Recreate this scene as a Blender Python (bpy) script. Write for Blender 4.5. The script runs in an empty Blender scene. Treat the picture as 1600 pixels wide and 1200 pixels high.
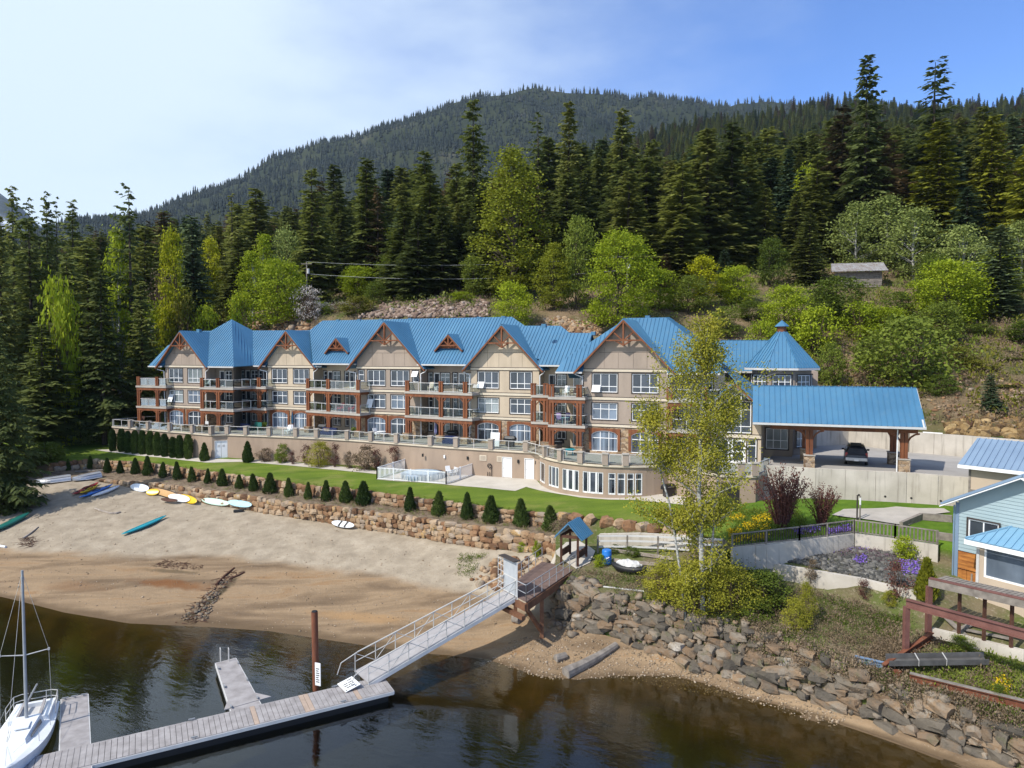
import bpy, math, random
import numpy as np
from mathutils import Vector, Matrix, noise
from mathutils.bvhtree import BVHTree
R = math.radians
rng = random.Random(7)
nrg = np.random.default_rng(11)
scene = bpy.context.scene
COL = scene.collection
# ------------------------------------------------------------------ camera
CAM_H = 20.0
FPX = 1067.0
TH = math.atan(45.0 / FPX)
cam_d = bpy.data.cameras.new('camera')
cam_d.sensor_width = 36.0
cam_d.lens = 36.0 * FPX / 1600.0
cam_d.clip_start = 0.5
cam_d.clip_end = 20000.0
cam = bpy.data.objects.new('camera', cam_d)
COL.objects.link(cam)
cam.location = (0, 0, CAM_H)
cam.rotation_euler = (math.pi / 2 - TH, 0, 0)
scene.camera = cam
# ------------------------------------------------------------------ light
SUN_AZ = math.atan2(-0.796, -0.604)          # from +Y towards +X
SUN_EL = R(47.5)
to_sun = Vector((math.sin(SUN_AZ) * math.cos(SUN_EL), math.cos(SUN_AZ) * math.cos(SUN_EL), math.sin(SUN_EL)))
sun_d = bpy.data.lights.new('sun', 'SUN')
sun_d.energy = 4.6
sun_d.angle = R(0.5)
sun_d.color = (1.0, 0.95, 0.87)
sun = bpy.data.objects.new('sun', sun_d)
COL.objects.link(sun)
sun.rotation_euler = to_sun.to_track_quat('Z', 'Y').to_euler()
world = bpy.data.worlds.new('World')
scene.world = world
world.use_nodes = True
wn, wl = world.node_tree.nodes, world.node_tree.links
wn.clear()
w_out = wn.new('ShaderNodeOutputWorld')
w_bg = wn.new('ShaderNodeBackground')
w_bg.inputs['Strength'].default_value = 0.15
sky = wn.new('ShaderNodeTexSky')
sky.sky_type = 'NISHITA'
sky.sun_disc = False
sky.sun_elevation = SUN_EL
sky.sun_rotation = SUN_AZ % (2 * math.pi)
sky.altitude = 450.0
sky.air_density = 1.0
sky.dust_density = 0.6
sky.ozone_density = 2.2
# thin high cloud: a veil that is thickest in the west (the camera's left) and wispy elsewhere
w_tc = wn.new('ShaderNodeTexCoord')
w_sep = wn.new('ShaderNodeSeparateXYZ')
wl.new(w_tc.outputs['Generated'], w_sep.inputs[0])
w_map = wn.new('ShaderNodeMapping')
w_map.inputs['Scale'].default_value = (1.3, 1.3, 3.2)
wl.new(w_tc.outputs['Generated'], w_map.inputs[0])
w_ns = wn.new('ShaderNodeTexNoise')
w_ns.inputs['Scale'].default_value = 1.9
w_ns.inputs['Detail'].default_value = 7
w_ns.inputs['Roughness'].default_value = 0.52
wl.new(w_map.outputs[0], w_ns.inputs['Vector'])
w_m1 = wn.new('ShaderNodeMath'); w_m1.operation = 'MULTIPLY_ADD'
wl.new(w_sep.outputs['X'], w_m1.inputs[0]); w_m1.inputs[1].default_value = -1.05; w_m1.inputs[2].default_value = 0.12
w_m2 = wn.new('ShaderNodeMath'); w_m2.operation = 'MULTIPLY_ADD'
wl.new(w_ns.outputs['Fac'], w_m2.inputs[0]); w_m2.inputs[1].default_value = 1.1
wl.new(w_m1.outputs[0], w_m2.inputs[2])
w_rp = wn.new('ShaderNodeMapRange'); w_rp.interpolation_type = 'SMOOTHSTEP'
w_rp.inputs['From Min'].default_value = 0.30
w_rp.inputs['From Max'].default_value = 1.15
w_rp.inputs['To Max'].default_value = 0.88
wl.new(w_m2.outputs[0], w_rp.inputs['Value'])
w_mix = wn.new('ShaderNodeMix'); w_mix.data_type = 'RGBA'
wl.new(w_rp.outputs[0], w_mix.inputs[0])
w_tint = wn.new('ShaderNodeMix'); w_tint.data_type = 'RGBA'; w_tint.blend_type = 'MULTIPLY'
w_tint.inputs[0].default_value = 1.0
w_tint.inputs[7].default_value = (0.74, 0.99, 1.42, 1)
wl.new(sky.outputs[0], w_tint.inputs[6])
wl.new(w_tint.outputs[2], w_mix.inputs[6])
w_mix.inputs[7].default_value = (5.4, 6.3, 7.1, 1)
wl.new(w_mix.outputs[2], w_bg.inputs['Color'])
wl.new(w_bg.outputs[0], w_out.inputs['Surface'])
vs = scene.view_settings
vs.view_transform = 'Standard'
vs.look = 'None'
vs.gamma = 1.0
vs.exposure = 0.14
vs.use_curve_mapping = False
scene.cycles.max_bounces = 6
scene.cycles.transparent_max_bounces = 12
scene.cycles.use_denoising = True
# ------------------------------------------------------------------ photo geometry -> world
_ct, _st = math.cos(TH), math.sin(TH)
def ray(u, v):
 a, b = (u - 800.0) / FPX, (600.0 - v) / FPX
 return Vector((a, _ct + b * _st, -_st + b * _ct))
CAM = Vector((0, 0, CAM_H))
def at(u, v, z):
 d = ray(u, v)
 return CAM + d * ((z - CAM_H) / d.z)
def atY(u, v, y):
 d = ray(u, v)
 return CAM + d * (y / d.y)
def colY(u, y, z):
 """the point of image column u at depth y and height z"""
 fw = y * _ct - (z - CAM_H) * _st
 return Vector(((u - 800.0) / FPX * fw, y, z))
def px(p):
 d = Vector(p) - CAM
 fw = d.y * _ct - d.z * _st
 up = d.y * _st + d.z * _ct
 return 800 + FPX * d.x / fw, 600 - FPX * up / fw
def plane_hit(u, v, p0, n):
 d = ray(u, v)
 return CAM + d * ((Vector(p0) - CAM).dot(n) / d.dot(n))
# ------------------------------------------------------------------ materials
def srgb(r, g, b):
 f = lambda c: (c / 255 / 12.92) if c <= 10 else ((c / 255 + 0.055) / 1.055) ** 2.4
 return (f(r), f(g), f(b))
MATS = {}
class NT:
 def __init__(s, name, rough=0.8, spec=0.3, metal=0.0):
  s.m = bpy.data.materials.new(name); s.m.use_nodes = True
  s.n, s.l = s.m.node_tree.nodes, s.m.node_tree.links
  s.b = s.n['Principled BSDF']
  s.b.inputs['Roughness'].default_value = rough
  s.b.inputs['Specular IOR Level'].default_value = spec
  s.b.inputs['Metallic'].default_value = metal
  MATS[name] = s.m
 def node(s, t, **kw):
  n = s.n.new('ShaderNode' + t)
  for k, v in kw.items(): setattr(n, k, v)
  return n
 def link(s, a, b): s.l.new(a, b)
 def pos(s):
  return s.node('NewGeometry').outputs['Position']
 def obj(s):
  return s.node('TexCoord').outputs['Object']
 def mapping(s, vec, scale=(1, 1, 1), rot=(0, 0, 0), loc=(0, 0, 0)):
  n = s.node('Mapping')
  n.inputs['Scale'].default_value = scale; n.inputs['Rotation'].default_value = rot; n.inputs['Location'].default_value = loc
  s.link(vec, n.inputs[0]); return n.outputs[0]
 def noise(s, vec, scale, detail=5, rough=0.55, dist=0.0):
  n = s.node('TexNoise')
  n.inputs['Scale'].default_value = scale; n.inputs['Detail'].default_value = detail
  n.inputs['Roughness'].default_value = rough; n.inputs['Distortion'].default_value = dist
  s.link(vec, n.inputs['Vector']); return n.outputs['Fac']
 def voro(s, vec, scale, feature='F1', rand=1.0):
  n = s.node('TexVoronoi', feature=feature)
  n.inputs['Scale'].default_value = scale; n.inputs['Randomness'].default_value = rand
  s.link(vec, n.inputs['Vector']); return n
 def ramp(s, fac, stops, interp='LINEAR'):
  n = s.node('ValToRGB'); cr = n.color_ramp; cr.interpolation = interp
  while len(cr.elements) < len(stops): cr.elements.new(0.5)
  for e, (p, c) in zip(cr.elements, stops):
   e.position = p; e.color = (*c, 1) if len(c) == 3 else c
  s.link(fac, n.inputs[0]); return n.outputs[0]
 def rng(s, val, a, b, c=0.0, d=1.0):
  n = s.node('MapRange', interpolation_type='SMOOTHSTEP')
  for i, x in enumerate((a, b, c, d)): n.inputs[1 + i].default_value = x
  s.link(val, n.inputs[0]); return n.outputs[0]
 def mix(s, fac, a, b, mode='MIX'):
  n = s.node('Mix', data_type='RGBA', blend_type=mode)
  for sock, x in ((n.inputs[0], fac), (n.inputs[6], a), (n.inputs[7], b)):
   if isinstance(x, (int, float)): sock.default_value = x
   elif isinstance(x, tuple): sock.default_value = (*x[:3], 1)
   else: s.link(x, sock)
  return n.outputs[2]
 def math(s, op, a, b=0.0, c=0.0):
  n = s.node('Math', operation=op)
  for i, x in enumerate((a, b, c)):
   if isinstance(x, (int, float)): n.inputs[i].default_value = x
   else: s.link(x, n.inputs[i])
  return n.outputs[0]
 def sep(s, vec):
  n = s.node('SeparateXYZ'); s.link(vec, n.inputs[0]); return n.outputs
 def rand(s):
  return s.node('ObjectInfo').outputs['Random']
 def base(s, c):
  if isinstance(c, tuple): s.b.inputs['Base Color'].default_value = (*c, 1)
  else: s.link(c, s.b.inputs['Base Color'])
 def bump(s, h, strength=0.4, dist=0.05):
  n = s.node('Bump'); n.inputs['Strength'].default_value = strength; n.inputs['Distance'].default_value = dist
  s.link(h, n.inputs['Height']); s.link(n.outputs[0], s.b.inputs['Normal'])
def plain(name, c1, c2=None, rough=0.7, spec=0.3, metal=0.0, scale=1.2, bump=0.15, bscale=14.0, bd=0.02, streak=None, var=0.0):
 """painted or natural surface: two tones broken up by noise, fine relief"""
 t = NT(name, rough, spec, metal)
 c2 = c2 or tuple(x * 0.82 for x in c1)
 p = t.obj() if var else t.pos()
 v = t.mapping(p, streak) if streak else p
 f = t.noise(v, scale, 6)
 col = t.ramp(f, [(0.32, c2), (0.66, c1)])
 if var:
  col = t.mix(t.math('MULTIPLY', t.rand(), var), col, tuple(x * 0.35 for x in c1))
 t.base(col)
 if bump: t.bump(t.noise(v, bscale, 4), bump, bd)
 return t.m
BLUE = (0.054, 0.165, 0.280)
def roof_mat():
 t = NT('roof_blue', 0.42, 0.45); p = t.pos()
 c = t.ramp(t.noise(p, 0.22, 6, 0.6), [(0.3, (0.042, 0.135, 0.235)), (0.55, BLUE), (0.75, (0.070, 0.188, 0.295))])
 c = t.mix(t.rng(t.noise(t.mapping(p, (2.2, 2.2, 0.35)), 1.0, 5), 0.5, 0.75, 0, 0.4), c, (0.095, 0.18, 0.25))
 c = t.mix(t.rng(t.noise(p, 2.6, 5, 0.7), 0.6, 0.75, 0, 0.35), c, (0.035, 0.11, 0.19))
 t.base(c); t.bump(t.noise(p, 0.9, 4), 0.12, 0.06)
roof_mat()
plain('roof_slate_blue', (0.19, 0.265, 0.36), (0.155, 0.22, 0.31), rough=0.5, spec=0.4, scale=0.5, bump=0.05)
plain('roof_sky_blue', (0.19, 0.34, 0.47), (0.15, 0.30, 0.43), rough=0.5, spec=0.4, scale=0.5, bump=0.05)
plain('stucco_tan', (0.53, 0.435, 0.32), (0.43, 0.35, 0.258), rough=0.9, spec=0.15, scale=0.9, streak=(1, 1, .3), bump=0.2, bscale=9)
plain('stucco_taupe', (0.37, 0.297, 0.238), (0.295, 0.238, 0.19), rough=0.9, spec=0.15, scale=0.9, streak=(1, 1, .3), bump=0.2, bscale=9)
plain('stucco_beige', (0.385, 0.288, 0.212), (0.30, 0.225, 0.168), rough=0.9, spec=0.15, scale=0.7, streak=(1, 1, .3), bump=0.2, bscale=9)
plain('cream_trim', (0.60, 0.52, 0.40), (0.54, 0.46, 0.35), rough=0.8, scale=0.7)
plain('dark_trim', (0.055, 0.045, 0.04), rough=0.7)
plain('timber', (0.225, 0.080, 0.032), (0.125, 0.042, 0.018), rough=0.6, scale=2.2, bump=0.25, streak=(1, 1, 0.25))
plain('slab_concrete', (0.42, 0.38, 0.33), (0.34, 0.31, 0.27), rough=0.9, scale=0.9)
plain('white_paint', (0.80, 0.80, 0.79), (0.74, 0.74, 0.73), rough=0.5, scale=1.0, bump=0.03)
plain('rail_grey', (0.56, 0.55, 0.53), (0.48, 0.47, 0.45), rough=0.5, scale=1.5, bump=0.03)
plain('aluminium', (0.52, 0.52, 0.52), (0.42, 0.42, 0.43), rough=0.38, metal=0.55, scale=2.0, bump=0.05)
plain('deck_grey', (0.36, 0.335, 0.325), (0.24, 0.22, 0.212), rough=0.8, scale=1.6, bump=0.3)
plain('soffit', (0.30, 0.24, 0.18), rough=0.8)
plain('interior_dark', (0.035, 0.032, 0.03), rough=0.9)  # near-black paint for the shade inside openings
plain('black_plastic', (0.012, 0.012, 0.013), rough=0.5, spec=0.4)
plain('rust_steel', (0.20, 0.072, 0.036), (0.115, 0.040, 0.021), rough=0.75, scale=3.0, bump=0.3, streak=(1, 1, 0.4))
plain('primer_red', (0.175, 0.078, 0.062), (0.12, 0.05, 0.04), rough=0.7, scale=1.6, bump=0.2)
plain('grey_wood', (0.27, 0.235, 0.20), (0.15, 0.13, 0.11), rough=0.9, scale=2.5, bump=0.5, bscale=20)
plain('driftwood', (0.40, 0.34, 0.28), (0.22, 0.185, 0.155), rough=0.9, scale=2.0, bump=0.5, bscale=16)
plain('bark', (0.10, 0.075, 0.055), (0.05, 0.036, 0.026), rough=0.95, scale=3, bump=0.6, var=0.3)
plain('brown_timber', (0.10, 0.045, 0.028), (0.06, 0.026, 0.016), rough=0.8, scale=2.0, bump=0.3)
plain('orange_cedar', (0.46, 0.19, 0.045), (0.24, 0.085, 0.022), rough=0.7, scale=2.0, bump=0.3, streak=(0.5, 0.5, 2.4))
plain('siding_blue', (0.31, 0.395, 0.42), (0.265, 0.35, 0.375), rough=0.7, scale=0.6, bump=0.08)
plain('shed_beige', (0.50, 0.40, 0.30), (0.45, 0.36, 0.27), rough=0.8, scale=0.5)
plain('asphalt_concrete', (0.37, 0.345, 0.315), (0.29, 0.27, 0.245), rough=0.95, scale=0.35, bump=0.25, bscale=20)
plain('path_concrete', (0.50, 0.455, 0.39), (0.42, 0.38, 0.32), rough=0.95, scale=0.6, bump=0.2, bscale=18)
def glass_mat(name, c, c2, rough=0.04):
 t = NT(name, rough, 0.9)
 g = t.noise(t.mapping(t.pos(), (0.9, 0.9, 0.5)), 0.9, 3)
 k = t.node('NewGeometry').outputs['Random Per Island']
 t.base(t.ramp(t.math('MULTIPLY_ADD', k, 0.5, t.math('MULTIPLY', g, 0.6)), [(0.3, c), (0.62, c2), (0.8, tuple(x * 1.6 for x in c2))]))  # uneven reflections put into the colour, pane by pane
glass_mat('glass_dark', (0.012, 0.016, 0.022), (0.05, 0.06, 0.075))
glass_mat('glass_blind', (0.11, 0.135, 0.14), (0.20, 0.225, 0.225), 0.12)
glass_mat('glass_sky', (0.045, 0.06, 0.085), (0.13, 0.16, 0.20), 0.06)  # bluish tone puts a sky reflection into the colour
def clear_glass(name, tint, refl=0.12):
 t = NT(name, 0.03, 0.5)
 tr = t.node('BsdfTransparent'); tr.inputs[0].default_value = (*tint, 1)
 gl = t.node('BsdfGlossy'); gl.inputs['Roughness'].default_value = 0.03
 mx = t.node('MixShader')
 lw = t.node('LayerWeight'); lw.inputs[0].default_value = 0.25
 t.link(t.math('MULTIPLY_ADD', lw.outputs['Fresnel'], 0.45, refl * 0.15), mx.inputs[0])
 t.link(tr.outputs[0], mx.inputs[1]); t.link(gl.outputs[0], mx.inputs[2])
 t.link(mx.outputs[0], t.n['Material Output'].inputs[0])
clear_glass('rail_glass', (0.80, 0.85, 0.84))
def stone_veneer():
 t = NT('stone_veneer', 0.9, 0.2)
 p = t.mapping(t.pos(), (1, 1, 1.7))
 vo = t.voro(p, 2.6)
 ed = t.voro(p, 2.6, 'DISTANCE_TO_EDGE')
 c = t.ramp(t.sep(vo.outputs['Color'])[0], [(0.0, (0.16, 0.10, 0.06)), (0.35, (0.36, 0.25, 0.15)), (0.65, (0.44, 0.33, 0.22)), (1.0, (0.25, 0.20, 0.16))])
 t.base(t.mix(t.rng(ed.outputs['Distance'], 0.0, 0.05), (0.10, 0.085, 0.07), c))
 t.bump(ed.outputs['Distance'], 0.8, 0.06)
stone_veneer()
def concrete():
 t = NT('old_concrete', 0.92, 0.2)
 p = t.pos()
 big = t.noise(p, 0.5, 6)
 st = t.noise(t.mapping(p, (3.0, 3.0, 0.22)), 1.1, 5)
 c = t.ramp(big, [(0.3, (0.40, 0.36, 0.30)), (0.7, (0.56, 0.51, 0.44))])
 c = t.mix(t.rng(st, 0.52, 0.75, 0, 0.55), c, (0.17, 0.145, 0.12))
 t.base(c); t.bump(t.noise(p, 12, 5), 0.25, 0.02)
concrete()
def rock(name, cols, scale=0.8, var=0.0):
 t = NT(name, 0.92, 0.2)
 p = t.pos()
 a = t.noise(p, scale, 7, 0.62)
 r = t.math('FRACT', t.math('ADD', t.rand(), t.node('NewGeometry').outputs['Random Per Island']))
 c = t.ramp(t.math('MULTIPLY_ADD', r, 0.9, t.math('MULTIPLY', t.math('SUBTRACT', a, 0.5), 0.9)), cols)
 c = t.mix(t.rng(t.noise(p, 2.7, 5), 0.56, 0.72, 0, 0.6), c, (0.10, 0.085, 0.065))
 c = t.mix(t.rng(t.noise(p, 1.1, 6, 0.6), 0.58, 0.7, 0, 0.55), c, (0.09, 0.095, 0.045))
 t.base(c); t.bump(t.noise(p, 4.0, 8, 0.65), 0.7, 0.12)
rock('wall_stone', [(0.0, (0.12, 0.065, 0.036)), (0.22, (0.23, 0.125, 0.065)), (0.45, (0.32, 0.21, 0.12)), (0.66, (0.38, 0.28, 0.185)), (0.82, (0.27, 0.215, 0.165)), (0.93, (0.40, 0.25, 0.10)), (1.0, (0.46, 0.38, 0.29))])
rock('bank_stone', [(0.0, (0.075, 0.065, 0.052)), (0.3, (0.145, 0.122, 0.094)), (0.5, (0.185, 0.122, 0.073)), (0.68, (0.215, 0.182, 0.142)), (0.84, (0.235, 0.155, 0.09)), (0.93, (0.27, 0.235, 0.19)), (1.0, (0.38, 0.34, 0.29))])
rock('shingle_stone', [(0.0, (0.16, 0.12, 0.08)), (0.4, (0.28, 0.205, 0.13)), (0.75, (0.37, 0.28, 0.19)), (1.0, (0.46, 0.40, 0.33))], 1.5)
rock('river_stone', [(0.0, (0.05, 0.05, 0.046)), (0.5, (0.105, 0.10, 0.092)), (1.0, (0.21, 0.20, 0.18))], 1.5)
rock('gold_rock', [(0.0, (0.09, 0.055, 0.028)), (0.5, (0.24, 0.155, 0.066)), (1.0, (0.40, 0.285, 0.14))], 1.0)
def ground_mats():
 # beach: dry sand above, wet and iron-stained below, streaks along the waterline
 t = NT('sand', 0.95, 0.15)
 p = t.pos(); xyz = t.sep(p)
 wob = t.noise(p, 0.16, 4)
 flow = t.noise(t.mapping(p, (0.10, 0.55, 1.0), (0, 0, R(-20))), 0.9, 6, 0.6, 0.6)
 zz = t.math('ADD', xyz[2], t.math('MULTIPLY', t.math('SUBTRACT', wob, 0.5), 0.55))
 dry = t.ramp(t.noise(p, 0.7, 7), [(0.3, (0.255, 0.208, 0.150)), (0.5, (0.33, 0.272, 0.198)), (0.7, (0.40, 0.335, 0.25))])
 wet = t.ramp(flow, [(0.26, (0.105, 0.072, 0.045)), (0.42, (0.19, 0.130, 0.078)), (0.56, (0.285, 0.20, 0.12)), (0.68, (0.25, 0.15, 0.075)), (0.78, (0.27, 0.135, 0.05))])
 c = t.mix(t.rng(zz, 1.35, 1.62), wet, dry)
 sp = t.noise(p, 5.0, 4, 0.7)
 c = t.mix(t.rng(sp, 0.54, 0.72, 0, 0.6), c, (0.17, 0.135, 0.10))
 c = t.mix(t.rng(t.noise(p, 9.0, 3, 0.6), 0.62, 0.78, 0, 0.5), c, (0.55, 0.48, 0.38))
 # iron-red seep above the waterline and the gully's silt: stains with outlines of their own
 def blot(cx, cy, ax, ay, ang, nz):
  q = t.mapping(p, (1, 1, 1), (0, 0, 0), (-cx, -cy, 0))
  q = t.mapping(q, (1, 1, 0), (0, 0, ang))
  q = t.mapping(q, (1 / ax, 1 / ay, 0))
  n = t.node('VectorMath', operation='LENGTH'); t.link(q, n.inputs[0])
  return t.math('ADD', n.outputs['Value'], t.math('MULTIPLY', t.math('SUBTRACT', t.noise(p, nz, 5), 0.5), 1.5))
 for (u, v, z, ax, ay, ang, col, amt) in ((272, 904, 1.25, 4.2, 0.75, 12, (0.175, 0.072, 0.025), 0.8), (120, 905, 1.2, 3.2, 1.0, 12, (0.20, 0.11, 0.055), 0.5), (560, 955, 0.9, 5.0, 0.7, 14, (0.36, 0.21, 0.09), 0.5),
                                             (270, 882, 1.7, 3.0, 0.35, 10, (0.085, 0.062, 0.035), 0.7), (690, 835, 3.0, 3.0, 0.9, 14, (0.22, 0.15, 0.09), 0.5)):
  q = at(u, v, z)
  c = t.mix(t.rng(blot(q.x, q.y, ax, ay, R(ang), 0.9), 1.25, 0.35, 0, amt), c, col)
 qa, qb = at(286, 972, .15), at(374, 891, 1.5); qm = (qa + qb) / 2
 c = t.mix(t.rng(blot(qm.x, qm.y, (qb - qa).length * .5, .5, -math.atan2(qb.y - qa.y, qb.x - qa.x), 1.6), 1.3, 0.5, 0, 0.9), c, (0.055, 0.042, 0.024))
 c = t.mix(t.rng(t.math('ADD', xyz[2], t.math('MULTIPLY', wob, 0.10)), 0.24, 0.08, 0, 0.85), c, (0.115, 0.078, 0.045))
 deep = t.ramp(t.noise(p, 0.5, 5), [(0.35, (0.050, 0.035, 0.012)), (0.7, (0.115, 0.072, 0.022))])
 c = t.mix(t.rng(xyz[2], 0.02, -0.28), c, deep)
 c = t.mix(t.rng(xyz[2], -0.35, -1.5), c, (0.020, 0.022, 0.012))  # bed darkened with depth: light lost in the water, put into the colour
 t.base(c)
 h = t.math('ADD', t.noise(p, 2.6, 8, 0.75), t.math('MULTIPLY', t.noise(p, 11, 4), 0.35))
 t.bump(h, 0.6, 0.12)
 # lawn
 t = NT('lawn_grass', 0.9, 0.15)
 p = t.pos()
 a = t.noise(t.mapping(p, (0.25, 1.0, 1), (0, 0, R(-24))), 0.6, 6, 0.6)
 c = t.ramp(a, [(0.30, (0.072, 0.115, 0.012)), (0.52, (0.112, 0.162, 0.018)), (0.74, (0.170, 0.215, 0.028))])
 c = t.mix(t.rng(t.noise(p, 7.0, 4), 0.5, 0.7, 0, 0.5), c, (0.055, 0.11, 0.010))
 c = t.mix(t.rng(t.noise(p, 0.22, 6, 0.62), 0.5, 0.7, 0, 0.65), c, (0.20, 0.20, 0.055))
 t.base(c); t.bump(t.noise(p, 22, 4), 0.7, 0.06)
 # tier soil
 t = NT('bark_mulch', 0.95, 0.1)
 p = t.pos()
 c = t.ramp(t.noise(p, 1.6, 7), [(0.3, (0.10, 0.075, 0.05)), (0.6, (0.22, 0.165, 0.115)), (0.75, (0.13, 0.15, 0.05))])
 t.base(c); t.bump(t.noise(p, 9, 6), 0.7, 0.08)
 # rough garden: dry grass, weeds and bare soil
 t = NT('rough_ground', 0.95, 0.1)
 p = t.pos(); xyz = t.sep(p)
 a = t.noise(p, 0.33, 6, 0.6)
 c = t.ramp(a, [(0.30, (0.19, 0.145, 0.095)), (0.45, (0.15, 0.125, 0.07)), (0.56, (0.10, 0.115, 0.035)), (0.75, (0.085, 0.125, 0.022))])
 c = t.mix(t.rng(t.noise(p, 4.5, 6, 0.65), 0.52, 0.7, 0, 0.7), c, (0.29, 0.24, 0.17))
 c = t.mix(t.rng(xyz[2], 6.2, 7.0), c, t.ramp(t.noise(p, 1.1, 6), [(0.3, (0.06, 0.12, 0.012)), (0.7, (0.115, 0.19, 0.02))]))
 t.base(c); t.bump(t.noise(p, 7, 7, 0.65), 0.8, 0.12)
 # hillside bank: brown scrub, talus, green flushes
 t = NT('bank_earth', 0.95, 0.1)
 p = t.pos()
 a = t.noise(p, 0.12, 7, 0.62)
 c = t.ramp(a, [(0.28, (0.17, 0.115, 0.075)), (0.44, (0.21, 0.15, 0.09)), (0.54, (0.14, 0.115, 0.055)), (0.64, (0.085, 0.10, 0.028)), (0.8, (0.055, 0.075, 0.02))])
 c = t.mix(t.rng(t.noise(p, 1.3, 7, 0.7), 0.54, 0.68, 0, 0.8), c, (0.27, 0.20, 0.14))
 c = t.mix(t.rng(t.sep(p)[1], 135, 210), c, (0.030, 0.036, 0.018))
 t.base(c); t.bump(t.noise(p, 2.4, 8, 0.7), 0.9, 0.35)
 # far slopes under the trees
 t = NT('forest_floor', 0.95, 0.1)
 p = t.pos()
 a = t.noise(p, 0.006, 8, 0.6)
 c = t.ramp(a, [(0.35, (0.018, 0.026, 0.014)), (0.6, (0.035, 0.042, 0.022)), (0.72, (0.075, 0.072, 0.050))])
 t.base(c)
 t = NT('snow_slope', 0.9, 0.2)
 p = t.pos()
 c = t.ramp(t.noise(p, 0.0035, 9, 0.65), [(0.46, (0.045, 0.055, 0.05)), (0.56, (0.13, 0.14, 0.15)), (0.64, (0.72, 0.74, 0.78))])
 t.base(c)
ground_mats()
def leaf(name, cols, trans=0.22, var=0.35):
 """foliage: tone varies through the plant and from plant to plant"""
 t = NT(name, 0.75, 0.2)
 f = t.noise(t.obj(), 0.55, 4)
 f2 = t.noise(t.obj(), 3.5, 3)
 v = t.math('ADD', t.math('MULTIPLY', f, 0.55), t.math('ADD', t.math('MULTIPLY', f2, 0.45), t.math('MULTIPLY', t.math('SUBTRACT', t.rand(), 0.5), var)))
 n = len(cols)
 c = t.ramp(v, [(0.28 + 0.44 * i / (n - 1), x) for i, x in enumerate(cols)])
 t.base(c)
 if trans:
  tl = t.node('BsdfTranslucent'); t.link(c, tl.inputs[0])
  mx = t.node('MixShader'); mx.inputs[0].default_value = trans
  t.link(t.b.outputs[0], mx.inputs[1]); t.link(tl.outputs[0], mx.inputs[2])
  t.link(mx.outputs[0], t.n['Material Output'].inputs[0])
leaf('needles_dark', [(0.072, 0.094, 0.028), (0.140, 0.166, 0.040), (0.227, 0.231, 0.056)], 0.36)
leaf('needles_olive', [(0.082, 0.107, 0.024), (0.165, 0.187, 0.040), (0.247, 0.263, 0.058)], 0.36)
leaf('needles_gold', [(0.094, 0.113, 0.012), (0.179, 0.186, 0.015), (0.264, 0.260, 0.020)], 0.25)
leaf('needles_red', [(0.063, 0.052, 0.024), (0.128, 0.092, 0.042), (0.189, 0.127, 0.060)], 0.22)
leaf('needles_blue', [(0.044, 0.074, 0.040), (0.088, 0.131, 0.061), (0.149, 0.189, 0.081)], 0.26)
leaf('leaf_lime', [(0.17, 0.225, 0.012), (0.27, 0.33, 0.016), (0.37, 0.42, 0.024)], 0.32, 0.25)
leaf('leaf_yellow', [(0.26, 0.28, 0.010), (0.37, 0.37, 0.012), (0.46, 0.45, 0.018)], 0.3, 0.2)
leaf('leaf_green', [(0.075, 0.110, 0.014), (0.135, 0.175, 0.022), (0.20, 0.24, 0.034)], 0.28)
leaf('leaf_yellowgreen', [(0.15, 0.17, 0.014), (0.25, 0.27, 0.022), (0.34, 0.35, 0.036)], 0.3, 0.2)
leaf('leaf_olive', [(0.085, 0.095, 0.012), (0.15, 0.15, 0.018), (0.22, 0.205, 0.028)], 0.25, 0.2)
leaf('leaf_pale', [(0.141, 0.174, 0.040), (0.221, 0.263, 0.067), (0.312, 0.358, 0.107)], 0.25, 0.2)
leaf('leaf_aspen', [(0.157, 0.168, 0.016), (0.280, 0.269, 0.027), (0.426, 0.381, 0.047)], 0.3, 0.1)
leaf('leaf_cedar', [(0.030, 0.054, 0.012), (0.057, 0.090, 0.018), (0.093, 0.128, 0.027)], 0.1)
leaf('leaf_red', [(0.070, 0.028, 0.024), (0.125, 0.050, 0.038), (0.19, 0.085, 0.06)], 0.2, 0.2)
leaf('leaf_brown', [(0.12, 0.085, 0.05), (0.20, 0.145, 0.09), (0.28, 0.21, 0.14)], 0.15, 0.2)
leaf('blossom_white', [(0.28, 0.24, 0.19), (0.46, 0.41, 0.36), (0.65, 0.60, 0.55)], 0.15, 0.1)
leaf('petal_yellow', [(0.45, 0.30, 0.01), (0.70, 0.48, 0.012), (0.80, 0.60, 0.02)], 0.2, 0.1)
leaf('petal_purple', [(0.14, 0.08, 0.36), (0.24, 0.14, 0.55), (0.34, 0.22, 0.65)], 0.2, 0.1)
leaf('leaf_mauve', [(0.10, 0.07, 0.075), (0.17, 0.115, 0.13), (0.24, 0.17, 0.22)], 0.15, 0.1)
leaf('forest_far', [(0.012, 0.020, 0.012), (0.026, 0.038, 0.018), (0.046, 0.058, 0.024)], 0.0, 0.0)
plain('aspen_bark', (0.50, 0.49, 0.45), (0.16, 0.15, 0.13), rough=0.85, scale=5.0, bump=0.3, streak=(1, 1, 2.5))
plain('twig', (0.13, 0.085, 0.06), rough=0.9)
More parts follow.
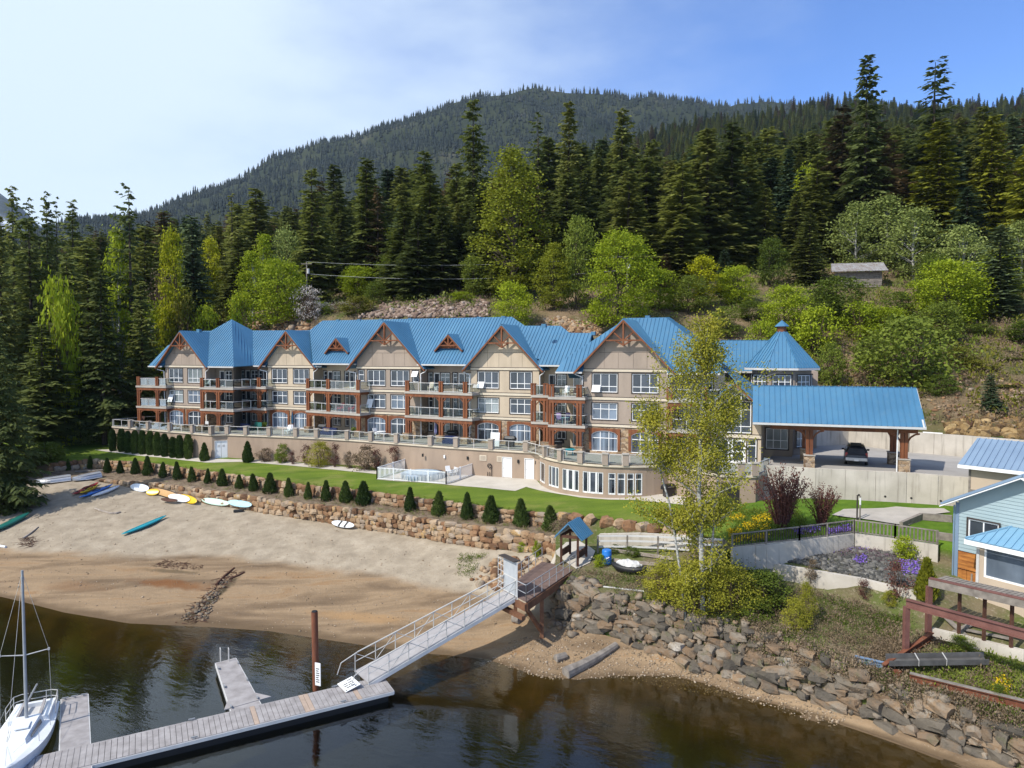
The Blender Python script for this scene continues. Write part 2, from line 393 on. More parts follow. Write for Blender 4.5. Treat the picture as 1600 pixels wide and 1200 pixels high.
# ------------------------------------------------------------------ mesh building
class Fr:
 """a facade frame: s to the right, n out towards the lake, z up"""
 def __init__(s, origin, deg):
  a = R(deg)
  s.o = Vector((origin[0], origin[1], 0)); s.r = Vector((math.cos(a), -math.sin(a), 0)); s.n = Vector((-math.sin(a), -math.cos(a), 0))
 def p(s, a, b, z): return s.o + s.r * a + s.n * b + Vector((0, 0, z))
 def s_of(s, u, n=0.0, z=15.0):
  """the s where image column u meets the line n = const at height z"""
  lo, hi = -60.0, 60.0
  k = (u - 800.0) / FPX
  f = lambda a: (lambda q: q.x - k * (q.y * _ct - (q.z - CAM_H) * _st))(s.p(a, n, z))
  a0, a1 = f(0.0), f(1.0)
  return -a0 / (a1 - a0)
class MB:
 def __init__(s): s.v = []; s.f = []; s.mi = []
 def face(s, pts, m=0):
  i = len(s.v); s.v.extend([tuple(p) for p in pts]); s.f.append(tuple(range(i, i + len(pts)))); s.mi.append(m)
 def hexa(s, b, t, m=0):
  """b, t: the four corners of the two end faces, in matching order"""
  i = len(s.v); s.v.extend([tuple(p) for p in b] + [tuple(p) for p in t])
  n = len(b)
  s.f.append(tuple(range(i + n - 1, i - 1, -1))); s.f.append(tuple(range(i + n, i + 2 * n)))
  for k in range(n): s.f.append((i + k, i + (k + 1) % n, i + n + (k + 1) % n, i + n + k))
  s.mi.extend([m] * (n + 2))
 def fbox(s, fr, s0, s1, n0, n1, z0, z1, m=0):
  q = lambda z: [fr.p(s0, n1, z), fr.p(s1, n1, z), fr.p(s1, n0, z), fr.p(s0, n0, z)]
  s.hexa(q(z0), q(z1), m)
 def box(s, c, d, rz=0.0, m=0):
  ca, sa = math.cos(rz), math.sin(rz)
  q = lambda z: [(c[0] + x * ca - y * sa, c[1] + x * sa + y * ca, z) for x, y in ((-d[0] / 2, -d[1] / 2), (d[0] / 2, -d[1] / 2), (d[0] / 2, d[1] / 2), (-d[0] / 2, d[1] / 2))]
  s.hexa(q(c[2] - d[2] / 2), q(c[2] + d[2] / 2), m)
 def bar(s, p0, p1, w, h, up=(0, 0, 1), m=0):
  p0, p1 = Vector(p0), Vector(p1); d = (p1 - p0).normalized(); up = Vector(up)
  x = d.cross(up)
  if x.length < 1e-4: x = d.cross(Vector((1, 0, 0)))
  x.normalize(); y = x.cross(d)
  q = lambda p: [p - x * w / 2 - y * h / 2, p + x * w / 2 - y * h / 2, p + x * w / 2 + y * h / 2, p - x * w / 2 + y * h / 2]
  s.hexa(q(p0), q(p1), m)
 def tube(s, p0, p1, r0, r1=None, seg=8, m=0):
  r1 = r0 if r1 is None else r1
  p0, p1 = Vector(p0), Vector(p1); d = (p1 - p0).normalized()
  x = d.cross(Vector((0, 0, 1)))
  if x.length < 1e-3: x = Vector((1, 0, 0))
  x.normalize(); y = d.cross(x)
  q = lambda p, r: [p + (x * math.cos(2 * math.pi * k / seg) + y * math.sin(2 * math.pi * k / seg)) * r for k in range(seg)]
  s.hexa(q(p0, r0), q(p1, r1), m)
 def path(s, pts, rads, seg=7, m=0):
  for a, b, r0, r1 in zip(pts, pts[1:], rads, rads[1:]): s.tube(a, b, r0, r1, seg, m)
 def slab(s, pts, th, m=0):
  """flat polygon given a thickness vector"""
  th = Vector(th); s.hexa([Vector(p) for p in pts], [Vector(p) + th for p in pts], m)
 def rings(s, rings, m=0, cap=True, closed=True):
  i = len(s.v); n = len(rings[0])
  for r in rings: s.v.extend([tuple(p) for p in r])
  for a in range(len(rings) - 1):
   for k in range(n if closed else n - 1):
    s.f.append((i + a * n + k, i + a * n + (k + 1) % n, i + (a + 1) * n + (k + 1) % n, i + (a + 1) * n + k)); s.mi.append(m)
  if cap:
   s.f.append(tuple(range(i + n - 1, i - 1, -1))); s.f.append(tuple(i + (len(rings) - 1) * n + k for k in range(n))); s.mi.extend([m, m])
 def build(s, name, mats, parent=None, smooth=False, kind=None):
  org = BASE.get(parent.name, Vector((0, 0, 0))) if parent else Vector((0, 0, 0))
  me = bpy.data.meshes.new(name)
  vv = s.v if org.length == 0 else [(a - org.x, b - org.y, c - org.z) for a, b, c in s.v]
  me.from_pydata(vv, [], s.f)
  for mm in ([mats] if isinstance(mats, str) else mats): me.materials.append(MATS[mm])
  if any(s.mi): me.polygons.foreach_set('material_index', s.mi)
  if smooth: me.polygons.foreach_set('use_smooth', [True] * len(s.f))
  me.update()
  return link(name, me, parent, kind)
BASE = {}
def link(name, me, parent=None, kind=None):
 o = bpy.data.objects.new(name, me); COL.objects.link(o)
 if parent:
  o.parent = parent; BASE[o.name] = BASE.get(parent.name, Vector((0, 0, 0)))
 if kind: o['kind'] = kind
 return o
def tag(o, label=None, cat=None, group=None):
 if label: o['label'] = label
 if cat: o['category'] = cat
 if group: o['group'] = group
 return o
def thing(name, label, cat, loc=(0, 0, 0), group=None):
 o = bpy.data.objects.new(name, None); COL.objects.link(o)
 o.location = loc; o.empty_display_size = 0.3
 BASE[o.name] = Vector(loc)
 return tag(o, label, cat, group)
def copy_tree(o, kids, parent=None):
 c = o.copy(); COL.objects.link(c)
 if parent: c.parent = parent
 for ch in kids.get(o.name, []): copy_tree(ch, kids, c)
 return c
def kids_of():
 k = {}
 for o in bpy.data.objects:
  if o.parent: k.setdefault(o.parent.name, []).append(o)
 return k
def tri_mesh(name, verts, faces, mat, n=3):
 """mesh straight from numpy arrays; faces (k, n)"""
 me = bpy.data.meshes.new(name)
 nf = len(faces)
 me.vertices.add(len(verts)); me.vertices.foreach_set('co', np.asarray(verts, dtype=np.float32).ravel())
 me.loops.add(nf * n); me.loops.foreach_set('vertex_index', np.asarray(faces, dtype=np.int32).ravel())
 me.polygons.add(nf); me.polygons.foreach_set('loop_start', np.arange(0, nf * n, n, dtype=np.int32))
 me.update(calc_edges=True); me.validate()
 for mm in ([mat] if isinstance(mat, str) else mat): me.materials.append(MATS[mm])
 return me
plain('deck_brown', (0.17, 0.115, 0.095), (0.115, 0.075, 0.060), rough=.85, scale=2.2, bump=.3)
plain('pier_timber', (0.20, 0.095, 0.050), (0.12, 0.055, 0.03), rough=.85, scale=2.0, bump=.35)
plain('flume_metal', (0.13, 0.125, 0.12), (0.08, 0.076, 0.072), rough=.6, metal=.3, scale=2, bump=.15)
plain('gangway_deck', (0.34, 0.325, 0.325), (0.27, 0.255, 0.255), rough=.7, scale=2, bump=.1)
plain('rail_light', (0.50, 0.485, 0.45), (0.40, 0.385, 0.36), rough=.4, spec=.5, scale=2, bump=.02)
plain('gate_mesh', (0.40, 0.42, 0.44), (0.33, 0.35, 0.37), rough=.6, scale=2, bump=.1)
plain('deck_plank_warm', (0.42, 0.32, 0.25), (0.34, 0.26, 0.2), rough=.85, scale=2, bump=.25)
plain('mast_grey', (0.36, 0.37, 0.38), (0.30, 0.31, 0.32), rough=.4, metal=.4, scale=2, bump=.02)
rock('talus_stone', [(0.0, (0.13, 0.085, 0.065)), (0.4, (0.225, 0.155, 0.118)), (0.7, (0.30, 0.225, 0.175)), (1.0, (0.42, 0.335, 0.28))], 1.0)
plain('pool_wall', (0.30, 0.36, 0.42), (0.22, 0.27, 0.33), rough=.6, scale=3, bump=.2)
plain('pool_cover', (0.36, 0.45, 0.53), (0.28, 0.36, 0.44), rough=.6, scale=2, bump=.1)
plain('tin_roof', (0.40, 0.40, 0.40), (0.26, 0.21, 0.18), rough=.5, metal=.3, scale=1.2, bump=.1)
# ------------------------------------------------------------------ the ground, in sheets
GV, GF = [], []
def lerp_row(row, u):
 """row: list of (u, v, z) or (u, ('y', Y), z); returns a world point"""
 if u <= row[0][0]: a = b = row[0]; k = 0
 elif u >= row[-1][0]: a = b = row[-1]; k = 0
 else:
  for a, b in zip(row, row[1:]):
   if a[0] <= u <= b[0]: break
  k = (u - a[0]) / max(1e-6, b[0] - a[0])
 def ev(e): return colY(u, e[1][1], e[2]) if isinstance(e[1], tuple) else at(u, e[1], e[2])
 return ev(a).lerp(ev(b), k)
def sheet(name, rows, u0, u1, du, subs, mat, amp=0.0, nscale=0.3, kind='structure', edge_fix=True, ground=True):
 us = [u0 + du * i for i in range(int(round((u1 - u0) / du)) + 1)]
 grid = []
 for ri, (ra, rb) in enumerate(zip(rows, rows[1:])):
  n = subs[ri]
  for k in range(n):
   grid.append((ra, rb, k / n))
 grid.append((rows[-1], rows[-1], 0.0))
 V = []; ng = len(grid)
 for gi, (ra, rb, k) in enumerate(grid):
  for u in us:
   p = lerp_row(ra, u).lerp(lerp_row(rb, u), k)
   if amp and not (edge_fix and (gi == 0 or gi == ng - 1)):
    p.z += amp * noise.fractal(Vector((p.x * nscale, p.y * nscale, 3.3)), 0.9, 2.0, 5)
   V.append(p)
 n = len(us)
 F = [(a * n + i, a * n + i + 1, (a + 1) * n + i + 1, (a + 1) * n + i) for a in range(ng - 1) for i in range(n - 1)]
 me = bpy.data.meshes.new(name); me.from_pydata(V, [], F); me.materials.append(MATS[mat])
 me.polygons.foreach_set('use_smooth', [True] * len(F)); me.update()
 o = link(name, me, None, kind)
 if ground:
  b = len(GV); GV.extend(V); GF.extend([tuple(b + i for i in f) for f in F])
 return o, V, n, ng
def off(row, dy, z):
 """a copy of a row moved towards the camera (plan) and set to height z"""
 out = []
 for e in row:
  p = at(e[0], e[1], e[2]) if not isinstance(e[1], tuple) else colY(e[0], e[1][1], e[2])
  out.append((e[0], ('y', p.y + dy), z))
 return out
SHORE = [(-700, 850, 0), (-300, 893, 0), (0, 932, 0), (100, 957, 0), (200, 974, 0), (330, 980, 0), (420, 986, 0), (520, 1001, 0), (640, 1019, 0), (700, 1024, 0), (760, 1030, 0), (840, 1056, 0),
         (900, 1062, 0), (960, 1056, 0), (1050, 1056, 0), (1110, 1070, 0), (1170, 1092, 0), (1250, 1112, 0), (1330, 1138, 0), (1500, 1200, 0), (1700, 1275, 0), (2200, 1460, 0)]
BASEROW = [(-700, 700, 5.0), (-300, 730, 4.7), (0, 752, 4.6), (120, 747, 4.6), (160, 754, 4.3), (230, 768, 3.8), (300, 783, 3.4), (400, 799, 3.2), (480, 811, 3.0), (560, 824, 2.9), (640, 836, 2.9), (700, 848, 3.0),
           (760, 857, 3.15), (868, 867, 3.5), (880, 975, 1.2), (990, 1005, 1.0), (1060, 1035, .8), (1150, 1062, .6), (1250, 1090, .45), (1330, 1116, .35), (1500, 1172, .25), (1700, 1240, .2), (2200, 1400, .2)]
def midrow(a, b, k, dz):
 us = sorted(set([e[0] for e in a] + [e[0] for e in b])); out = []
 for u in us:
  p = lerp_row(a, u).lerp(lerp_row(b, u), k); out.append((u, ('y', p.y), p.z + dz))
 return out
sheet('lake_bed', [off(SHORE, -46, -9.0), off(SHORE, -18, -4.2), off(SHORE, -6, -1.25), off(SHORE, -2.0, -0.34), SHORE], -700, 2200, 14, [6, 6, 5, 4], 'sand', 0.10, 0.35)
sheet('beach', [SHORE, midrow(SHORE, BASEROW, 0.25, -0.08), midrow(SHORE, BASEROW, 0.6, 0.0), BASEROW], -700, 2200, 8, [10, 14, 12], 'sand', 0.07, 0.5)
LTOP = [(-700, 698, 5.02), (-300, 728, 4.72), (0, 750, 4.65), (120, 744, 4.65), (160, 748, 4.55), (215, 750, 4.55), (300, 761, 4.6), (400, 776, 4.65), (480, 788, 4.7), (540, 793, 4.7), (640, 806, 4.7), (720, 818, 4.75), (800, 826, 4.85), (872, 839, 4.9)]
LAWN = [(-700, 655, 6.0), (-300, 690, 6.0), (0, 716, 6.0), (72, 724, 6.0), (140, 718, 6.0), (215, 721, 6.0), (300, 733, 6.0), (400, 746, 6.0), (460, 756, 6.0), (540, 763, 6.0), (640, 776, 6.0), (720, 786, 6.0), (800, 797, 6.0), (860, 803, 6.0), (937, 811, 6.0), (1025, 823, 6.0), (1100, 838, 6.05), (1140, 846, 6.4), (1160, 849, 6.5)]
UBASE = []
for u, v, z in LAWN:
 if u <= 880:
  p = at(u, v, z); UBASE.append((u, px(p + Vector((0, -0.15, -1.15)))[1], z - 1.15))
sheet('planting_tier', [LTOP, UBASE], -700, 872, 8, [6], 'bark_mulch', 0.10, 0.9)
H0 = [(-700, ('y', 126), 7.6), (140, ('y', 119), 8.0), (200, ('y', 116), 9.0), (240, ('y', 113), 9.6), (500, ('y', 106), 9.9), (800, ('y', 93), 9.9), (1000, ('y', 86), 9.9), (1190, ('y', 79), 9.9)]
LB = [(-700, ('y', 112), 7.0), (140, ('y', 108), 7.2), (178, ('y', 101), 6.7), (331, ('y', 88.6), 6.6), (500, ('y', 85.2), 6.6), (700, ('y', 76.6), 6.7), (838, ('y', 73), 6.85), (900, ('y', 68), 6.95), (1000, ('y', 65), 7.0), (1120, ('y', 61.0), 7.1), (1160, ('y', 60.4), 7.3)]
sheet('lawn', [LAWN, LB, H0], -700, 1148, 8, [12, 6], 'lawn_grass', 0.05, 0.25)
G0 = [(868, 905, 3.7), (890, 916, 3.6), (960, 927, 3.6), (1050, 948, 3.5), (1150, 973, 3.4), (1250, 1003, 3.2), (1330, 1042, 2.8), (1420, 1078, 2.4), (1600, 1132, 2.2), (1800, 1190, 2.1), (2200, 1300, 2.1)]
G1 = [(868, 886, 4.0), (905, 889, 4.05), (1000, 894, 4.2), (1100, 906, 4.35), (1180, 895, 4.6), (1335, 933, 4.4), (1430, 960, 4.3), (1520, 990, 4.1), (1600, 1010, 4.1), (1800, 1060, 4.1), (2200, 1150, 4.1)]
G2 = [(868, 872, 4.3), (935, 868, 4.4), (1080, 874, 4.8), (1160, 878, 5.2), (1180, 876, 5.4), (1335, 905, 5.45), (1430, 925, 5.4), (1520, 955, 4.6), (1600, 980, 4.4), (1800, 1020, 4.4), (2200, 1100, 4.4)]
G3 = [(868, 852, 4.7), (935, 840, 4.85), (1080, 858, 5.6), (1150, 864, 5.95), (1250, 854, 6.1), (1335, 851, 6.2), (1400, 862, 6.2), (1460, 874, 6.1), (1600, 905, 6.0), (1800, 945, 6.0), (2200, 1000, 6.0)]
G4 = [(868, 805, 6.0), (937, 812, 6.0), (1025, 824, 6.0), (1100, 839, 6.05), (1140, 847, 6.4), (1160, 854, 6.7), (1250, 841, 7.0), (1335, 833, 7.1), (1400, 841, 7.1), (1460, 851, 7.1), (1600, 876, 7.1), (1800, 910, 7.1), (2200, 960, 7.1)]
G5 = [(868, 804, 6.01), (1025, 823, 6.01), (1140, 846, 6.41), (1143, 800, 7.1), (1150, 787, 7.25), (1200, 781, 7.6), (1275, 778, 7.75), (1420, 786, 7.9), (1520, 793, 8.0), (1800, 818, 8.2), (2200, 850, 8.4)]
sheet('garden_slope', [G0, G1, G2, G3, G4, G5], 868, 2200, 6, [7, 5, 5, 5, 6], 'rough_ground', 0.10, 0.6)
# the car park: a level slab between its two retaining walls
PZ = 10.2
FWALL = [at(1183, 727, 10.3), at(1275, 732.5, 10.3), at(1417, 739, 10.3), at(1518, 747, 10.3), at(1720, 764, 10.3)]
BWALL = [at(1225, 699, PZ), at(1325, 693, PZ), at(1422, 706, PZ), at(1500, 712.5, PZ), at(1700, 732, PZ)]
m = MB()
for a, b, c, d in zip(FWALL, FWALL[1:], BWALL[1:], BWALL):
 q = [Vector((p.x, p.y, PZ)) for p in (a, b, c, d)]
 m.face(q)
b0 = len(GV); GV.extend([Vector(p) for p in m.v]); GF.extend([tuple(b0 + i for i in f) for f in m.f])
pk = m.build('parking_lot', 'asphalt_concrete', kind='structure')
HB = [(-700, ('y', 126), 7.6), (140, ('y', 119), 8.0), (200, ('y', 116), 9.0), (240, ('y', 113), 9.6), (500, ('y', 106), 9.9), (800, ('y', 93), 9.9), (1000, ('y', 86), 9.9), (1190, ('y', 80), 10.2), (1228, ('y', 75.2), 11.4), (1325, ('y', 76.8), 12.0), (1422, ('y', 70.2), 12.0), (1500, ('y', 67.4), 12.1), (1600, ('y', 64), 12.1), (2200, ('y', 56), 12.1)]
H1 = [(-700, ('y', 160), 12), (60, ('y', 152), 15), (170, ('y', 144), 20), (250, ('y', 138), 24.5), (500, ('y', 124), 27), (700, ('y', 115), 28), (900, ('y', 108), 26), (1100, ('y', 104), 25), (1250, ('y', 100), 24), (1450, ('y', 93), 23), (1600, ('y', 90), 22.5), (2200, ('y', 84), 22)]
H2 = [(-700, ('y', 230), 30), (100, ('y', 225), 34), (500, ('y', 185), 40), (700, ('y', 170), 41), (900, ('y', 150), 40), (1100, ('y', 140), 38), (1347, ('y', 128), 35), (1600, ('y', 130), 38), (2200, ('y', 130), 38)]
H3 = [(-700, ('y', 420), 56), (100, ('y', 400), 62), (500, ('y', 360), 69), (900, ('y', 300), 73), (1347, ('y', 280), 80), (1600, ('y', 280), 84), (2200, ('y', 280), 84)]
H4 = [(-700, ('y', 800), 105), (100, ('y', 780), 118), (500, ('y', 700), 130), (900, ('y', 560), 152), (1347, ('y', 520), 172), (1600, ('y', 520), 180), (2200, ('y', 520), 180)]
hill_o = sheet('hillside', [HB, H1, H2, H3, H4], -700, 2200, 12, [12, 10, 8, 8], 'bank_earth', 0.7, 0.11)
def skyrow(pts, Y, drop=6):
 out = []
 for u, v in pts:
  p = atY(u, v + drop, Y); out.append((u, ('y', Y), p.z))
 return out
RIDGE = [(-700, 560), (300, 560), (560, 470), (700, 385), (830, 280), (900, 225), (1000, 187), (1100, 170), (1200, 160), (1330, 143), (1480, 153), (1540, 148), (1600, 135), (1900, 112), (2200, 140)]
MOUNT = [(-700, 470), (-200, 420), (0, 372), (140, 338), (230, 331), (300, 302), (400, 259), (470, 233), (560, 202), (650, 174), (720, 156), (790, 141), (830, 137), (900, 144), (1000, 147), (1070, 150), (1230, 157), (1400, 162), (1700, 185), (2200, 210)]
def raw(pts, Y, z): return [(u, ('y', Y), z) for u, _ in pts]
r_sky = skyrow(RIDGE, 1000, 28)
r_mid = midrow(H4, r_sky, 0.5, -18)
ridge_o = sheet('forested_ridge', [[(e[0], ('y', e[1][1] - 25), e[2] - 9) for e in H4], r_mid, r_sky, [(e[0], ('y', 1250), e[2] - 60) for e in r_sky]], -700, 2200, 18, [10, 10, 3], 'forest_floor', 12, 0.008)
m_sky = skyrow(MOUNT, 2300)
m_low = [(e[0], ('y', 1000), 120) for e in m_sky]
m_mid = midrow(m_low, m_sky, 0.5, 10)
mount_o = sheet('mountain', [m_low, m_mid, m_sky, [(e[0], ('y', 2900), e[2] - 200) for e in m_sky]], -700, 2200, 16, [16, 20, 3], 'forest_floor', 34, 0.0042, edge_fix=True)
SNOW = [(-900, 150), (-500, 190), (-200, 240), (-60, 285), (0, 306), (25, 322), (60, 350), (120, 390), (300, 430)]
sn = skyrow(SNOW, 3500, 0)
sheet('snowy_mountain', [[(e[0], ('y', 2450), 60) for e in sn], midrow([(e[0], ('y', 2450), 60) for e in sn], sn, 0.55, 20), sn, [(e[0], ('y', 3950), e[2] - 300) for e in sn]], -900, 300, 12, [10, 14, 3], 'snow_slope', 40, 0.003)
# a narrow snow crest on the far skyline
BVH = BVHTree.FromPolygons([tuple(v) for v in GV], GF)
def on(u, v):
 """the ground point seen at (u, v)"""
 for du, dv in ((0, 0), (3, 0), (-3, 0), (0, 3), (0, -3), (8, 2), (-8, 2), (0, 10), (0, 25), (0, -12), (0, -25), (-25, -12)):
  h = BVH.ray_cast(CAM, ray(u + du, v + dv).normalized(), 8000)
  if h[0]: return h[0]
def ground_z(x, y, top=400):
 h = BVH.ray_cast(Vector((x, y, top)), Vector((0, 0, -1)), 2000)
 return h[0].z if h[0] else 0.0
def drape(name, uv, mat, lift=0.02, kind='structure', step=1.2):
 """a paving sheet that follows the ground: outline given in photo points, cut into small cells"""
 P = [on(u, v) for u, v in uv]
 xs = [p.x for p in P]; ys = [p.y for p in P]
 def inside(x, y):
  c = False; j = len(P) - 1
  for i in range(len(P)):
   if (P[i].y > y) != (P[j].y > y) and x < (P[j].x - P[i].x) * (y - P[i].y) / (P[j].y - P[i].y) + P[i].x: c = not c
   j = i
  return c
 import bmesh
 bm = bmesh.new()
 vs_ = [bm.verts.new((p.x, p.y, 0)) for p in P]
 bm.faces.new(vs_)
 for ax, lo, hi in ((0, min(xs), max(xs)), (1, min(ys), max(ys))):
  t = lo + step
  while t < hi:
   co = (t, 0, 0) if ax == 0 else (0, t, 0); no = (1, 0, 0) if ax == 0 else (0, 1, 0)
   bmesh.ops.bisect_plane(bm, geom=bm.verts[:] + bm.edges[:] + bm.faces[:], plane_co=co, plane_no=no)
   t += step
 for v in bm.verts: v.co.z = ground_z(v.co.x, v.co.y) + lift
 bmesh.ops.recalc_face_normals(bm, faces=bm.faces[:])
 me = bpy.data.meshes.new(name); bm.to_mesh(me); bm.free()
 me.materials.append(MATS[mat])
 return link(name, me, None, kind)
# lake
t = NT('lake_water', 0.02, 0.5)
p = t.mapping(t.pos(), (1, 1, 1), (0, 0, R(25)))
w1 = t.noise(t.mapping(p, (0.55, 1.5, 1)), 0.9, 4, 0.55, 0.4)
w2 = t.noise(t.mapping(p, (0.8, 2.0, 1)), 2.6, 3, 0.5, 0.3)
bp = t.node('Bump'); bp.inputs['Strength'].default_value = 0.13; bp.inputs['Distance'].default_value = 0.12
t.link(t.math('ADD', w1, t.math('MULTIPLY', w2, 0.25)), bp.inputs['Height'])
tr = t.node('BsdfTransparent'); tr.inputs[0].default_value = (0.60, 0.58, 0.40, 1)
gl = t.node('BsdfGlossy'); gl.inputs['Roughness'].default_value = 0.015; gl.inputs['Color'].default_value = (0.92, 0.95, 1, 1)
t.link(bp.outputs[0], gl.inputs['Normal'])
fr_ = t.node('Fresnel'); fr_.inputs['IOR'].default_value = 1.34; t.link(bp.outputs[0], fr_.inputs['Normal'])
mx = t.node('MixShader'); t.link(t.math('MULTIPLY_ADD', fr_.outputs[0], 1.35, 0.015), mx.inputs[0])
t.link(tr.outputs[0], mx.inputs[1]); t.link(gl.outputs[0], mx.inputs[2]); t.link(mx.outputs[0], t.n['Material Output'].inputs[0])
m = MB(); m.face([(-260, -60, 0), (160, -60, 0), (160, 130, 0), (-260, 130, 0)])
m.build('lake_water', 'lake_water', kind='structure')
# far forests: one mesh per slope, a small ragged conifer at every stand point
def far_forest(name, V, n, ng, count, hmin, hmax, tiers, sides, seed, keep=None, rows=None, wide=0.2):
 r = np.random.default_rng(seed)
 G = np.array([tuple(v) for v in V]).reshape(ng, n, 3)
 r0, r1 = rows or (0, ng - 1)
 U, Vv = [], []
 a = r.uniform(r0, r1 - 1e-3, count); b = r.uniform(0, n - 1.001, count)
 i, j = a.astype(int), b.astype(int); fa, fb = (a - i)[:, None], (b - j)[:, None]
 P = (G[i, j] * (1 - fa) * (1 - fb) + G[i + 1, j] * fa * (1 - fb) + G[i, j + 1] * (1 - fa) * fb + G[i + 1, j + 1] * fa * fb)
 if keep is not None: P = P[keep(P, r)]
 k = len(P)
 H = r.uniform(hmin, hmax, k) * (0.75 + 0.5 * r.random(k) ** 2)
 W = H * wide * r.uniform(0.7, 1.3, k)
 verts, faces = [], []
 base = 0
 for t_ in range(tiers):
  z0 = 0.06 + 0.86 * t_ / tiers; z1 = min(1.0, z0 + 1.45 / tiers); w = (1 - z0) ** 0.8
  ang = (np.arange(sides) * 2 * math.pi / sides)[None, :] + r.uniform(0, 6.28, k)[:, None]
  rad = W[:, None] * w * r.uniform(0.55, 1.2, (k, sides))
  ring = np.stack([P[:, 0:1] + np.cos(ang) * rad, P[:, 1:2] + np.sin(ang) * rad, P[:, 2:3] + H[:, None] * (z0 - r.uniform(0, 0.05, (k, sides)))], -1)
  tip = np.stack([P[:, 0], P[:, 1], P[:, 2] + H * z1], -1)[:, None, :]
  vv = np.concatenate([ring, tip], 1).reshape(-1, 3)
  st = base + np.arange(k)[:, None] * (sides + 1)
  q = np.arange(sides)[None, :]
  ff = np.stack([st + q, st + (q + 1) % sides, np.broadcast_to(st + sides, (k, sides))], -1).reshape(-1, 3)
  verts.append(vv); faces.append(ff); base += k * (sides + 1)
 me = tri_mesh(name, np.concatenate(verts), np.concatenate(faces), 'forest_mass')
 return link(name, me, None, 'stuff')
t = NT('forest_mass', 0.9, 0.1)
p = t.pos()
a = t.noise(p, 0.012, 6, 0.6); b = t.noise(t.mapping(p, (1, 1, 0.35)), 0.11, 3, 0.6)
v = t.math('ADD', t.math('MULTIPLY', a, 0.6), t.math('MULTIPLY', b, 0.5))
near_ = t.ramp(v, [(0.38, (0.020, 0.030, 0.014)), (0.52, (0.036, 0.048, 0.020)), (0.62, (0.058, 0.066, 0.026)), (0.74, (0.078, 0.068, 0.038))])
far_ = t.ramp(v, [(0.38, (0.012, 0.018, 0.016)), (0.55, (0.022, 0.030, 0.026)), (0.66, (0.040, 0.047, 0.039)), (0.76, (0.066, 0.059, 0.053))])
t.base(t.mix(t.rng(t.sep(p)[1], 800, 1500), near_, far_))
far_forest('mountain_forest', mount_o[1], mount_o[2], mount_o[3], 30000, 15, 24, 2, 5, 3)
# ragged skyline trees
def crest(V, n, ng, row, step, seed, hmin, hmax, name, tiers=4):
 r = np.random.default_rng(seed)
 G = np.array([tuple(v) for v in V]).reshape(ng, n, 3)[row]
 return far_forest(name, [tuple(x) for x in np.stack([G, G + np.array([0, 12, -1.0])], 0).reshape(-1, 3)], n, 2, step, hmin, hmax, tiers, 6, seed, wide=0.16)
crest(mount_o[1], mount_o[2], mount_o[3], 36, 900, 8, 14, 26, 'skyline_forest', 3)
# clear, slightly blue valley air
hz = NT('haze_air', 1.0)
hz.n.remove(hz.b)
pv = hz.node('VolumePrincipled'); pv.inputs['Density'].default_value = 0.00004; pv.inputs['Color'].default_value = (0.62, 0.76, 0.97, 1)
pv.inputs['Anisotropy'].default_value = 0.0
hz.link(pv.outputs[0], hz.n['Material Output'].inputs['Volume'])
# ------------------------------------------------------------------ the lakeside apartment building
PHI = 23.0
ZT, Z1, Z2, ZTOP = 9.9, 12.65, 15.55, 18.5      # terrace, second floor, third floor, eaves belt
GDEF = [  # centre u, depth, width, paint, roof half width, window offsets
 (290, 95.0, 7.6, 'stucco_taupe', 4.85, 1.80),
 (454, 92.3, 7.7, 'stucco_tan', 4.85, 1.85),
 (606.5, 84.5, 9.2, 'stucco_taupe', 5.65, 1.72),
 (788, 77.3, 8.4, 'stucco_tan', 4.95, 2.02),
 (976, 68.9, 8.6, 'stucco_taupe', 5.15, 2.07),
]
GF_ = []
for u, y, w, paint, hw, wo in GDEF:
 GF_.append(Fr(((u - 800) / FPX * (y * _ct - (15 - CAM_H) * _st), y), PHI))
apt = thing('apartment_building', 'long three storey lakeside apartment building with blue metal roofs, timber gables and stone ground floor', 'building', tuple(GF_[2].p(0, 0, ZT)))
def wall_open(mb, fr, s0, s1, z0, z1, n, ops, depth=0.14, m=0):
 """a wall face at n with openings (a, b, c, d) = s0, s1, z0, z1, each with reveals"""
 S = sorted({s0, s1, *[x for o in ops for x in o[:2]]}); Z = sorted({z0, z1, *[x for o in ops for x in o[2:]]})
 for a, b in zip(S, S[1:]):
  for c, d in zip(Z, Z[1:]):
   cs, cz = (a + b) / 2, (c + d) / 2
   if any(o[0] < cs < o[1] and o[2] < cz < o[3] for o in ops): continue
   mb.face([fr.p(a, n, c), fr.p(b, n, c), fr.p(b, n, d), fr.p(a, n, d)], m)
 for a, b, c, d in ops:
  f, k = n, n - depth
  mb.face([fr.p(a, f, c), fr.p(b, f, c), fr.p(b, k, c), fr.p(a, k, c)], m)
  mb.face([fr.p(a, k, d), fr.p(b, k, d), fr.p(b, f, d), fr.p(a, f, d)], m)
  mb.face([fr.p(a, f, d), fr.p(a, f, c), fr.p(a, k, c), fr.p(a, k, d)], m)
  mb.face([fr.p(b, f, c), fr.p(b, f, d), fr.p(b, k, d), fr.p(b, k, c)], m)
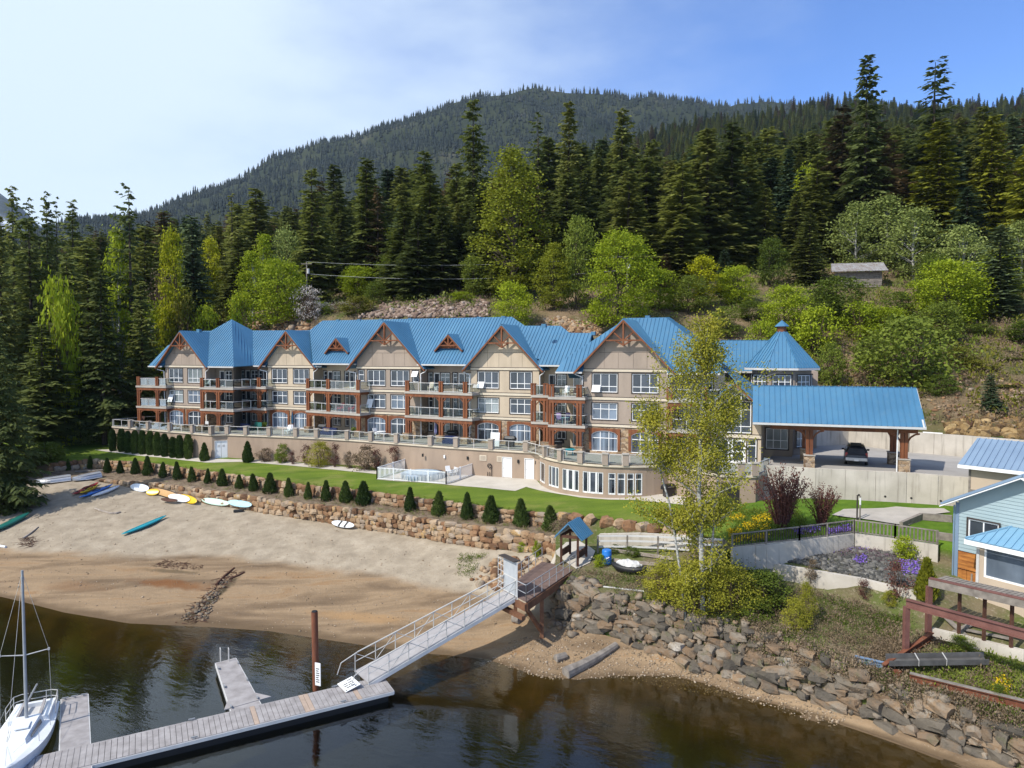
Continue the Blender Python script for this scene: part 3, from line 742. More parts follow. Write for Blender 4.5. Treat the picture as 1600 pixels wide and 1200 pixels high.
def window(par, fr, s0, s1, z0, z1, n, cols, rows, kind='glass_dark', casing=True, opened=None, depth=0.12, fw=0.075, name='window'):
 """white frame with glazing bars set in an opening; glass and dark casing are its own pieces. cols / rows: relative sizes"""
 f = MB()
 k = n - depth
 f.fbox(fr, s0, s1, k, k + 0.09, z0, z0 + fw); f.fbox(fr, s0, s1, k, k + 0.09, z1 - fw, z1)
 f.fbox(fr, s0, s0 + fw, k, k + 0.088, z0 + fw, z1 - fw); f.fbox(fr, s1 - fw, s1, k, k + 0.088, z0 + fw, z1 - fw)
 sx = [s0]; tot = sum(cols)
 for c in cols: sx.append(sx[-1] + (s1 - s0) * c / tot)
 zx = [z0]; tot = sum(rows)
 for c in rows: zx.append(zx[-1] + (z1 - z0) * c / tot)
 for x in sx[1:-1]: f.fbox(fr, x - fw * .45, x + fw * .45, k, k + 0.078, z0 + fw, z1 - fw)
 for z in zx[1:-1]: f.fbox(fr, s0 + fw, s1 - fw, k, k + 0.084, z - fw * .45, z + fw * .45)
 w = f.build(name, 'white_paint', par)
 g = MB()
 for a, b in zip(sx, sx[1:]):
  for c, d in zip(zx, zx[1:]):
   j = lambda: rng.uniform(-0.006, 0.006)
   g.face([fr.p(a, k + 0.03 + j(), c), fr.p(b, k + 0.03 + j(), c), fr.p(b, k + 0.03 + j(), d), fr.p(a, k + 0.03 + j(), d)])
 g.build('glass', kind, w)
 if casing:
  c = MB(); q = 0.10
  c.fbox(fr, s0 - q, s1 + q, n, n + 0.035, z1, z1 + q); c.fbox(fr, s0 - q, s1 + q, n, n + 0.045, z0 - q, z0)
  c.fbox(fr, s0 - q, s0, n, n + 0.033, z0, z1); c.fbox(fr, s1, s1 + q, n, n + 0.033, z0, z1)
  c.build('casing', 'dark_trim', w)
 if opened:
  a, b, c, d = opened; o = MB()
  o.slab([fr.p(a, n + 0.02, d), fr.p(b, n + 0.02, d), fr.p(b, n + 0.42, c), fr.p(a, n + 0.42, c)], fr.n * 0.04)
  o.build('open_sash', 'white_paint', w)
 return w
def arch_window(par, fr, sc, wd, z0, z1, n, kind):
 """segmental-arch window under a timber header: white frame, three lights"""
 s0, s1 = sc - wd / 2, sc + wd / 2; zs = z1 - 0.55; k = n - 0.10
 def az(s): t_ = (s - sc) / (wd / 2); return zs + 0.55 * math.sqrt(max(0.0, 1 - t_ * t_ * 0.92)) - 0.55 * math.sqrt(0.08) * 0
 N = 14
 hd = MB()  # spandrel panel with the arch cut out of it
 for i in range(N):
  a, b = s0 + wd * i / N, s0 + wd * (i + 1) / N
  hd.hexa([fr.p(a, n - 0.02, az(a)), fr.p(b, n - 0.02, az(b)), fr.p(b, n + 0.10, az(b)), fr.p(a, n + 0.10, az(a))],
    [fr.p(a, n - 0.02, z1 + 0.22), fr.p(b, n - 0.02, z1 + 0.22), fr.p(b, n + 0.10, z1 + 0.22), fr.p(a, n + 0.10, z1 + 0.22)])
 for a, b in ((s0 - 0.28, s0), (s1, s1 + 0.28)): hd.fbox(fr, a, b, n - 0.02, n + 0.12, z0 + 0.2, z1 + 0.22)
 hd.build('arch_header', 'timber', par)
 f = MB()
 fw = 0.075
 for i in range(N):
  a, b = s0 + wd * i / N, s0 + wd * (i + 1) / N
  f.hexa([fr.p(a, k, az(a) - fw), fr.p(b, k, az(b) - fw), fr.p(b, k + 0.09, az(b) - fw), fr.p(a, k + 0.09, az(a) - fw)],
               [fr.p(a, k, az(a)), fr.p(b, k, az(b)), fr.p(b, k + 0.09, az(b)), fr.p(a, k + 0.09, az(a))])
 f.fbox(fr, s0, s1, k, k + 0.09, z0, z0 + fw)
 for x in (s0, s0 + wd / 3 - fw / 2, s0 + 2 * wd / 3 - fw / 2, s1 - fw): f.fbox(fr, x, x + fw, k, k + 0.085, z0 + fw, az(x + fw / 2) - 0.02)
 f.fbox(fr, s0 + fw, s1 - fw, k, k + 0.08, z0 + (z1 - z0) * 0.62, z0 + (z1 - z0) * 0.62 + fw)
 w = f.build('window', 'white_paint', par)
 g = MB()
 for i in range(N):
  a, b = s0 + wd * i / N, s0 + wd * (i + 1) / N
  g.face([fr.p(a, k + 0.03, z0), fr.p(b, k + 0.03, z0), fr.p(b, k + 0.03, az(b)), fr.p(a, k + 0.03, az(a))])
 g.build('glass', kind, w)
def roof_plane(mb, seam, pts, up, spacing=0.42, th=0.14, m=0):
 """metal roof plane: slab plus standing seams running up the slope. pts: coplanar outline; up: vector pointing up the slope"""
 pts = [Vector(p) for p in pts]
 nrm = Vector((0, 0, 0))
 for i in range(1, len(pts) - 1): nrm += (pts[i] - pts[0]).cross(pts[i + 1] - pts[0])
 nrm.normalize()
 if nrm.z < 0: nrm = -nrm
 mb.slab([p - nrm * th for p in pts], nrm * th, m)
 up = (Vector(up) - nrm * Vector(up).dot(nrm)).normalized(); side = up.cross(nrm)
 o = pts[0]; q = [((p - o).dot(side), (p - o).dot(up)) for p in pts]
 lo, hi = min(a for a, _ in q), max(a for a, _ in q)
 k = math.ceil((lo + 0.05) / spacing) * spacing
 while k < hi - 0.03:
  ys = []
  for (a, b), (c, d) in zip(q, q[1:] + q[:1]):
   if (a - k) * (c - k) < 0: ys.append(b + (d - b) * (k - a) / (c - a))
  ys.sort()
  for y0, y1 in zip(ys[::2], ys[1::2]):
   if y1 - y0 > 0.15:
    seam.bar(o + side * k + up * (y0 + 0.02) + nrm * 0.028, o + side * k + up * (y1 - 0.03) + nrm * 0.028, 0.05, 0.07, nrm)
  k += spacing
def gable_truss(par, fr, n, zp, hw, slope, big=True):
 """open timber truss in the gable end: rakes, tie beam, king post, struts"""
 m = MB(); d = 0.16
 P = lambda s, z: fr.p(s, n, z)
 for sg in (-1, 1): m.bar(P(0, zp - 0.16), P(sg * hw, zp - 0.16 - hw * slope), d, 0.30, fr.n)
 f = 0.40 if big else 0.72
 zt = zp - hw * slope * f; st = hw * f
 m.bar(P(-st + 0.1, zt), P(st - 0.1, zt), d * 0.9, 0.24, fr.n)
 m.bar(P(0, zp - 0.25), P(0, zt - (0.55 if big else 0.0)), d * 0.95, 0.22, fr.n)
 if big:
  for sg in (-1, 1):
   m.bar(P(sg * 0.05, zt - 0.02), P(sg * st * 0.55, zt + (zp - zt) * 0.44), d * 0.8, 0.15, fr.n)
   m.bar(P(sg * st * 0.42, zt), P(0, zt - 0.5), d * 0.8, 0.13, fr.n)
 else:
  for sg in (-1, 1): m.bar(P(sg * 0.05, zt + 0.05), P(sg * st * 0.5, zt + (zp - zt) * 0.48), d * 0.8, 0.13, fr.n)
 m.build('gable_truss', 'timber', par)
ROOF, SEAM = MB(), MB()
GLS = ['glass_dark', 'glass_dark', 'glass_dark', 'glass_sky', 'glass_blind']
def gkind(): return rng.choice(GLS)
for gi, (u, y, w, paint, hw, wo) in enumerate(GDEF):
 fr = GF_[gi]; h = w / 2
 W, ST, TR, DK = MB(), MB(), MB(), MB()
 ops = []
 wins = []
 ww = 2.62
 for sg in (-1, 1):
  c = sg * wo
  ops.append((c - ww / 2, c + ww / 2, 16.22, 18.12)); ops.append((c - ww / 2, c + ww / 2, 13.42, 15.10))
 if gi == 2:
  for sg in (-1, 1): ops.append((sg * 3.95 - 0.42, sg * 3.95 + 0.42, 16.75, 18.10))
 wall_open(W, fr, -h, h, Z1 + 0.15, ZTOP, 0, ops)
 for sg in (-1, 1):
  n1, n0 = 0.0, -6.2
  q = [fr.p(sg * h, n1, Z1 + .15), fr.p(sg * h, n0, Z1 + .15), fr.p(sg * h, n0, ZTOP), fr.p(sg * h, n1, ZTOP)]
  W.face(q if sg > 0 else q[::-1])
  q = [fr.p(sg * h, n1, ZT - .1), fr.p(sg * h, n0, ZT - .1), fr.p(sg * h, n0, Z1 + .15), fr.p(sg * h, n1, Z1 + .15)]
  ST.face(q if sg > 0 else q[::-1])
 # gable triangle, panel joints, belts
 zr = 18.30; slope = 1.03; zp = zr + hw * slope
 zc = zp - h * slope
 W.face([fr.p(-h, 0, ZTOP), fr.p(h, 0, ZTOP), fr.p(h, 0, max(zc, ZTOP + .01)), fr.p(0, 0, zp), fr.p(-h, 0, max(zc, ZTOP + .01))])
 for s in (-h * .5, -h * .16, h * .2, h * .52):
  DK.fbox(fr, s - .012, s + .012, 0, 0.006, ZTOP + .2, zp - abs(s) * slope - .6 if abs(s) > h * .4 else ZTOP + 1.75)
 DK.fbox(fr, -h * .62, h * .62, 0, 0.008, ZTOP + 1.76, ZTOP + 1.79)
 for z, t_ in ((Z1 + .16, .24), (Z2 + .02, .26), (ZTOP - .06, .24)):
  TR.fbox(fr, -h - .04, h + .04, 0, 0.07, z - t_ / 2, z + t_ / 2)
  DK.fbox(fr, -h - .03, h + .03, 0, 0.045, z + t_ / 2, z + t_ / 2 + .07); DK.fbox(fr, -h - .03, h + .03, 0, 0.045, z - t_ / 2 - .07, z - t_ / 2)  # dark strips paint the shadow line along each belt
 # stone ground floor with two arched windows
 aops = []
 for sg in (-1, 1):
  c = sg * wo; aops.append((c - 1.36, c + 1.36, 10.15, 12.28))
 wall_open(ST, fr, -h, h, ZT - .1, Z1 + .15, 0, aops)
 W.build('wall', paint, apt); ST.build('stone_base', 'stone_veneer', apt); TR.build('belt_course', 'cream_trim', apt); DK.build('shadow_joint_line', 'dark_trim', apt)
 for sg in (-1, 1):
  c = sg * wo
  op = (c - ww / 2 + .03, c - ww / 6, 16.25, 16.95) if (gi in (3, 4) and sg < 0) else None
  window(apt, fr, c - ww / 2, c + ww / 2, 16.22, 18.12, 0, (1, 1, 1), (0.9, 2), gkind(), True, op)
  op = (c - ww / 2 + .03, c - ww / 6, 13.45, 14.5) if (gi in (0, 2) and sg < 0) else None
  window(apt, fr, c - ww / 2, c + ww / 2, 13.42, 15.10, 0, (1, 1, 1), (1.75, 1), gkind(), True, op)
  arch_window(apt, fr, c, 2.72, 10.15, 12.28, 0, rng.choice(['glass_dark', 'glass_sky', 'glass_sky']))
 if gi == 2:
  for sg in (-1, 1): window(apt, fr, sg * 3.95 - .42, sg * 3.95 + .42, 16.75, 18.10, 0, (1,), (1, .7), 'glass_dark', True, (3.95 - .4, 3.95 + .4, 17.4, 18.05) if sg > 0 else None)
 # the gable's own roof
 up = lambda sg: (fr.r * -sg) + Vector((0, 0, slope))
 nb = -6.0
 for sg in (-1, 1):
  roof_plane(ROOF, SEAM, [fr.p(0, .8, zp + .1), fr.p(sg * hw, .8, zr + .1), fr.p(sg * hw, nb, zr + .1), fr.p(0, nb, zp + .1)], up(sg))
 SF = MB()
 for sg in (-1, 1):
  a = [fr.p(0, .78, zp - .06), fr.p(sg * hw, .78, zr - .06), fr.p(sg * hw, .0, zr - .06), fr.p(0, .0, zp - .06)]
  SF.slab(a, (0, 0, -0.03))
 SF.build('soffit', 'soffit', apt)
 gable_truss(apt, fr, .72, zp, hw, slope)
 # downpipes from the valley gutters
 for sg in (-1, 1):
  dp = MB()
  x = sg * (h + .14)
  dp.path([fr.p(sg * (hw + .1), .55, zr - .05), fr.p(sg * (hw - .1), .5, zr - .3), fr.p(x, .12, zr - .55), fr.p(x, .12, ZT + .05)], [.05] * 4, 6)
  dp.build('downpipe', 'white_paint', apt)
# main roofs: front planes whose upper outline is the building's skyline
def front_plane(base_pt, fr, z, pixels, down):
 """outline of a 45 degree front slope through base_pt at height z: skyline corners, then eave corners on the slope's foot"""
 nv = (fr.n * 1.0 + Vector((0, 0, 1.0))).normalized(); p0 = Vector((base_pt.x, base_pt.y, z))
 P = [plane_hit(u, v, p0, nv) for u, v in pixels]
 for u in down:   # eave corner in image column u
  k = Fr((p0.x, p0.y), 0); k.r = fr.r; k.n = fr.n
  P.append(k.p(k.s_of(u, 0, z), 0, z))
 return P
UPF = lambda fr: -fr.n + Vector((0, 0, 1))
BACK = MB()
def close_back(top, fr, zb=17.5, run=6.5):
 for a, b in zip(top, top[1:]):
  q = lambda p: Vector((p.x, p.y, 0)) - fr.n * (p.z - zb) + Vector((0, 0, zb))
  BACK.face([a, b, q(b), q(a)])
f1, f2, f3, f4, f5 = GF_
GUT = MB()
def block(fr, n, z, top, right, left, gables=()):
 P = front_plane(fr.p(0, n, 0), fr, z, top, (right, left))
 p0 = fr.p(0, n, 0); nt = len(top)
 zpl = lambda q: z + (p0 - Vector((q.x, q.y, 0))).dot(fr.n)
 e1, e0 = P[nt], P[nt + 1]; ch = [e1]      # eave runs right to left, stepping back behind each gable wall
 for gi in sorted(gables, reverse=True):
  g = GF_[gi]; hh = GDEF[gi][2] / 2 + .02
  for s_, inner in ((hh, 0), (hh, 1), (-hh, 1), (-hh, 0)):
   q = g.p(s_, -.06, 0)
   if not inner: q = q + fr.n * (n - (q - fr.o).dot(fr.n))
   q.z = zpl(q); ch.append(q)
 ch.append(e0)
 full = ch
 for k in range(0, len(full) - 1, 4):
  a, b = full[k], full[k + 1]
  if (a - b).length > .2: GUT.bar(a + fr.n * .06 - Vector((0, 0, .1)), b + fr.n * .06 - Vector((0, 0, .1)), .12, .17)
 P = P[:nt] + ch
 roof_plane(ROOF, SEAM, P, UPF(fr)); close_back(P[:nt], fr)
 return P[:nt] + [e1, e0]
# west wing with its hipped end
A = block(f1, .5, 18.5, [(262, 540), (318, 517), (330, 517), (362, 499)], 365, 232, (0,))
hipc = plane_hit(395, 516.5, f2.p(0, .45, 18.6), (f2.n + Vector((0, 0, 1))).normalized())
k2 = Fr((0, 0), 0); k2.o = f2.o.copy(); k2.r = f2.r; k2.n = f2.n
foot = f2.p(f2.s_of(396, .45, 18.6), .45, 18.6)
roof_plane(ROOF, SEAM, [A[3], hipc, foot, A[4]], Vector((A[3] + hipc) / 2 - (foot + A[4]) / 2))
west = [A[0], A[5], A[5] - f1.n * 6 + f1.r * -0.0]
roof_plane(ROOF, SEAM, [A[0], A[5], A[5] - f1.n * 8.0 - f1.r * 0.2, A[0] - f1.n * 5.0], f1.r + Vector((0, 0, 1)))
B = block(f2, .45, 18.6, [(395, 516.5), (500, 516)], 503, 396, (1,))
fc = Fr((f3.o.x, f3.o.y), math.degrees(math.atan2(-(f4.o.y - f3.o.y), f4.o.x - f3.o.x)))
C = block(fc, .35, 18.95, [(484, 516), (504, 501), (800, 495), (820, 509), (876, 509), (890, 520), (925, 520.5)], 915, 489, (2, 3))
D = block(f5, .55, 18.3, [(880, 562), (980, 497), (1040, 496), (1128, 566)], 1126, 868, (4,))
# east face of the end hip and the catslide down to the lobby
q0, q1 = D[2], D[3]
east = [q0, q1, q1 - f5.n * 5.0 + Vector((0, 0, 0.6)), q0 - f5.n * 1.5]
roof_plane(ROOF, SEAM, east, Vector((-1, 0.2, 1)))
close_back([q0, q0 - f5.n * 1.5], f5)
# small triangular dormers on the middle roof
for u, v, hwid in ((529.5, 529, 1.75), (704, 525, 1.75)):
 tip = plane_hit(u, v + 20, fc.p(0, .35, 18.95), (fc.n + Vector((0, 0, 1))).normalized())
 dz = 1.75; fr = Fr((tip.x, tip.y), 26); zb = tip.z + 0.05
 for sg in (-1, 1):
  roof_plane(ROOF, SEAM, [fr.p(0, .55, zb + dz), fr.p(sg * hwid * 1.12, .55, zb - .15), fr.p(sg * hwid * 1.12, -0.2, zb - .15), fr.p(0, -2.2, zb + dz)], -fr.r * sg + Vector((0, 0, 1)))
 m = MB(); m.face([fr.p(-hwid * .95, .02, zb), fr.p(hwid * .95, .02, zb), fr.p(0, .02, zb + dz - .12)])
 m.build('dormer_face', 'timber', apt)
 gable_truss(apt, fr, .48, zb + dz - .02, hwid * 1.1, 1.0, False)
ROOF.build('roof', 'roof_blue', apt); SEAM.build('standing_seams', 'roof_blue', apt, kind='stuff'); BACK.build('rear_roof', 'roof_blue', apt)
# ridge vents
rv = MB()
for u, v in ((466, 501), (494, 500), (527, 499.5), (560, 499), (594, 498.5), (640, 497.5), (690, 497), (748, 495.5), (786, 494.5)):
 p = plane_hit(u, v + 3, fc.p(0, .35, 18.95), (fc.n + Vector((0, 0, 1))).normalized()) - fc.n * 0.2
 if u > 500: rv.box((p.x, p.y, p.z + 0.12), (.5, .4, .32), -R(26))
for u, v in ((311, 515), (850, 507), (1012, 494), (927, 519)):
 p = atY(u, v + 2, 88 if u < 500 else 76); rv.box((p.x, p.y, p.z), (.5, .4, .4), -R(23))
rv.build('ridge_vent', 'roof_blue', apt)
# eaves: gutters along the slopes' feet
GUT.build('gutter', 'rail_grey', apt)
# ---- the recesses between the gables: walls, doors, balconies
def line_frame(a, b):
 d = b - a
 f = Fr((a.x, a.y), math.degrees(math.atan2(-d.y, d.x))); f.len = Vector((d.x, d.y, 0)).length
 return f
def recess(a, b, paint, ztop=19.2):
 """wall from a to b on all floors, with balcony doors and windows"""
 fr = line_frame(a, b); L = fr.len
 W, TR = MB(), MB()
 ops, items = [], []
 nunit = max(1, round(L / 3.9))
 for zf in (ZT, Z1 + .15, Z2 + .15):
  for k in range(nunit):
   c = L * (k + .5) / nunit
   wd = min(L / nunit * .42, 1.5)
   items.append(('door', c - .95, c, zf + .02, zf + 2.15)); items.append(('win', c + .12, c + .12 + wd * .9, zf + .75, zf + 2.15))
   if L / nunit > 3.2: items.append(('win', c - 1.75, c - 1.1, zf + .75, zf + 2.15))
 ops = [i[1:] for i in items]
 wall_open(W, fr, 0, L, ZT - .1, ztop, 0, ops)
 W.build('recess_wall', paint, apt)
 for kind, s0, s1, z0, z1 in items:
  window(apt, fr, s0, s1, z0, z1, 0, (1,) if kind == 'door' else ((1, 1) if s1 - s0 > 1 else (1,)), (1,) if kind == 'door' else (1.6, 1), rng.choice(['glass_dark', 'glass_dark', 'glass_blind']), kind != 'door', None, fw=.13 if kind == 'door' else .08, name='balcony_door' if kind == 'door' else 'window')
 return fr
def rail_run(par, pts, z, step=1.5, h=1.05, name='railing', mat='rail_grey', glass=True, ends=True):
 """top rail, posts and clear glass panels along pts (plan) at floor height z"""
 m, g = MB(), MB()
 for a, b in zip(pts, pts[1:]):
  a, b = Vector((a.x, a.y, z)), Vector((b.x, b.y, z)); d = b - a; L = d.length; n = max(1, round(L / step))
  up = Vector((0, 0, 1))
  m.bar(a + up * h, b + up * h, .07, .055); m.bar(a + up * .09, b + up * .09, .045, .045)
  for k in range(n + 1):
   p = a + d * (k / n); m.bar(p, p + up * (h - .03), .055, .055, (1, 0, 0))
  if glass:
   t_ = d.normalized().cross(up) * .008
   for k in range(n):
    p, q = a + d * ((k + .06) / n), a + d * ((k + .94) / n)
    g.hexa([p - t_ + up * .14, q - t_ + up * .14, q + t_ + up * .14, p + t_ + up * .14], [p - t_ + up * (h - .06), q - t_ + up * (h - .06), q + t_ + up * (h - .06), p + t_ + up * (h - .06)])
 r = m.build(name, mat, par)
 if glass and g.v: g.build('glass_panel', 'rail_glass', r)
 return r
BALC = []
def balcony(frl, us, wall_n, nfront, ends, braces=True):
 """frl: frame whose s axis runs along the balcony front; us: photo columns of the post pairs; ends: photo columns of the slab ends"""
 sp = [frl.s_of(u, nfront, 14.0) for u in us]; e0, e1 = frl.s_of(ends[0], nfront, 14.0), frl.s_of(ends[1], nfront, 14.0)
 for zi, z in enumerate((Z1 + .13, Z2 + .13)):
  sl = MB(); sl.fbox(frl, e0, e1, wall_n, nfront + .18, z - .26, z)
  b = sl.build('balcony', 'slab_concrete', apt)
  bm_ = MB(); bm_.fbox(frl, e0 + .05, e1 - .05, nfront - .12, nfront + .10, z - .62, z - .262)
  for s in sp: bm_.fbox(frl, s - .09, s + .09, wall_n + .02, nfront - .121, z - .58, z - .262)
  if zi == 0 and braces:
   for s in sp:
    for sg in (-1, 1):
     if e0 < s + sg * .9 < e1:
      pts = [frl.p(s + sg * (.12 + .78 * (1 - math.cos(t_))), nfront, z - .6 - .95 * (1 - math.sin(t_))) for t_ in (0, .4, .8, 1.2, 1.57)]
      for p, q in zip(pts, pts[1:]): bm_.bar(p, q, .13, .13, frl.n)
  elif braces:
   for s in sp:
    for sg in (-1, 1):
     if e0 < s + sg * .8 < e1: bm_.bar(frl.p(s + sg * .1, nfront, z - 1.25), frl.p(s + sg * .72, nfront, z - .6), .11, .11, frl.n)
  bm_.build('beam', 'timber', b)
  corners = [frl.p(e0 + .1, wall_n + .05, 0), frl.p(e0 + .1, nfront + .02, 0), frl.p(e1 - .1, nfront + .02, 0), frl.p(e1 - .1, wall_n + .05, 0)]
  m, g = MB(), MB()
  stops = sorted([e0 + .1, e1 - .1] + sp)
  segs = [(corners[0], corners[1])] + [(frl.p(a, nfront + .02, 0), frl.p(c, nfront + .02, 0)) for a, c in zip(stops, stops[1:]) if c - a > .4] + [(corners[2], corners[3])]
  for a, c in segs:
   a, c = Vector((a.x, a.y, z)), Vector((c.x, c.y, z)); d = c - a; up = Vector((0, 0, 1)); n = max(1, round(d.length / 1.5))
   m.bar(a + up * 1.05, c + up * 1.05, .075, .06); m.bar(a + up * .09, c + up * .09, .05, .05)
   for k in range(n + 1): p = a + d * (k / n); m.bar(p, p + up * 1.02, .06, .06, (1, 0, 0))
   t_ = d.normalized().cross(up) * .008
   for k in range(n):
    p, q = a + d * ((k + .06) / n), a + d * ((k + .94) / n)
    g.hexa([p - t_ + up * .14, q - t_ + up * .14, q + t_ + up * .14, p + t_ + up * .14], [p - t_ + up * .99, q - t_ + up * .99, q + t_ + up * .99, p + t_ + up * .99])
  m.build('railing', 'rail_grey', b); g.build('glass_panel', 'rail_glass', b)
 for s in sp:
  po = MB(); ba = MB()
  for o in (-.17, .17):
   po.fbox(frl, s + o - .12, s + o + .12, nfront - .1, nfront + .14, ZT + .75, Z1 - .49)
   po.fbox(frl, s + o - .12, s + o + .12, nfront - .1, nfront + .14, Z1 + .135, Z2 - .49)
   po.fbox(frl, s + o - .12, s + o + .12, nfront - .1, nfront + .14, Z2 + .135, Z2 + 1.35)
  po.fbox(frl, s - .32, s + .32, nfront - .13, nfront + .17, Z2 + 1.35, Z2 + 1.41)
  ba.fbox(frl, s - .45, s + .45, nfront - .38, nfront + .42, ZT, ZT + .68); ba.fbox(frl, s - .5, s + .5, nfront - .43, nfront + .47, ZT + .68, ZT + .751)
  po.build('balcony_post', 'timber', apt); ba.build('post_base', 'stone_veneer', apt)
 BALC.append((frl, sp, e0, e1, nfront, wall_n))
h = [g[2] / 2 for g in GDEF]
r1a = f1.s_of(365, -1.8, 15)
recess(f1.p(h[0], -1.8, 0), f1.p(r1a, -1.8, 0), 'stucco_taupe')
stepw = MB(); a, b = f1.p(r1a, -1.8, 0), f2.p(f2.s_of(378, -1.8, 15), -1.8, 0)
stepw.face([Vector((a.x, a.y, ZT - .1)), Vector((b.x, b.y, ZT - .1)), Vector((b.x, b.y, 19.2)), Vector((a.x, a.y, 19.2))])
stepw.build('recess_wall', 'stucco_taupe', apt)
recess(b, f2.p(-h[1], -1.8, 0), 'stucco_taupe')
fl = {}
fl[2] = line_frame(f2.p(h[1], 0, 0), f3.p(-h[2], 0, 0)); fl[3] = line_frame(f3.p(h[2], 0, 0), f4.p(-h[3], 0, 0))
recess(f2.p(h[1], -1.8, 0), f3.p(-h[2], -1.8, 0), 'stucco_tan')
recess(f3.p(h[2], -1.8, 0), f4.p(-h[3], -1.8, 0), 'stucco_taupe')
recess(f4.p(h[3], -1.6, 0), f5.p(-h[4], -3.6, 0), 'stucco_tan')
recess(f5.p(h[4], -1.8, 0), f5.p(h[4] + 5.2, -1.8, 0), 'stucco_tan', 18.25)
recess(f1.p(-h[0] - 2.2, -3.2, 0), f1.p(-h[0], -3.2, 0), 'stucco_taupe')
wl_ = MB(); a, b = f1.p(-h[0] - 2.2, -3.2, 0), f1.p(-h[0] - 2.2, -12, 0)
wl_.face([Vector((a.x, a.y, ZT - .1)), Vector((a.x, a.y, 18.6)), Vector((b.x, b.y, 18.6)), Vector((b.x, b.y, ZT - .1))]); wl_.build('end_wall', 'stucco_taupe', apt)
balcony(f1, (217.5, 246.5), -3.2, .9, (214, 261))
balcony(f1, (316.5, 341.5), -1.8, 1.3, (313.5, 366))
balcony(f2, (405.5,), -1.8, 1.3, (377, 417))
balcony(fl[2], (482, 513.5, 560.5), -1.8, 1.35, (479, 564))
balcony(fl[3], (637, 689.5, 727.5), -1.8, 1.35, (633.5, 739))
balcony(f5, (833.5, 853), -4.2, -1.35, (830.5, 857.5))
balcony(f5, (862, 905), -3.6, .9, (857, 915))
balcony(f5, (1046, 1100), -1.8, 1.2, (1043, 1124))
# ------------------------------------------------------------------ terrace with its beige wall and the curved pavilion below it
TP = [at(176, 666, 9.75), at(331, 678.8, 9.75), at(355, 678, 9.75), at(500, 684, 9.75), at(552, 687, 9.75), at(700, 698, 9.75), at(836, 706, 9.75)]
TP = [Vector((p.x, p.y, 0)) for p in TP]
BC, BR = Vector((11.2, 71.4, 0)), 8.35
def arc_pt(a, r=BR): return BC + Vector((math.cos(a) * r, math.sin(a) * r, 0))
a_start = math.atan2(TP[-1].y - BC.y, TP[-1].x - BC.x); a_start = a_start if a_start > 0 else a_start + 2 * math.pi
a_end = R(295)
ARC = [arc_pt(a_start + (a_end - a_start) * i / 22) for i in range(23)]
TE = [at(1125, 742, 9.75), at(1181, 743, 9.75), at(1204, 733, 9.75)]
TE = [Vector((p.x, p.y, 0)) for p in TE]
EDGE = TP + ARC[1:] + TE
ter = thing('terrace', 'beige stucco terrace wall with stone columns and glass railing along the apartment building', 'terrace', (EDGE[4].x, EDGE[4].y, 6.6))
def gz(p): return ground_z(p.x, p.y, 9.0)
# bulge openings: (u0, u1, kind)
wall, cap = MB(), MB()
def wall_seg(a, b, ops=(), m=wall):
 d = (b - a); L = d.length; fr = Fr((a.x, a.y), math.degrees(math.atan2(-d.y, d.x)))
 wall_open(m, fr, 0, L, 5.8, 9.6, 0, list(ops), .12)
 return fr, L
door_specs = {5: [(0.612, 'double', 336, 356)],}
seg_fr = []
for i, (a, b) in enumerate(zip(EDGE, EDGE[1:])):
 d = b - a; fr = Fr((a.x, a.y), math.degrees(math.atan2(-d.y, d.x))); fr.len = d.length
 seg_fr.append(fr)
def col_s(fr, u, z=8.0): return fr.s_of(u, 0, z)
ops = {}
dd = []     # doors to hang
zf = 6.62
ops[1] = [(col_s(seg_fr[1], 336.5), col_s(seg_fr[1], 354.5), zf, zf + 2.2)]; dd.append((1, *ops[1][0], 2))
zg = 6.78
ops[5] = [(col_s(seg_fr[5], 785.5), col_s(seg_fr[5], 799), zg, zg + 2.15), (col_s(seg_fr[5], 820.5), col_s(seg_fr[5], 833.5), zg, zg + 2.15)]
for o in ops[5]: dd.append((5, *o, 1))
nT = len(TP) - 1
bul = []
BU = [(844, 851), (857.5, 872.5), (879, 904), (911, 942), (951, 961), (965, 976), (980, 990), (993, 1003)]
for k in range(22):
 si = nT + k; fr = seg_fr[si]
 for u0, u1 in BU:
  s0, s1 = col_s(fr, u0), col_s(fr, u1); s0, s1 = max(s0, 0.0), min(s1, fr.len)
  if s1 - s0 > .06 and s0 < fr.len: ops.setdefault(si, []).append((s0, s1, 6.98, 9.02)); bul.append((si, s0, s1))
for i, fr in enumerate(seg_fr):
 wall_open(wall, fr, 0, fr.len, 5.9, 9.58, 0, ops.get(i, []), .14)
wall.build('wall', 'stucco_beige', ter)
for i, (a, b) in enumerate(zip(EDGE, EDGE[1:])):
 e = (b - a).normalized() * .02
 cap.bar(a - e + Vector((0, 0, 9.665)), b + e + Vector((0, 0, 9.665)), .30, .17)
 fr = seg_fr[i]
cap.build('coping', 'cream_trim', ter)
# floor
fm = MB()
inner = [f1.p(-h[0] - 6, -3, 0), f1.p(-h[0], -2.5, 0), f1.p(h[0] + 3, -2.5, 0), f2.p(0, -3, 0), f2.p(h[1], -2.5, 0), f3.p(0, -2.5, 0), f4.p(0, -2.5, 0), f5.p(-h[4] - 2, -2.5, 0), f5.p(0, -2.5, 0), f5.p(h[4] + 6, -2.4, 0), Vector((24.2, 64.5, 0))]
import bmesh
bmx = bmesh.new()
vv = [bmx.verts.new((p.x, p.y, ZT - .02)) for p in EDGE + inner[::-1]]
bmx.faces.new(vv); bmesh.ops.triangulate(bmx, faces=bmx.faces[:])
me = bpy.data.meshes.new('terrace_floor'); bmx.to_mesh(me); bmx.free(); me.materials.append(MATS['slab_concrete'])
for v in me.vertices: v.co -= ter.location
o = link('terrace_floor', me, ter)
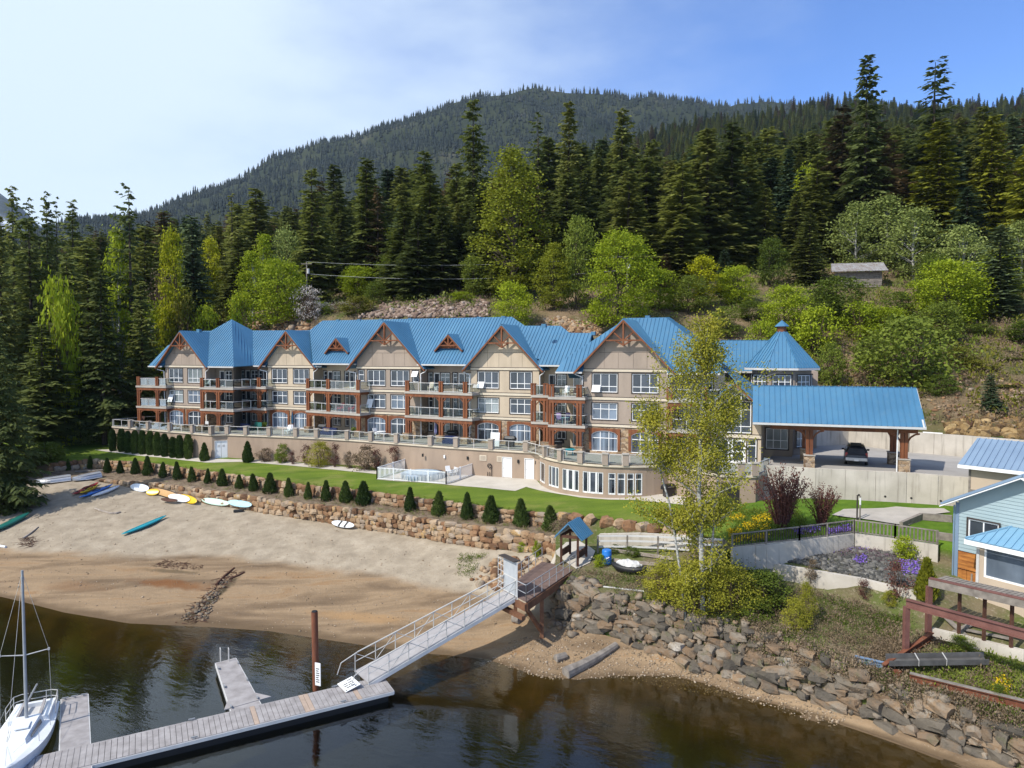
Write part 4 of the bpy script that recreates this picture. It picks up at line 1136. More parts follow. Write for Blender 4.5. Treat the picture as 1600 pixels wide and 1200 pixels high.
# doors in the wall
for si, s0, s1, z0, z1, n in dd:
 fr = seg_fr[si]
 m = MB()
 for k in range(n):
  a, b = s0 + (s1 - s0) * k / n + .02, s0 + (s1 - s0) * (k + 1) / n - .02
  m.fbox(fr, a, b, -.10, -.05, z0 + .02, z1 - .03)
 m.fbox(fr, s0 - .07, s0, -.02, .02, z0, z1 + .07); m.fbox(fr, s1, s1 + .07, -.02, .02, z0, z1 + .07); m.fbox(fr, s0, s1, -.02, .02, z1, z1 + .07)
 d = m.build('door', 'white_paint', ter)
 hn = MB(); hn.fbox(fr, s0 + .12, s0 + .2, -.05, -.0, z0 + .95, z0 + 1.07)
 if n == 2:
  hn.fbox(fr, s0 + .25, s0 + .55, -.05, -.03, z1 - .75, z1 - .45); hn.fbox(fr, s1 - .55, s1 - .25, -.05, -.03, z1 - .75, z1 - .45)
 hn.build('handle', 'rail_grey', d)
# pavilion glazing
fm_, gm_ = MB(), MB()
groups = {}
for si, s0, s1 in bul:
 fr = seg_fr[si]
 fm_.fbox(fr, s0, s1, -.11, -.03, 6.98, 7.12); fm_.fbox(fr, s0, s1, -.11, -.03, 8.94, 9.02)
 gm_.face([fr.p(s0, -.08, 7.12), fr.p(s1, -.08, 7.12), fr.p(s1, -.08, 8.94), fr.p(s0, -.08, 8.94)])
def bul_at(u):
 for si in range(nT, nT + 22):
  s = col_s(seg_fr[si], u)
  if 0 <= s <= seg_fr[si].len: return seg_fr[si], s
for u0, u1 in BU:
 w = u1 - u0
 marks = [(u0, .09), (u1, .09)]
 if w > 20: marks += [(u0 + w * .24, .07), (u0 + w * .33, .16), (u0 + w * .66, .16), (u0 + w * .76, .07)]
 elif w > 12: marks += [(u0 + w * .3, .09), (u0 + w * .72, .1)]
 for u, t_ in marks:
  q = bul_at(u)
  if q: fm_.fbox(q[0], q[1] - t_ / 2, q[1] + t_ / 2, -.12, .0, 6.99, 9.01)
 if u0 > 945:
  for si, s0, s1 in bul:
   fr = seg_fr[si]; c0, c1 = px(fr.p(s0, 0, 8))[0], px(fr.p(s1, 0, 8))[0]
   if c0 >= u0 - .6 and c1 <= u1 + .6: fm_.fbox(fr, s0, s1, -.105, -.035, 8.42, 8.5)
w = fm_.build('pavilion_window', 'white_paint', ter); gm_.build('glass', 'glass_dark', w)
# stone columns and glass railing
def edge_at(u):
 for fr in seg_fr:
  s = fr.s_of(u, 0, 10.5)
  if -.01 <= s <= fr.len + .01: return fr.p(s, -.02, 0), fr
stops = [EDGE[0]]
for u in (204, 232, 265.6, 301, 330, 355.6, 384.7, 421, 462.5, 495, 543, 580, 620, 673, 713, 767.5, 822, 852, 876, 907.5, 946, 977.5, 1027, 1062, 1108, 1158, 1180):
 q = edge_at(u)
 if not q: continue
 p, fr = q
 m = MB(); k = Fr((p.x, p.y), math.degrees(math.atan2(-fr.r.y, fr.r.x)))
 m.fbox(k, -.27, .27, -.27, .27, 9.76, 10.78)
 c = m.build('column', 'stucco_taupe', ter)
 m2 = MB(); m2.fbox(k, -.33, .33, -.33, .33, 10.781, 10.88); m2.build('column_cap', 'slab_concrete', c)
 stops.append(p)
stops.append(EDGE[-1])
for a, b in zip(stops, stops[1:]):
 d = (b - a)
 if d.length < .8: continue
 g = .3 / d.length
 # curved part follows the arc
 pts = [a.lerp(b, g), b.lerp(a, g)]
 rail_run(ter, pts, 9.76, 1.9, 1.0, 'railing')
p0 = EDGE[0]; p1 = p0 - f1.n * 6 + f1.r * 1.5
rail_run(ter, [p0, p1], 9.76, 1.9, 1.0, 'railing')
m = MB(); m.face([p0 + Vector((0, 0, 6)), p0 + Vector((0, 0, 9.7)), p1 + Vector((0, 0, 9.7)), p1 + Vector((0, 0, 6))]); m.face([Vector((p0.x, p0.y, 9.7)), Vector((p1.x, p1.y, 9.7)), Vector((f1.p(-h[0], -3, 0).x, f1.p(-h[0], -3, 0).y, 9.7))]); m.build('end_wall', 'stucco_beige', ter)
# fittings on the wall: lamps, vents, hose
fr = seg_fr[5]; m, w = MB(), MB()
for u in (661, 695, 731, 810, 838):
 s = fr.s_of(u, 0, 8.6); (w if u == 695 else m).fbox(fr, s - .09, s + .09, 0, .13, 8.45, 8.8)
m.build('wall_lamp', 'black_plastic', ter); w.build('wall_light', 'white_paint', ter)
for u, hw_ in ((755, .42), (780.5, .3)):
 s = fr.s_of(u, 0, 8.7); m = MB(); m.fbox(fr, s - hw_, s + hw_, 0, .06, 8.45, 9.05); v = m.build('vent', 'cream_trim', ter)
 m = MB()
 for k in range(4): m.fbox(fr, s - hw_ + .1, s + hw_ - .1, .06, .075, 8.55 + k * .11, 8.61 + k * .11)
 m.build('slat', 'stucco_taupe', v)
s = fr.s_of(765.5, 0, 7.8); m = MB()
for k in range(14):
 a, b = 2 * math.pi * k / 14, 2 * math.pi * (k + 1) / 14
 m.tube(fr.p(s + .22 * math.cos(a), .12, 7.95 + .22 * math.sin(a)), fr.p(s + .22 * math.cos(b), .12, 7.95 + .22 * math.sin(b)), .05, None, 6)
for k in (-.25, 0, .22): m.tube(fr.p(s + k, .1, 6.8), fr.p(s + k, .1, 7.25 if k < .2 else 7.8), .03, None, 6)
m.build('hose_reel', 'black_plastic', ter)
# dark panel painting the shade of an opening under the terrace's east end
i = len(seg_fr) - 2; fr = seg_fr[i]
m = MB(); m.fbox(fr, .1, fr.len * .55, .003, .02, 6.9, 9.1); m.build('undercroft_shade_panel', 'interior_dark', ter)
# paving
drape('patio', [(697, 757.5), (716, 749), (741, 741.5), (836, 748), (846, 759), (870, 768), (905, 775), (946, 777), (1000, 775), (1040, 772), (1090, 776), (1150, 781), (1110, 789), (1085, 791), (1050, 787), (992, 781.5), (950, 781), (905, 777.5), (875, 772.5), (845, 767), (822, 761), (805, 767.5)], 'path_concrete', .03)
drape('pool_pad', [(588, 749.5), (697, 757.5), (741, 741.5), (638, 734)], 'path_concrete', .035)
drape('garden_path', [(148, 703), (176, 702), (300, 715), (336, 717), (420, 719), (520, 728), (590, 736), (588, 741), (520, 734), (420, 725), (375, 722), (335, 723), (322, 723), (250, 715)], 'path_concrete', .03)
# ---- pool enclosure
def picket_fence(name, label, pts, hgt, group=None, step=.16):
 root = thing(name, label, 'fence', tuple(pts[0]), group)
 for a, b in zip(pts, pts[1:]):
  d = b - a; L = d.length; up = Vector((0, 0, 1)); m = MB()
  m.bar(a + up * (hgt - .05), b + up * (hgt - .05), .06, .07); m.bar(a + up * .12, b + up * .12, .06, .07)
  m.build('rail', 'white_paint', root)
  m = MB(); n = int(L / step)
  for k in range(1, n): p = a + d * (k / n); m.bar(p + up * .15, p + up * (hgt - .08), .045, .045, (1, 0, 0))
  m.build('pickets', 'white_paint', root, kind='stuff')
  m = MB(); n = max(1, round(L / 2.2))
  for k in range(n + 1): p = a + d * (k / n); m.bar(p, p + up * (hgt + .06), .11, .11, (1, 0, 0))
  m.build('posts', 'white_paint', root)
 return root
pf = [on(589, 749), on(697, 757), on(740, 742), ]
pfb = on(638, 733)
picket_fence('pool_fence', 'white picket fence enclosing the round pool below the terrace wall', [pfb, pf[0], pf[1], pf[2]], 1.35)
pool = thing('round_pool', 'round above ground pool with pale blue cover inside the white picket fence', 'pool', tuple(on(661, 746)))
pc = pool.location.copy(); m = MB(); N = 40
ringp = lambda r, z: [pc + Vector((math.cos(2 * math.pi * k / N) * r, math.sin(2 * math.pi * k / N) * r * 0.92, z)) for k in range(N)]
m.rings([ringp(2.35, 0), ringp(2.42, .55), ringp(2.3, .6)], cap=False); m.build('body', 'pool_wall' if 'pool_wall' in MATS else 'roof_slate_blue', pool, smooth=True)
m = MB(); m.rings([ringp(2.3, .6), ringp(1.6, .68), ringp(.5, .72), ringp(.05, .73)]); m.build('cover', 'pool_cover' if 'pool_cover' in MATS else 'roof_slate_blue', pool, smooth=True)
m = MB()
for k in range(0, N, 1): a = 2 * math.pi * k / N; m.bar(pc + Vector((math.cos(a) * 2.42, math.sin(a) * 2.24, .02)), pc + Vector((math.cos(a) * 2.47, math.sin(a) * 2.28, .52)), .07, .05, (1, 0, 0))
m.build('rib', 'white_paint', pool)
# ------------------------------------------------------------------ lobby wing, turret, carport
lob = Fr((0, 0), 23); p = at(1148, 690, 9.9); LY = 63.6
lob.o = Vector(((1149 - 800) / FPX * LY, LY, 0))
wL, wR = -1.9, 2.35
W, TR, DK = MB(), MB(), MB()
ops = [(-1.55, 1.45, 12.75, 15.7), (-1.7, 1.0, 9.95, 12.15), (1.15, 1.95, 9.95, 12.2)]
wall_open(W, lob, wL, wR, 9.7, 15.75, 0, ops)
# gable wall with a raked glazed head
zp = 17.25; sl = .95
W.face([lob.p(wL, 0, 15.75), lob.p(-1.55, 0, 15.75), lob.p(-1.55, 0, 15.95), lob.p(wL, 0, 15.5 + .12)])
W.face([lob.p(1.45, 0, 15.75), lob.p(wR, 0, 15.75), lob.p(wR, 0, 15.76), lob.p(1.45, 0, 15.9)])
W.face([lob.p(wR, 0, 9.7), lob.p(wR, -6, 9.7), lob.p(wR, -6, 15.9), lob.p(wR, 0, 15.9)])
W.face([lob.p(wL, -6, 9.7), lob.p(wL, 0, 9.7), lob.p(wL, 0, 15.9), lob.p(wL, -6, 15.9)])
W.build('lobby_wall', 'stucco_tan', apt)
TR.fbox(lob, wL - .03, wR + .03, 0, .07, 12.3, 12.6); TR.build('belt_course', 'cream_trim', apt)
DK.fbox(lob, wL - .03, wR + .03, 0, .045, 12.2, 12.3); DK.fbox(lob, wL - .03, wR + .03, 0, .045, 12.6, 12.67); DK.build('shadow_joint_line', 'dark_trim', apt)  # dark strips paint the belt's shadow line
window(apt, lob, -1.55, 1.45, 12.75, 15.75, 0, (1, 1.35, 1), (.75, 1.9, 1.0), 'glass_dark', True)
f = MB(); k = -.12
for a, za, b, zb in ((-1.55, 15.75, -.05, 17.0), (-.05, 17.0, 1.45, 15.75)):
 f.bar(lob.p(a, k + .05, za), lob.p(b, k + .05, zb), .09, .09, lob.n)
f.bar(lob.p(-1.55, k + .05, 15.75), lob.p(1.45, k + .05, 15.75), .09, .1)
for s in (-.65, .55): f.bar(lob.p(s, k + .05, 15.75), lob.p(s, k + .05, 17.0 - abs(s + .05) * .83), .08, .08, lob.n)
w = f.build('gable_window', 'white_paint', apt); g = MB(); g.face([lob.p(-1.55, k + .03, 15.75), lob.p(1.45, k + .03, 15.75), lob.p(-.05, k + .03, 17.0)]); g.build('glass', 'glass_dark', w)
window(apt, lob, -1.7, -.37, 9.95, 12.15, 0, (1,), (1, 1.1), 'glass_dark', False, None, fw=.2, name='lobby_door')
window(apt, lob, -.33, 1.0, 9.95, 12.15, 0, (1,), (1, 1.1), 'glass_dark', False, None, fw=.2, name='lobby_door')
window(apt, lob, 1.15, 1.95, 9.95, 12.2, 0, (1,), (1.7, .6), 'glass_dark', True)
RF, SM = MB(), MB()
roof_plane(RF, SM, [lob.p(0, .7, zp + .35), lob.p(2.75, .7, zp + .35 - 2.75 * sl), lob.p(2.75, -7, zp + .35 - 2.75 * sl), lob.p(0, -7, zp + .35)], -lob.r + Vector((0, 0, 1)))
roof_plane(RF, SM, [lob.p(0, .7, zp + .35), lob.p(-2.2, .7, zp + .35 - 2.2 * sl), lob.p(-2.2, -7, zp + .35 - 2.2 * sl), lob.p(0, -7, zp + .35)], lob.r + Vector((0, 0, 1)))
# catslide: the east slope of the end hip continues down beside the lobby gable
cs = [atY(1108, 553, 69.5), atY(1128, 571, 67.3), atY(1199, 643, 63.0), atY(1236, 640, 67.5), atY(1150, 560, 72)]
roof_plane(RF, SM, [cs[0], cs[1], cs[2], cs[3]], cs[1] - cs[2])
rk = MB()
rk.bar(lob.p(.02, .66, zp + .12), lob.p(2.75, .66, zp + .12 - 2.75 * sl), .12, .26, lob.n); rk.build('rake_board', 'timber', apt)
rk = MB(); rk.bar(lob.p(-.02, .66, zp + .12), lob.p(-2.2, .66, zp + .12 - 2.2 * sl), .12, .26, lob.n); rk.build('rake_board', 'grey_wood', apt)
# hall behind, and the octagonal turret
hf = Fr((0, 0), 20); hy = 74.0; hf.o = Vector(((1160 - 800) / FPX * hy, hy, 0))
m = MB(); m.fbox(hf, -4.5, 7.5, -9, 0, 9.8, 18.3); m.build('hall_wall', 'stucco_taupe', apt)
nv = (hf.n + Vector((0, 0, 1))).normalized(); e0 = hf.p(0, .7, 18.3)
P = [plane_hit(1085, 531, e0, nv), plane_hit(1232, 531.5, e0, nv), hf.p(hf.s_of(1240, .7, 18.3), .7, 18.3), hf.p(hf.s_of(1060, .7, 18.3), .7, 18.3)]
roof_plane(RF, SM, P, UPF(hf)); roof_plane(RF, SM, [P[1], P[0], P[0] - hf.n * 3.2 - Vector((0, 0, 3.2)), P[1] - hf.n * 3.2 - Vector((0, 0, 3.2))], hf.n + Vector((0, 0, 1)))
m = MB(); m.bar(P[2] + hf.n * .07 - Vector((0, 0, .1)), P[3] + hf.n * .07 - Vector((0, 0, .1)), .13, .2)
ty = 69.5; tc = Vector(((1220.5 - 800) / FPX * ty, ty, 0)); TRm = MB()
oct_ = lambda r, z, n=8: [tc + Vector((math.cos(R(22.5 - 20) + 2 * math.pi * k / n) * r, math.sin(R(22.5 - 20) + 2 * math.pi * k / n) * r, z)) for k in range(n)]
m2 = MB(); m2.rings([oct_(3.0, 9.8), oct_(3.0, 18.7)]); m2.build('turret_wall', 'stucco_taupe', apt)
ez, az_ = 18.75, 22.35
o1, o2 = oct_(3.75, ez), oct_(.46, az_)
for k in range(8):
 a, b, c, d = o1[k], o1[(k + 1) % 8], o2[(k + 1) % 8], o2[k]
 roof_plane(RF, SM, [a, b, c, d], (c + d) / 2 - (a + b) / 2, .36, .08)
 SM.bar(a + Vector((0, 0, .04)), d + Vector((0, 0, .04)), .10, .08)
 m.bar(a - Vector((0, 0, .12)), b - Vector((0, 0, .12)), .12, .2)
m.build('gutter', 'rail_grey', apt)
m = MB(); m.rings([oct_(.46, az_ - .1), oct_(.46, az_ + .55)]); m.build('cupola', 'timber', apt)
m = MB(); m.rings([oct_(.72, az_ + .55), oct_(.70, az_ + .62), oct_(.02, az_ + 1.2)]); m.build('cupola_roof', 'roof_blue', apt)
RF.build('roof', 'roof_blue', apt); SM.build('standing_seams', 'roof_blue', apt, kind='stuff')
# turret windows on the three faces towards the lake
for k in range(8):
 a, b = oct_(3.0, 0)[k], oct_(3.0, 0)[(k + 1) % 8]
 mid = (a + b) / 2 - tc
 if mid.y < 1.0:
  if (b - a).dot(Vector((-mid.y, mid.x, 0))) < 0: a, b = b, a
  d = b - a; a = a + tc * 0; fr = Fr((a.x, a.y), math.degrees(math.atan2(-d.y, d.x))); L = d.length
  window(apt, fr, L / 2 - .85, L / 2 + .85, 16.7, 18.05, .13, (1, 1, 1), (1, 1), 'glass_dark', True)
  if mid.x > -2.5: window(apt, fr, L / 2 - .85, L / 2 + .85, 11.0, 12.9, .13, (1, 1, 1), (1, 1.4), 'glass_blind', True)
# ground floor front under the carport
wf = Fr((0, 0), 20); wy = 66.5; wf.o = Vector(((1190 - 800) / FPX * wy, wy, 0))
W = MB(); wall_open(W, wf, 0, 2.9, PZ - .1, 14.6, 0, [(.5, 2.5, 10.9, 12.9)]); W.build('porch_wall', 'stucco_taupe', apt)
window(apt, wf, .5, 2.5, 10.9, 12.9, 0, (1, 1, 1), (1, 1.4), 'glass_blind', True)
# carport
cp = thing('carport', 'blue roofed timber carport on stone bases over the driveway', 'carport', tuple(at(1264, 730, PZ)))
cf = Fr((cp.location.x, cp.location.y), 19)
s0, s1 = cf.s_of(1176, .9, 14.05), cf.s_of(1447, .9, 14.05)
zr, ze = 17.25, 14.1
RF, SM = MB(), MB()
roof_plane(RF, SM, [cf.p(s0, -2.2, zr), cf.p(s1 - .15, -2.2, zr), cf.p(s1, .95, ze), cf.p(s0, .95, ze)], -cf.n + Vector((0, 0, 1)), .46)
roof_plane(RF, SM, [cf.p(s0, -2.2, zr), cf.p(s1 - .15, -2.2, zr), cf.p(s1, -5.35, ze), cf.p(s0, -5.35, ze)], cf.n + Vector((0, 0, 1)), .46)
RF.build('roof', 'roof_blue', cp); SM.build('standing_seams', 'roof_blue', cp, kind='stuff')
m = MB(); m.bar(cf.p(s0, 1.02, ze - .1), cf.p(s1, 1.02, ze - .1), .13, .18); m.bar(cf.p(s1 - .1, 1.0, ze - .1), cf.p(s1 - .2, -2.2, zr - .15), .1, .22, cf.r); m.bar(cf.p(s1 - .1, -5.3, ze - .1), cf.p(s1 - .2, -2.2, zr - .15), .1, .22, cf.r)
m.build('gutter', 'rail_grey', cp)
m = MB(); m.slab([cf.p(s0, .85, ze - .22), cf.p(s1 - .1, .85, ze - .22), cf.p(s1 - .1, -5.2, ze - .22), cf.p(s0, -5.2, ze - .22)], (0, 0, -.04)); m.build('ceiling', 'soffit', cp)
m = MB(); m.face([cf.p(s1 - .3, .8, ze - .2), cf.p(s1 - .3, -5.2, ze - .2), cf.p(s1 - .3, -2.2, zr - .2)]); m.build('gable_end', 'timber', cp)
m = MB()
for n in (0, -4.3): m.fbox(cf, s0 + 1.5, s1 - .4, n - .14, n + .14, ze - .62, ze - .27)
m.build('beam', 'timber', cp)
for s in (0, 7.3):
 for n in (0, -4.3):
  m = MB(); m.fbox(cf, s - .42, s + .42, n - .42, n + .42, PZ, PZ + 1.05); b = m.build('stone_base', 'stone_veneer', cp)
  m = MB(); m.fbox(cf, s - .47, s + .47, n - .47, n + .47, PZ + 1.05, PZ + 1.13); m.build('cap', 'slab_concrete', b)
  for o in (-.15, .15): m = MB(); m.fbox(cf, s + o - .13, s + o + .13, n - .14, n + .14, PZ + 1.13, ze - .63); p = m.build('post', 'timber', cp)
  m = MB()
  for sg in (-1, 1):
   pts = [cf.p(s + sg * (.2 + .95 * (1 - math.cos(a))), n, ze - .66 - 1.1 * (1 - math.sin(a))) for a in (0, .4, .8, 1.2, 1.57)]
   for a, b in zip(pts, pts[1:]): m.bar(a, b, .13, .13, cf.n)
  m.build('brace', 'timber', p)
m = MB(); m.tube(cf.p(6.75, .3, PZ), cf.p(6.75, .3, ze - .3), .05, None, 8); m.build('downpipe', 'white_paint', cp)
# concrete retaining walls of the car park
def conc_wall(name, label, pts, zt, zbot, th, panel=2.45):
 root = thing(name, label, 'wall', (pts[0].x, pts[0].y, zbot))
 for a, b in zip(pts, pts[1:]):
  d = b - a; L = math.hypot(d.x, d.y); n = max(1, round(L / panel)); fr = Fr((a.x, a.y), math.degrees(math.atan2(-d.y, d.x)))
  for k in range(n):
   m = MB(); za = zt(a, b, k / n); zb = zt(a, b, (k + 1) / n)
   x0, x1 = L * k / n + .012, L * (k + 1) / n - .012
   m.hexa([fr.p(x0, 0, zbot), fr.p(x1, 0, zbot), fr.p(x1, -th, zbot), fr.p(x0, -th, zbot)], [fr.p(x0, 0, za), fr.p(x1, 0, zb), fr.p(x1, -th, zb), fr.p(x0, -th, za)])
   m.build('panel', 'old_concrete', root)
 return root
cw1 = conc_wall('retaining_wall', 'long pale concrete retaining wall holding up the car park above the flower garden', FWALL, lambda a, b, k: 10.32, 6.5, .35)
m = MB()
for u, v in ((1342, 774), (1383, 776), (1424, 779), (1470, 783)):
 p = on(u, v - 2)
 q = None
 for a, b in zip(FWALL, FWALL[1:]):
  fr = Fr((a.x, a.y), math.degrees(math.atan2(-(b.y - a.y), b.x - a.x))); s = fr.s_of(u, 0, 8.2)
  if 0 <= s <= (b - a).length: q = fr.p(s, .012, 8.25); m.tube(q - fr.n * .02, q + fr.n * .012, .09, None, 10)
m.build('weep_hole', 'interior_dark', cw1)
cw2 = conc_wall('retaining_wall', 'tall stained concrete wall at the back of the car park below the hillside', BWALL, lambda a, b, k: 12.25, 10.0, -.4, 2.7)
fr = Fr((BWALL[2].x, BWALL[2].y), math.degrees(math.atan2(-(BWALL[3].y - BWALL[2].y), BWALL[3].x - BWALL[2].x)))
for u, v, w_, h_, lab in ((1457, 684, .85, .55, 'larger white notice board on the concrete wall behind the car park'), (1480, 687, .42, .5, 'smaller white notice fixed beside the larger one on the concrete wall')):
 s = fr.s_of(u, .03, 11.5); z = atY(u, v, fr.p(s, 0, 0).y).z
 sg = thing('wall_sign', lab, 'sign', tuple(fr.p(s, .03, z)))
 m = MB(); m.fbox(fr, s - w_, s + w_, .004, .05, z - h_, z + h_); m.build('board', 'white_paint', sg)
 m = MB()
 for k in range(3): m.fbox(fr, s - w_ * .7, s + w_ * (.7 - .25 * (k == 2)), .05, .056, z + h_ * (.45 - k * .4), z + h_ * (.6 - k * .4))
 m.build('print', 'primer_red', sg)
# ---- sport utility vehicle seen from behind, parked under the carport
def suv(loc, rz):
 car = thing('parked_car', 'dark grey estate car with roof rails seen from behind under the carport', 'car', (0, 0, 0))
 # x along the car (rear at -2.3), y across, z up
 secs = [  # x, half width bottom, half width belt, z bottom, z belt, z roof, half width roof
  (-2.32, .70, .72, .55, .92, .95, .66), (-2.22, .86, .88, .40, 1.02, 1.08, .80), (-1.95, .90, .93, .34, 1.06, 1.52, .66), (-1.6, .91, .94, .34, 1.06, 1.66, .66), (-.6, .91, .95, .34, 1.05, 1.70, .66),
  (.25, .91, .95, .34, 1.04, 1.66, .65), (.85, .91, .94, .34, 1.03, 1.30, .74), (1.15, .90, .93, .34, 1.02, 1.05, .84), (1.95, .88, .91, .36, .95, .97, .78), (2.25, .78, .82, .42, .82, .85, .68)]
 rings = []
 for x, wb, wl2, zb, zl, zr_, wr in secs:
  rings.append([(x, -wb, zb), (x, -wl2, (zb + zl) / 2), (x, -wl2 * .985, zl), (x, -wr, zr_ - .05), (x, -wr * .8, zr_), (x, wr * .8, zr_), (x, wr, zr_ - .05), (x, wl2 * .985, zl), (x, wl2, (zb + zl) / 2), (x, wb, zb)])
 m = MB(); m.rings(rings); body = m.build('body', 'car_paint', car, smooth=False)
 m = MB()
 # rear screen, side glass set just proud of the cabin sides
 m.hexa([(-2.215, -.70, 1.10), (-2.215, .70, 1.10), (-1.965, .60, 1.50), (-1.965, -.60, 1.50)], [(-2.235, -.70, 1.11), (-2.235, .70, 1.11), (-1.985, .60, 1.51), (-1.985, -.60, 1.51)])
 for sg in (-1, 1):
  for x0, x1 in ((-1.85, -1.05), (-.98, -.12), (-.05, .72)):
   zt = lambda x: 1.58 if x < .2 else 1.38
   m.hexa([(x0, sg * .925, 1.10), (x1, sg * .925, 1.10), (x1 - .03, sg * .70, zt(x1)), (x0 + .05, sg * .70, zt(x0))], [(x0, sg * .945, 1.10), (x1, sg * .945, 1.10), (x1 - .03, sg * .72, zt(x1)), (x0 + .05, sg * .72, zt(x0))])
 m.hexa([(.34, -.60, 1.63), (.34, .60, 1.63), (1.06, .76, 1.10), (1.06, -.76, 1.10)], [(.36, -.60, 1.65), (.36, .60, 1.65), (1.08, .76, 1.12), (1.08, -.76, 1.12)])
 m.build('windows', 'glass_dark', car)
 m = MB(); m.box((-2.30, 0, .60), (.20, 1.72, .26)); m.box((-2.41, 0, .68), (.04, 1.2, .07)); m.build('bumper', 'aluminium', car)
 m = MB(); m.box((-2.42, 0, .52), (.02, .34, .15)); m.build('number_plate', 'white_paint', car)
 for sg in (-1, 1):
  m = MB(); m.box((-2.19, sg * .80, 1.0), (.14, .17, .34)); m.build('tail_light', 'tail_red', car)
  m = MB(); m.box((.62, sg * 1.04, 1.12), (.12, .22, .15)); m.build('mirror', 'black_plastic', car)
  m = MB(); m.bar((-1.75, sg * .58, 1.74), (.1, sg * .58, 1.75), .05, .05)
  for x in (-1.7, -.8, .05): m.bar((x, sg * .58, 1.66), (x, sg * .58, 1.74), .05, .05, (1, 0, 0))
  m.build('roof_rail', 'black_plastic', car)
  for x in (-1.42, 1.42):
   m = MB(); m.tube((x, sg * .70, .36), (x, sg * .93, .36), .36, .36, 20); wv = m.build('wheel', 'black_plastic', car)
   m = MB(); m.tube((x, sg * .92, .36), (x, sg * .945, .36), .22, .20, 14); m.build('rim', 'aluminium', wv)
 m = MB(); m.box((-.75, 0, 1.76), (1.9, .9, .05)); m.box((-2.27, .25, .90), (.03, .35, .03)); m.build('roof_rack', 'black_plastic', car)
 car.location = loc; car.rotation_euler = (0, 0, rz)
t = NT('car_paint', 0.3, 0.6, 0.3); t.base((0.05, 0.055, 0.07))
t = NT('tail_red', 0.25, 0.6); t.base((0.30, 0.012, 0.012))
p = at(1338, 728, PZ)
suv((p.x + .95, p.y + 2.05, PZ), math.pi / 2 - R(25))
# ------------------------------------------------------------------ stones
def stone_proto(seed, mat, jit=.10):
 import bmesh
 r = random.Random(seed); bm = bmesh.new()
 bmesh.ops.create_cube(bm, size=1.0); bmesh.ops.subdivide_edges(bm, edges=bm.edges[:], cuts=1, use_grid_fill=True)
 for v in bm.verts:
  d = v.co.normalized() * 0.56; k = r.uniform(.40, .75)
  v.co = v.co.lerp(d, k)
  v.co += Vector((r.uniform(-jit, jit), r.uniform(-jit, jit), r.uniform(-jit, jit)))
 me = bpy.data.meshes.new('stone'); bm.to_mesh(me); bm.free(); me.materials.append(MATS[mat]); return me
WST = [stone_proto(i, 'wall_stone') for i in range(8)]
BST = [stone_proto(40 + i, 'bank_stone', .105) for i in range(12)]
GST = [stone_proto(60 + i, 'gold_rock') for i in range(5)]
SST = [stone_proto(110 + i, 'shingle_stone') for i in range(5)]
RST = [stone_proto(80 + i, 'river_stone') for i in range(6)]
TST = [stone_proto(90 + i, 'talus_stone' if 'talus_stone' in MATS else 'bank_stone') for i in range(5)]
def set_stones(root, L, limit, protos):
 """L: (distance, location, rotation euler, scale). The nearest become parts, the rest one joined part"""
 L.sort(key=lambda e: e[0])
 org = BASE.get(root.name, Vector()) if root else Vector()
 for d, p, rot, sc in L[:limit]:
  o = link('stone', rng.choice(protos), root); o.location = p - org; o.rotation_euler = rot; o.scale = sc
 if len(L) > limit: join_stones('stones', L[limit:], protos, root)
def join_stones(name, L, protos, root=None):
 org = BASE.get(root.name, Vector()) if root else Vector()
 V, F = [], []; b = 0
 P = [(np.array([tuple(v.co) for v in me.vertices]), np.array([tuple(p.vertices) for p in me.polygons])) for me in protos]
 from mathutils import Euler
 for d, p, rot, sc in L:
  v, f = rng.choice(P)
  M = np.array(Euler(rot).to_matrix()) @ np.diag(sc)
  V.append(v @ M.T + np.array(tuple(p - org))); F.append(f + b); b += len(v)
 me = tri_mesh(name, np.concatenate(V), np.concatenate(F), protos[0].materials[0].name, 4)
 return link(name, me, root, 'stuff')
def wall_face(root, row_b, row_t, u0, u1, course, wmin, wmax, limit, protos, depth=.55):
 """dry stone face between two rows: courses of fitted stones"""
 N = 400; us = [u0 + (u1 - u0) * i / N for i in range(N + 1)]
 B = [lerp_row(row_b, u) for u in us]; T = [lerp_row(row_t, u) for u in us]
 S = [0.0]
 for a, b in zip(B, B[1:]): S.append(S[-1] + (Vector((b.x, b.y)) - Vector((a.x, a.y))).length)
 def at_s(s):
  s = min(max(s, 0), S[-1] - 1e-4)
  i = int(np.searchsorted(S, s, 'right')) - 1; k = (s - S[i]) / max(1e-6, S[i + 1] - S[i])
  return B[i].lerp(B[i + 1], k), T[i].lerp(T[i + 1], k), (B[i + 1] - B[i])
 out = []
 s = 0.0
 s_end = S[-1]
 nC = 8
 for c in range(nC):
  s = rng.uniform(-.4, 0)
  while s < s_end:
   w = rng.uniform(wmin, wmax) * (1.25 if rng.random() < .12 else 1)
   b, t, d = at_s(s + w / 2); H = t.z - b.z
   nc = max(1, round(H / course))
   if c < nc and H > .25:
    hgt = H / nc
    z = (c + .5) * hgt
    k = (z / H); p = b.lerp(t, k)
    tang = math.atan2(d.y, d.x)
    out.append((p.y, p + Vector((rng.uniform(-.05, .05), rng.uniform(-.10, .10) - .05, rng.uniform(-.06, .06))), (rng.uniform(-.14, .14), rng.uniform(-.18, .18), tang + rng.uniform(-.2, .2)), (w * 1.06, depth * rng.uniform(.8, 1.3), hgt * rng.uniform(.92, 1.3))))
   s += w
 return out
sw = thing('stone_wall', 'lower dry stone retaining wall between the sandy beach and the row of cedars', 'wall', tuple(lerp_row(BASEROW, 640)))
L = wall_face(sw, BASEROW, LTOP, 150, 869, .46, .42, .95, 300, WST)
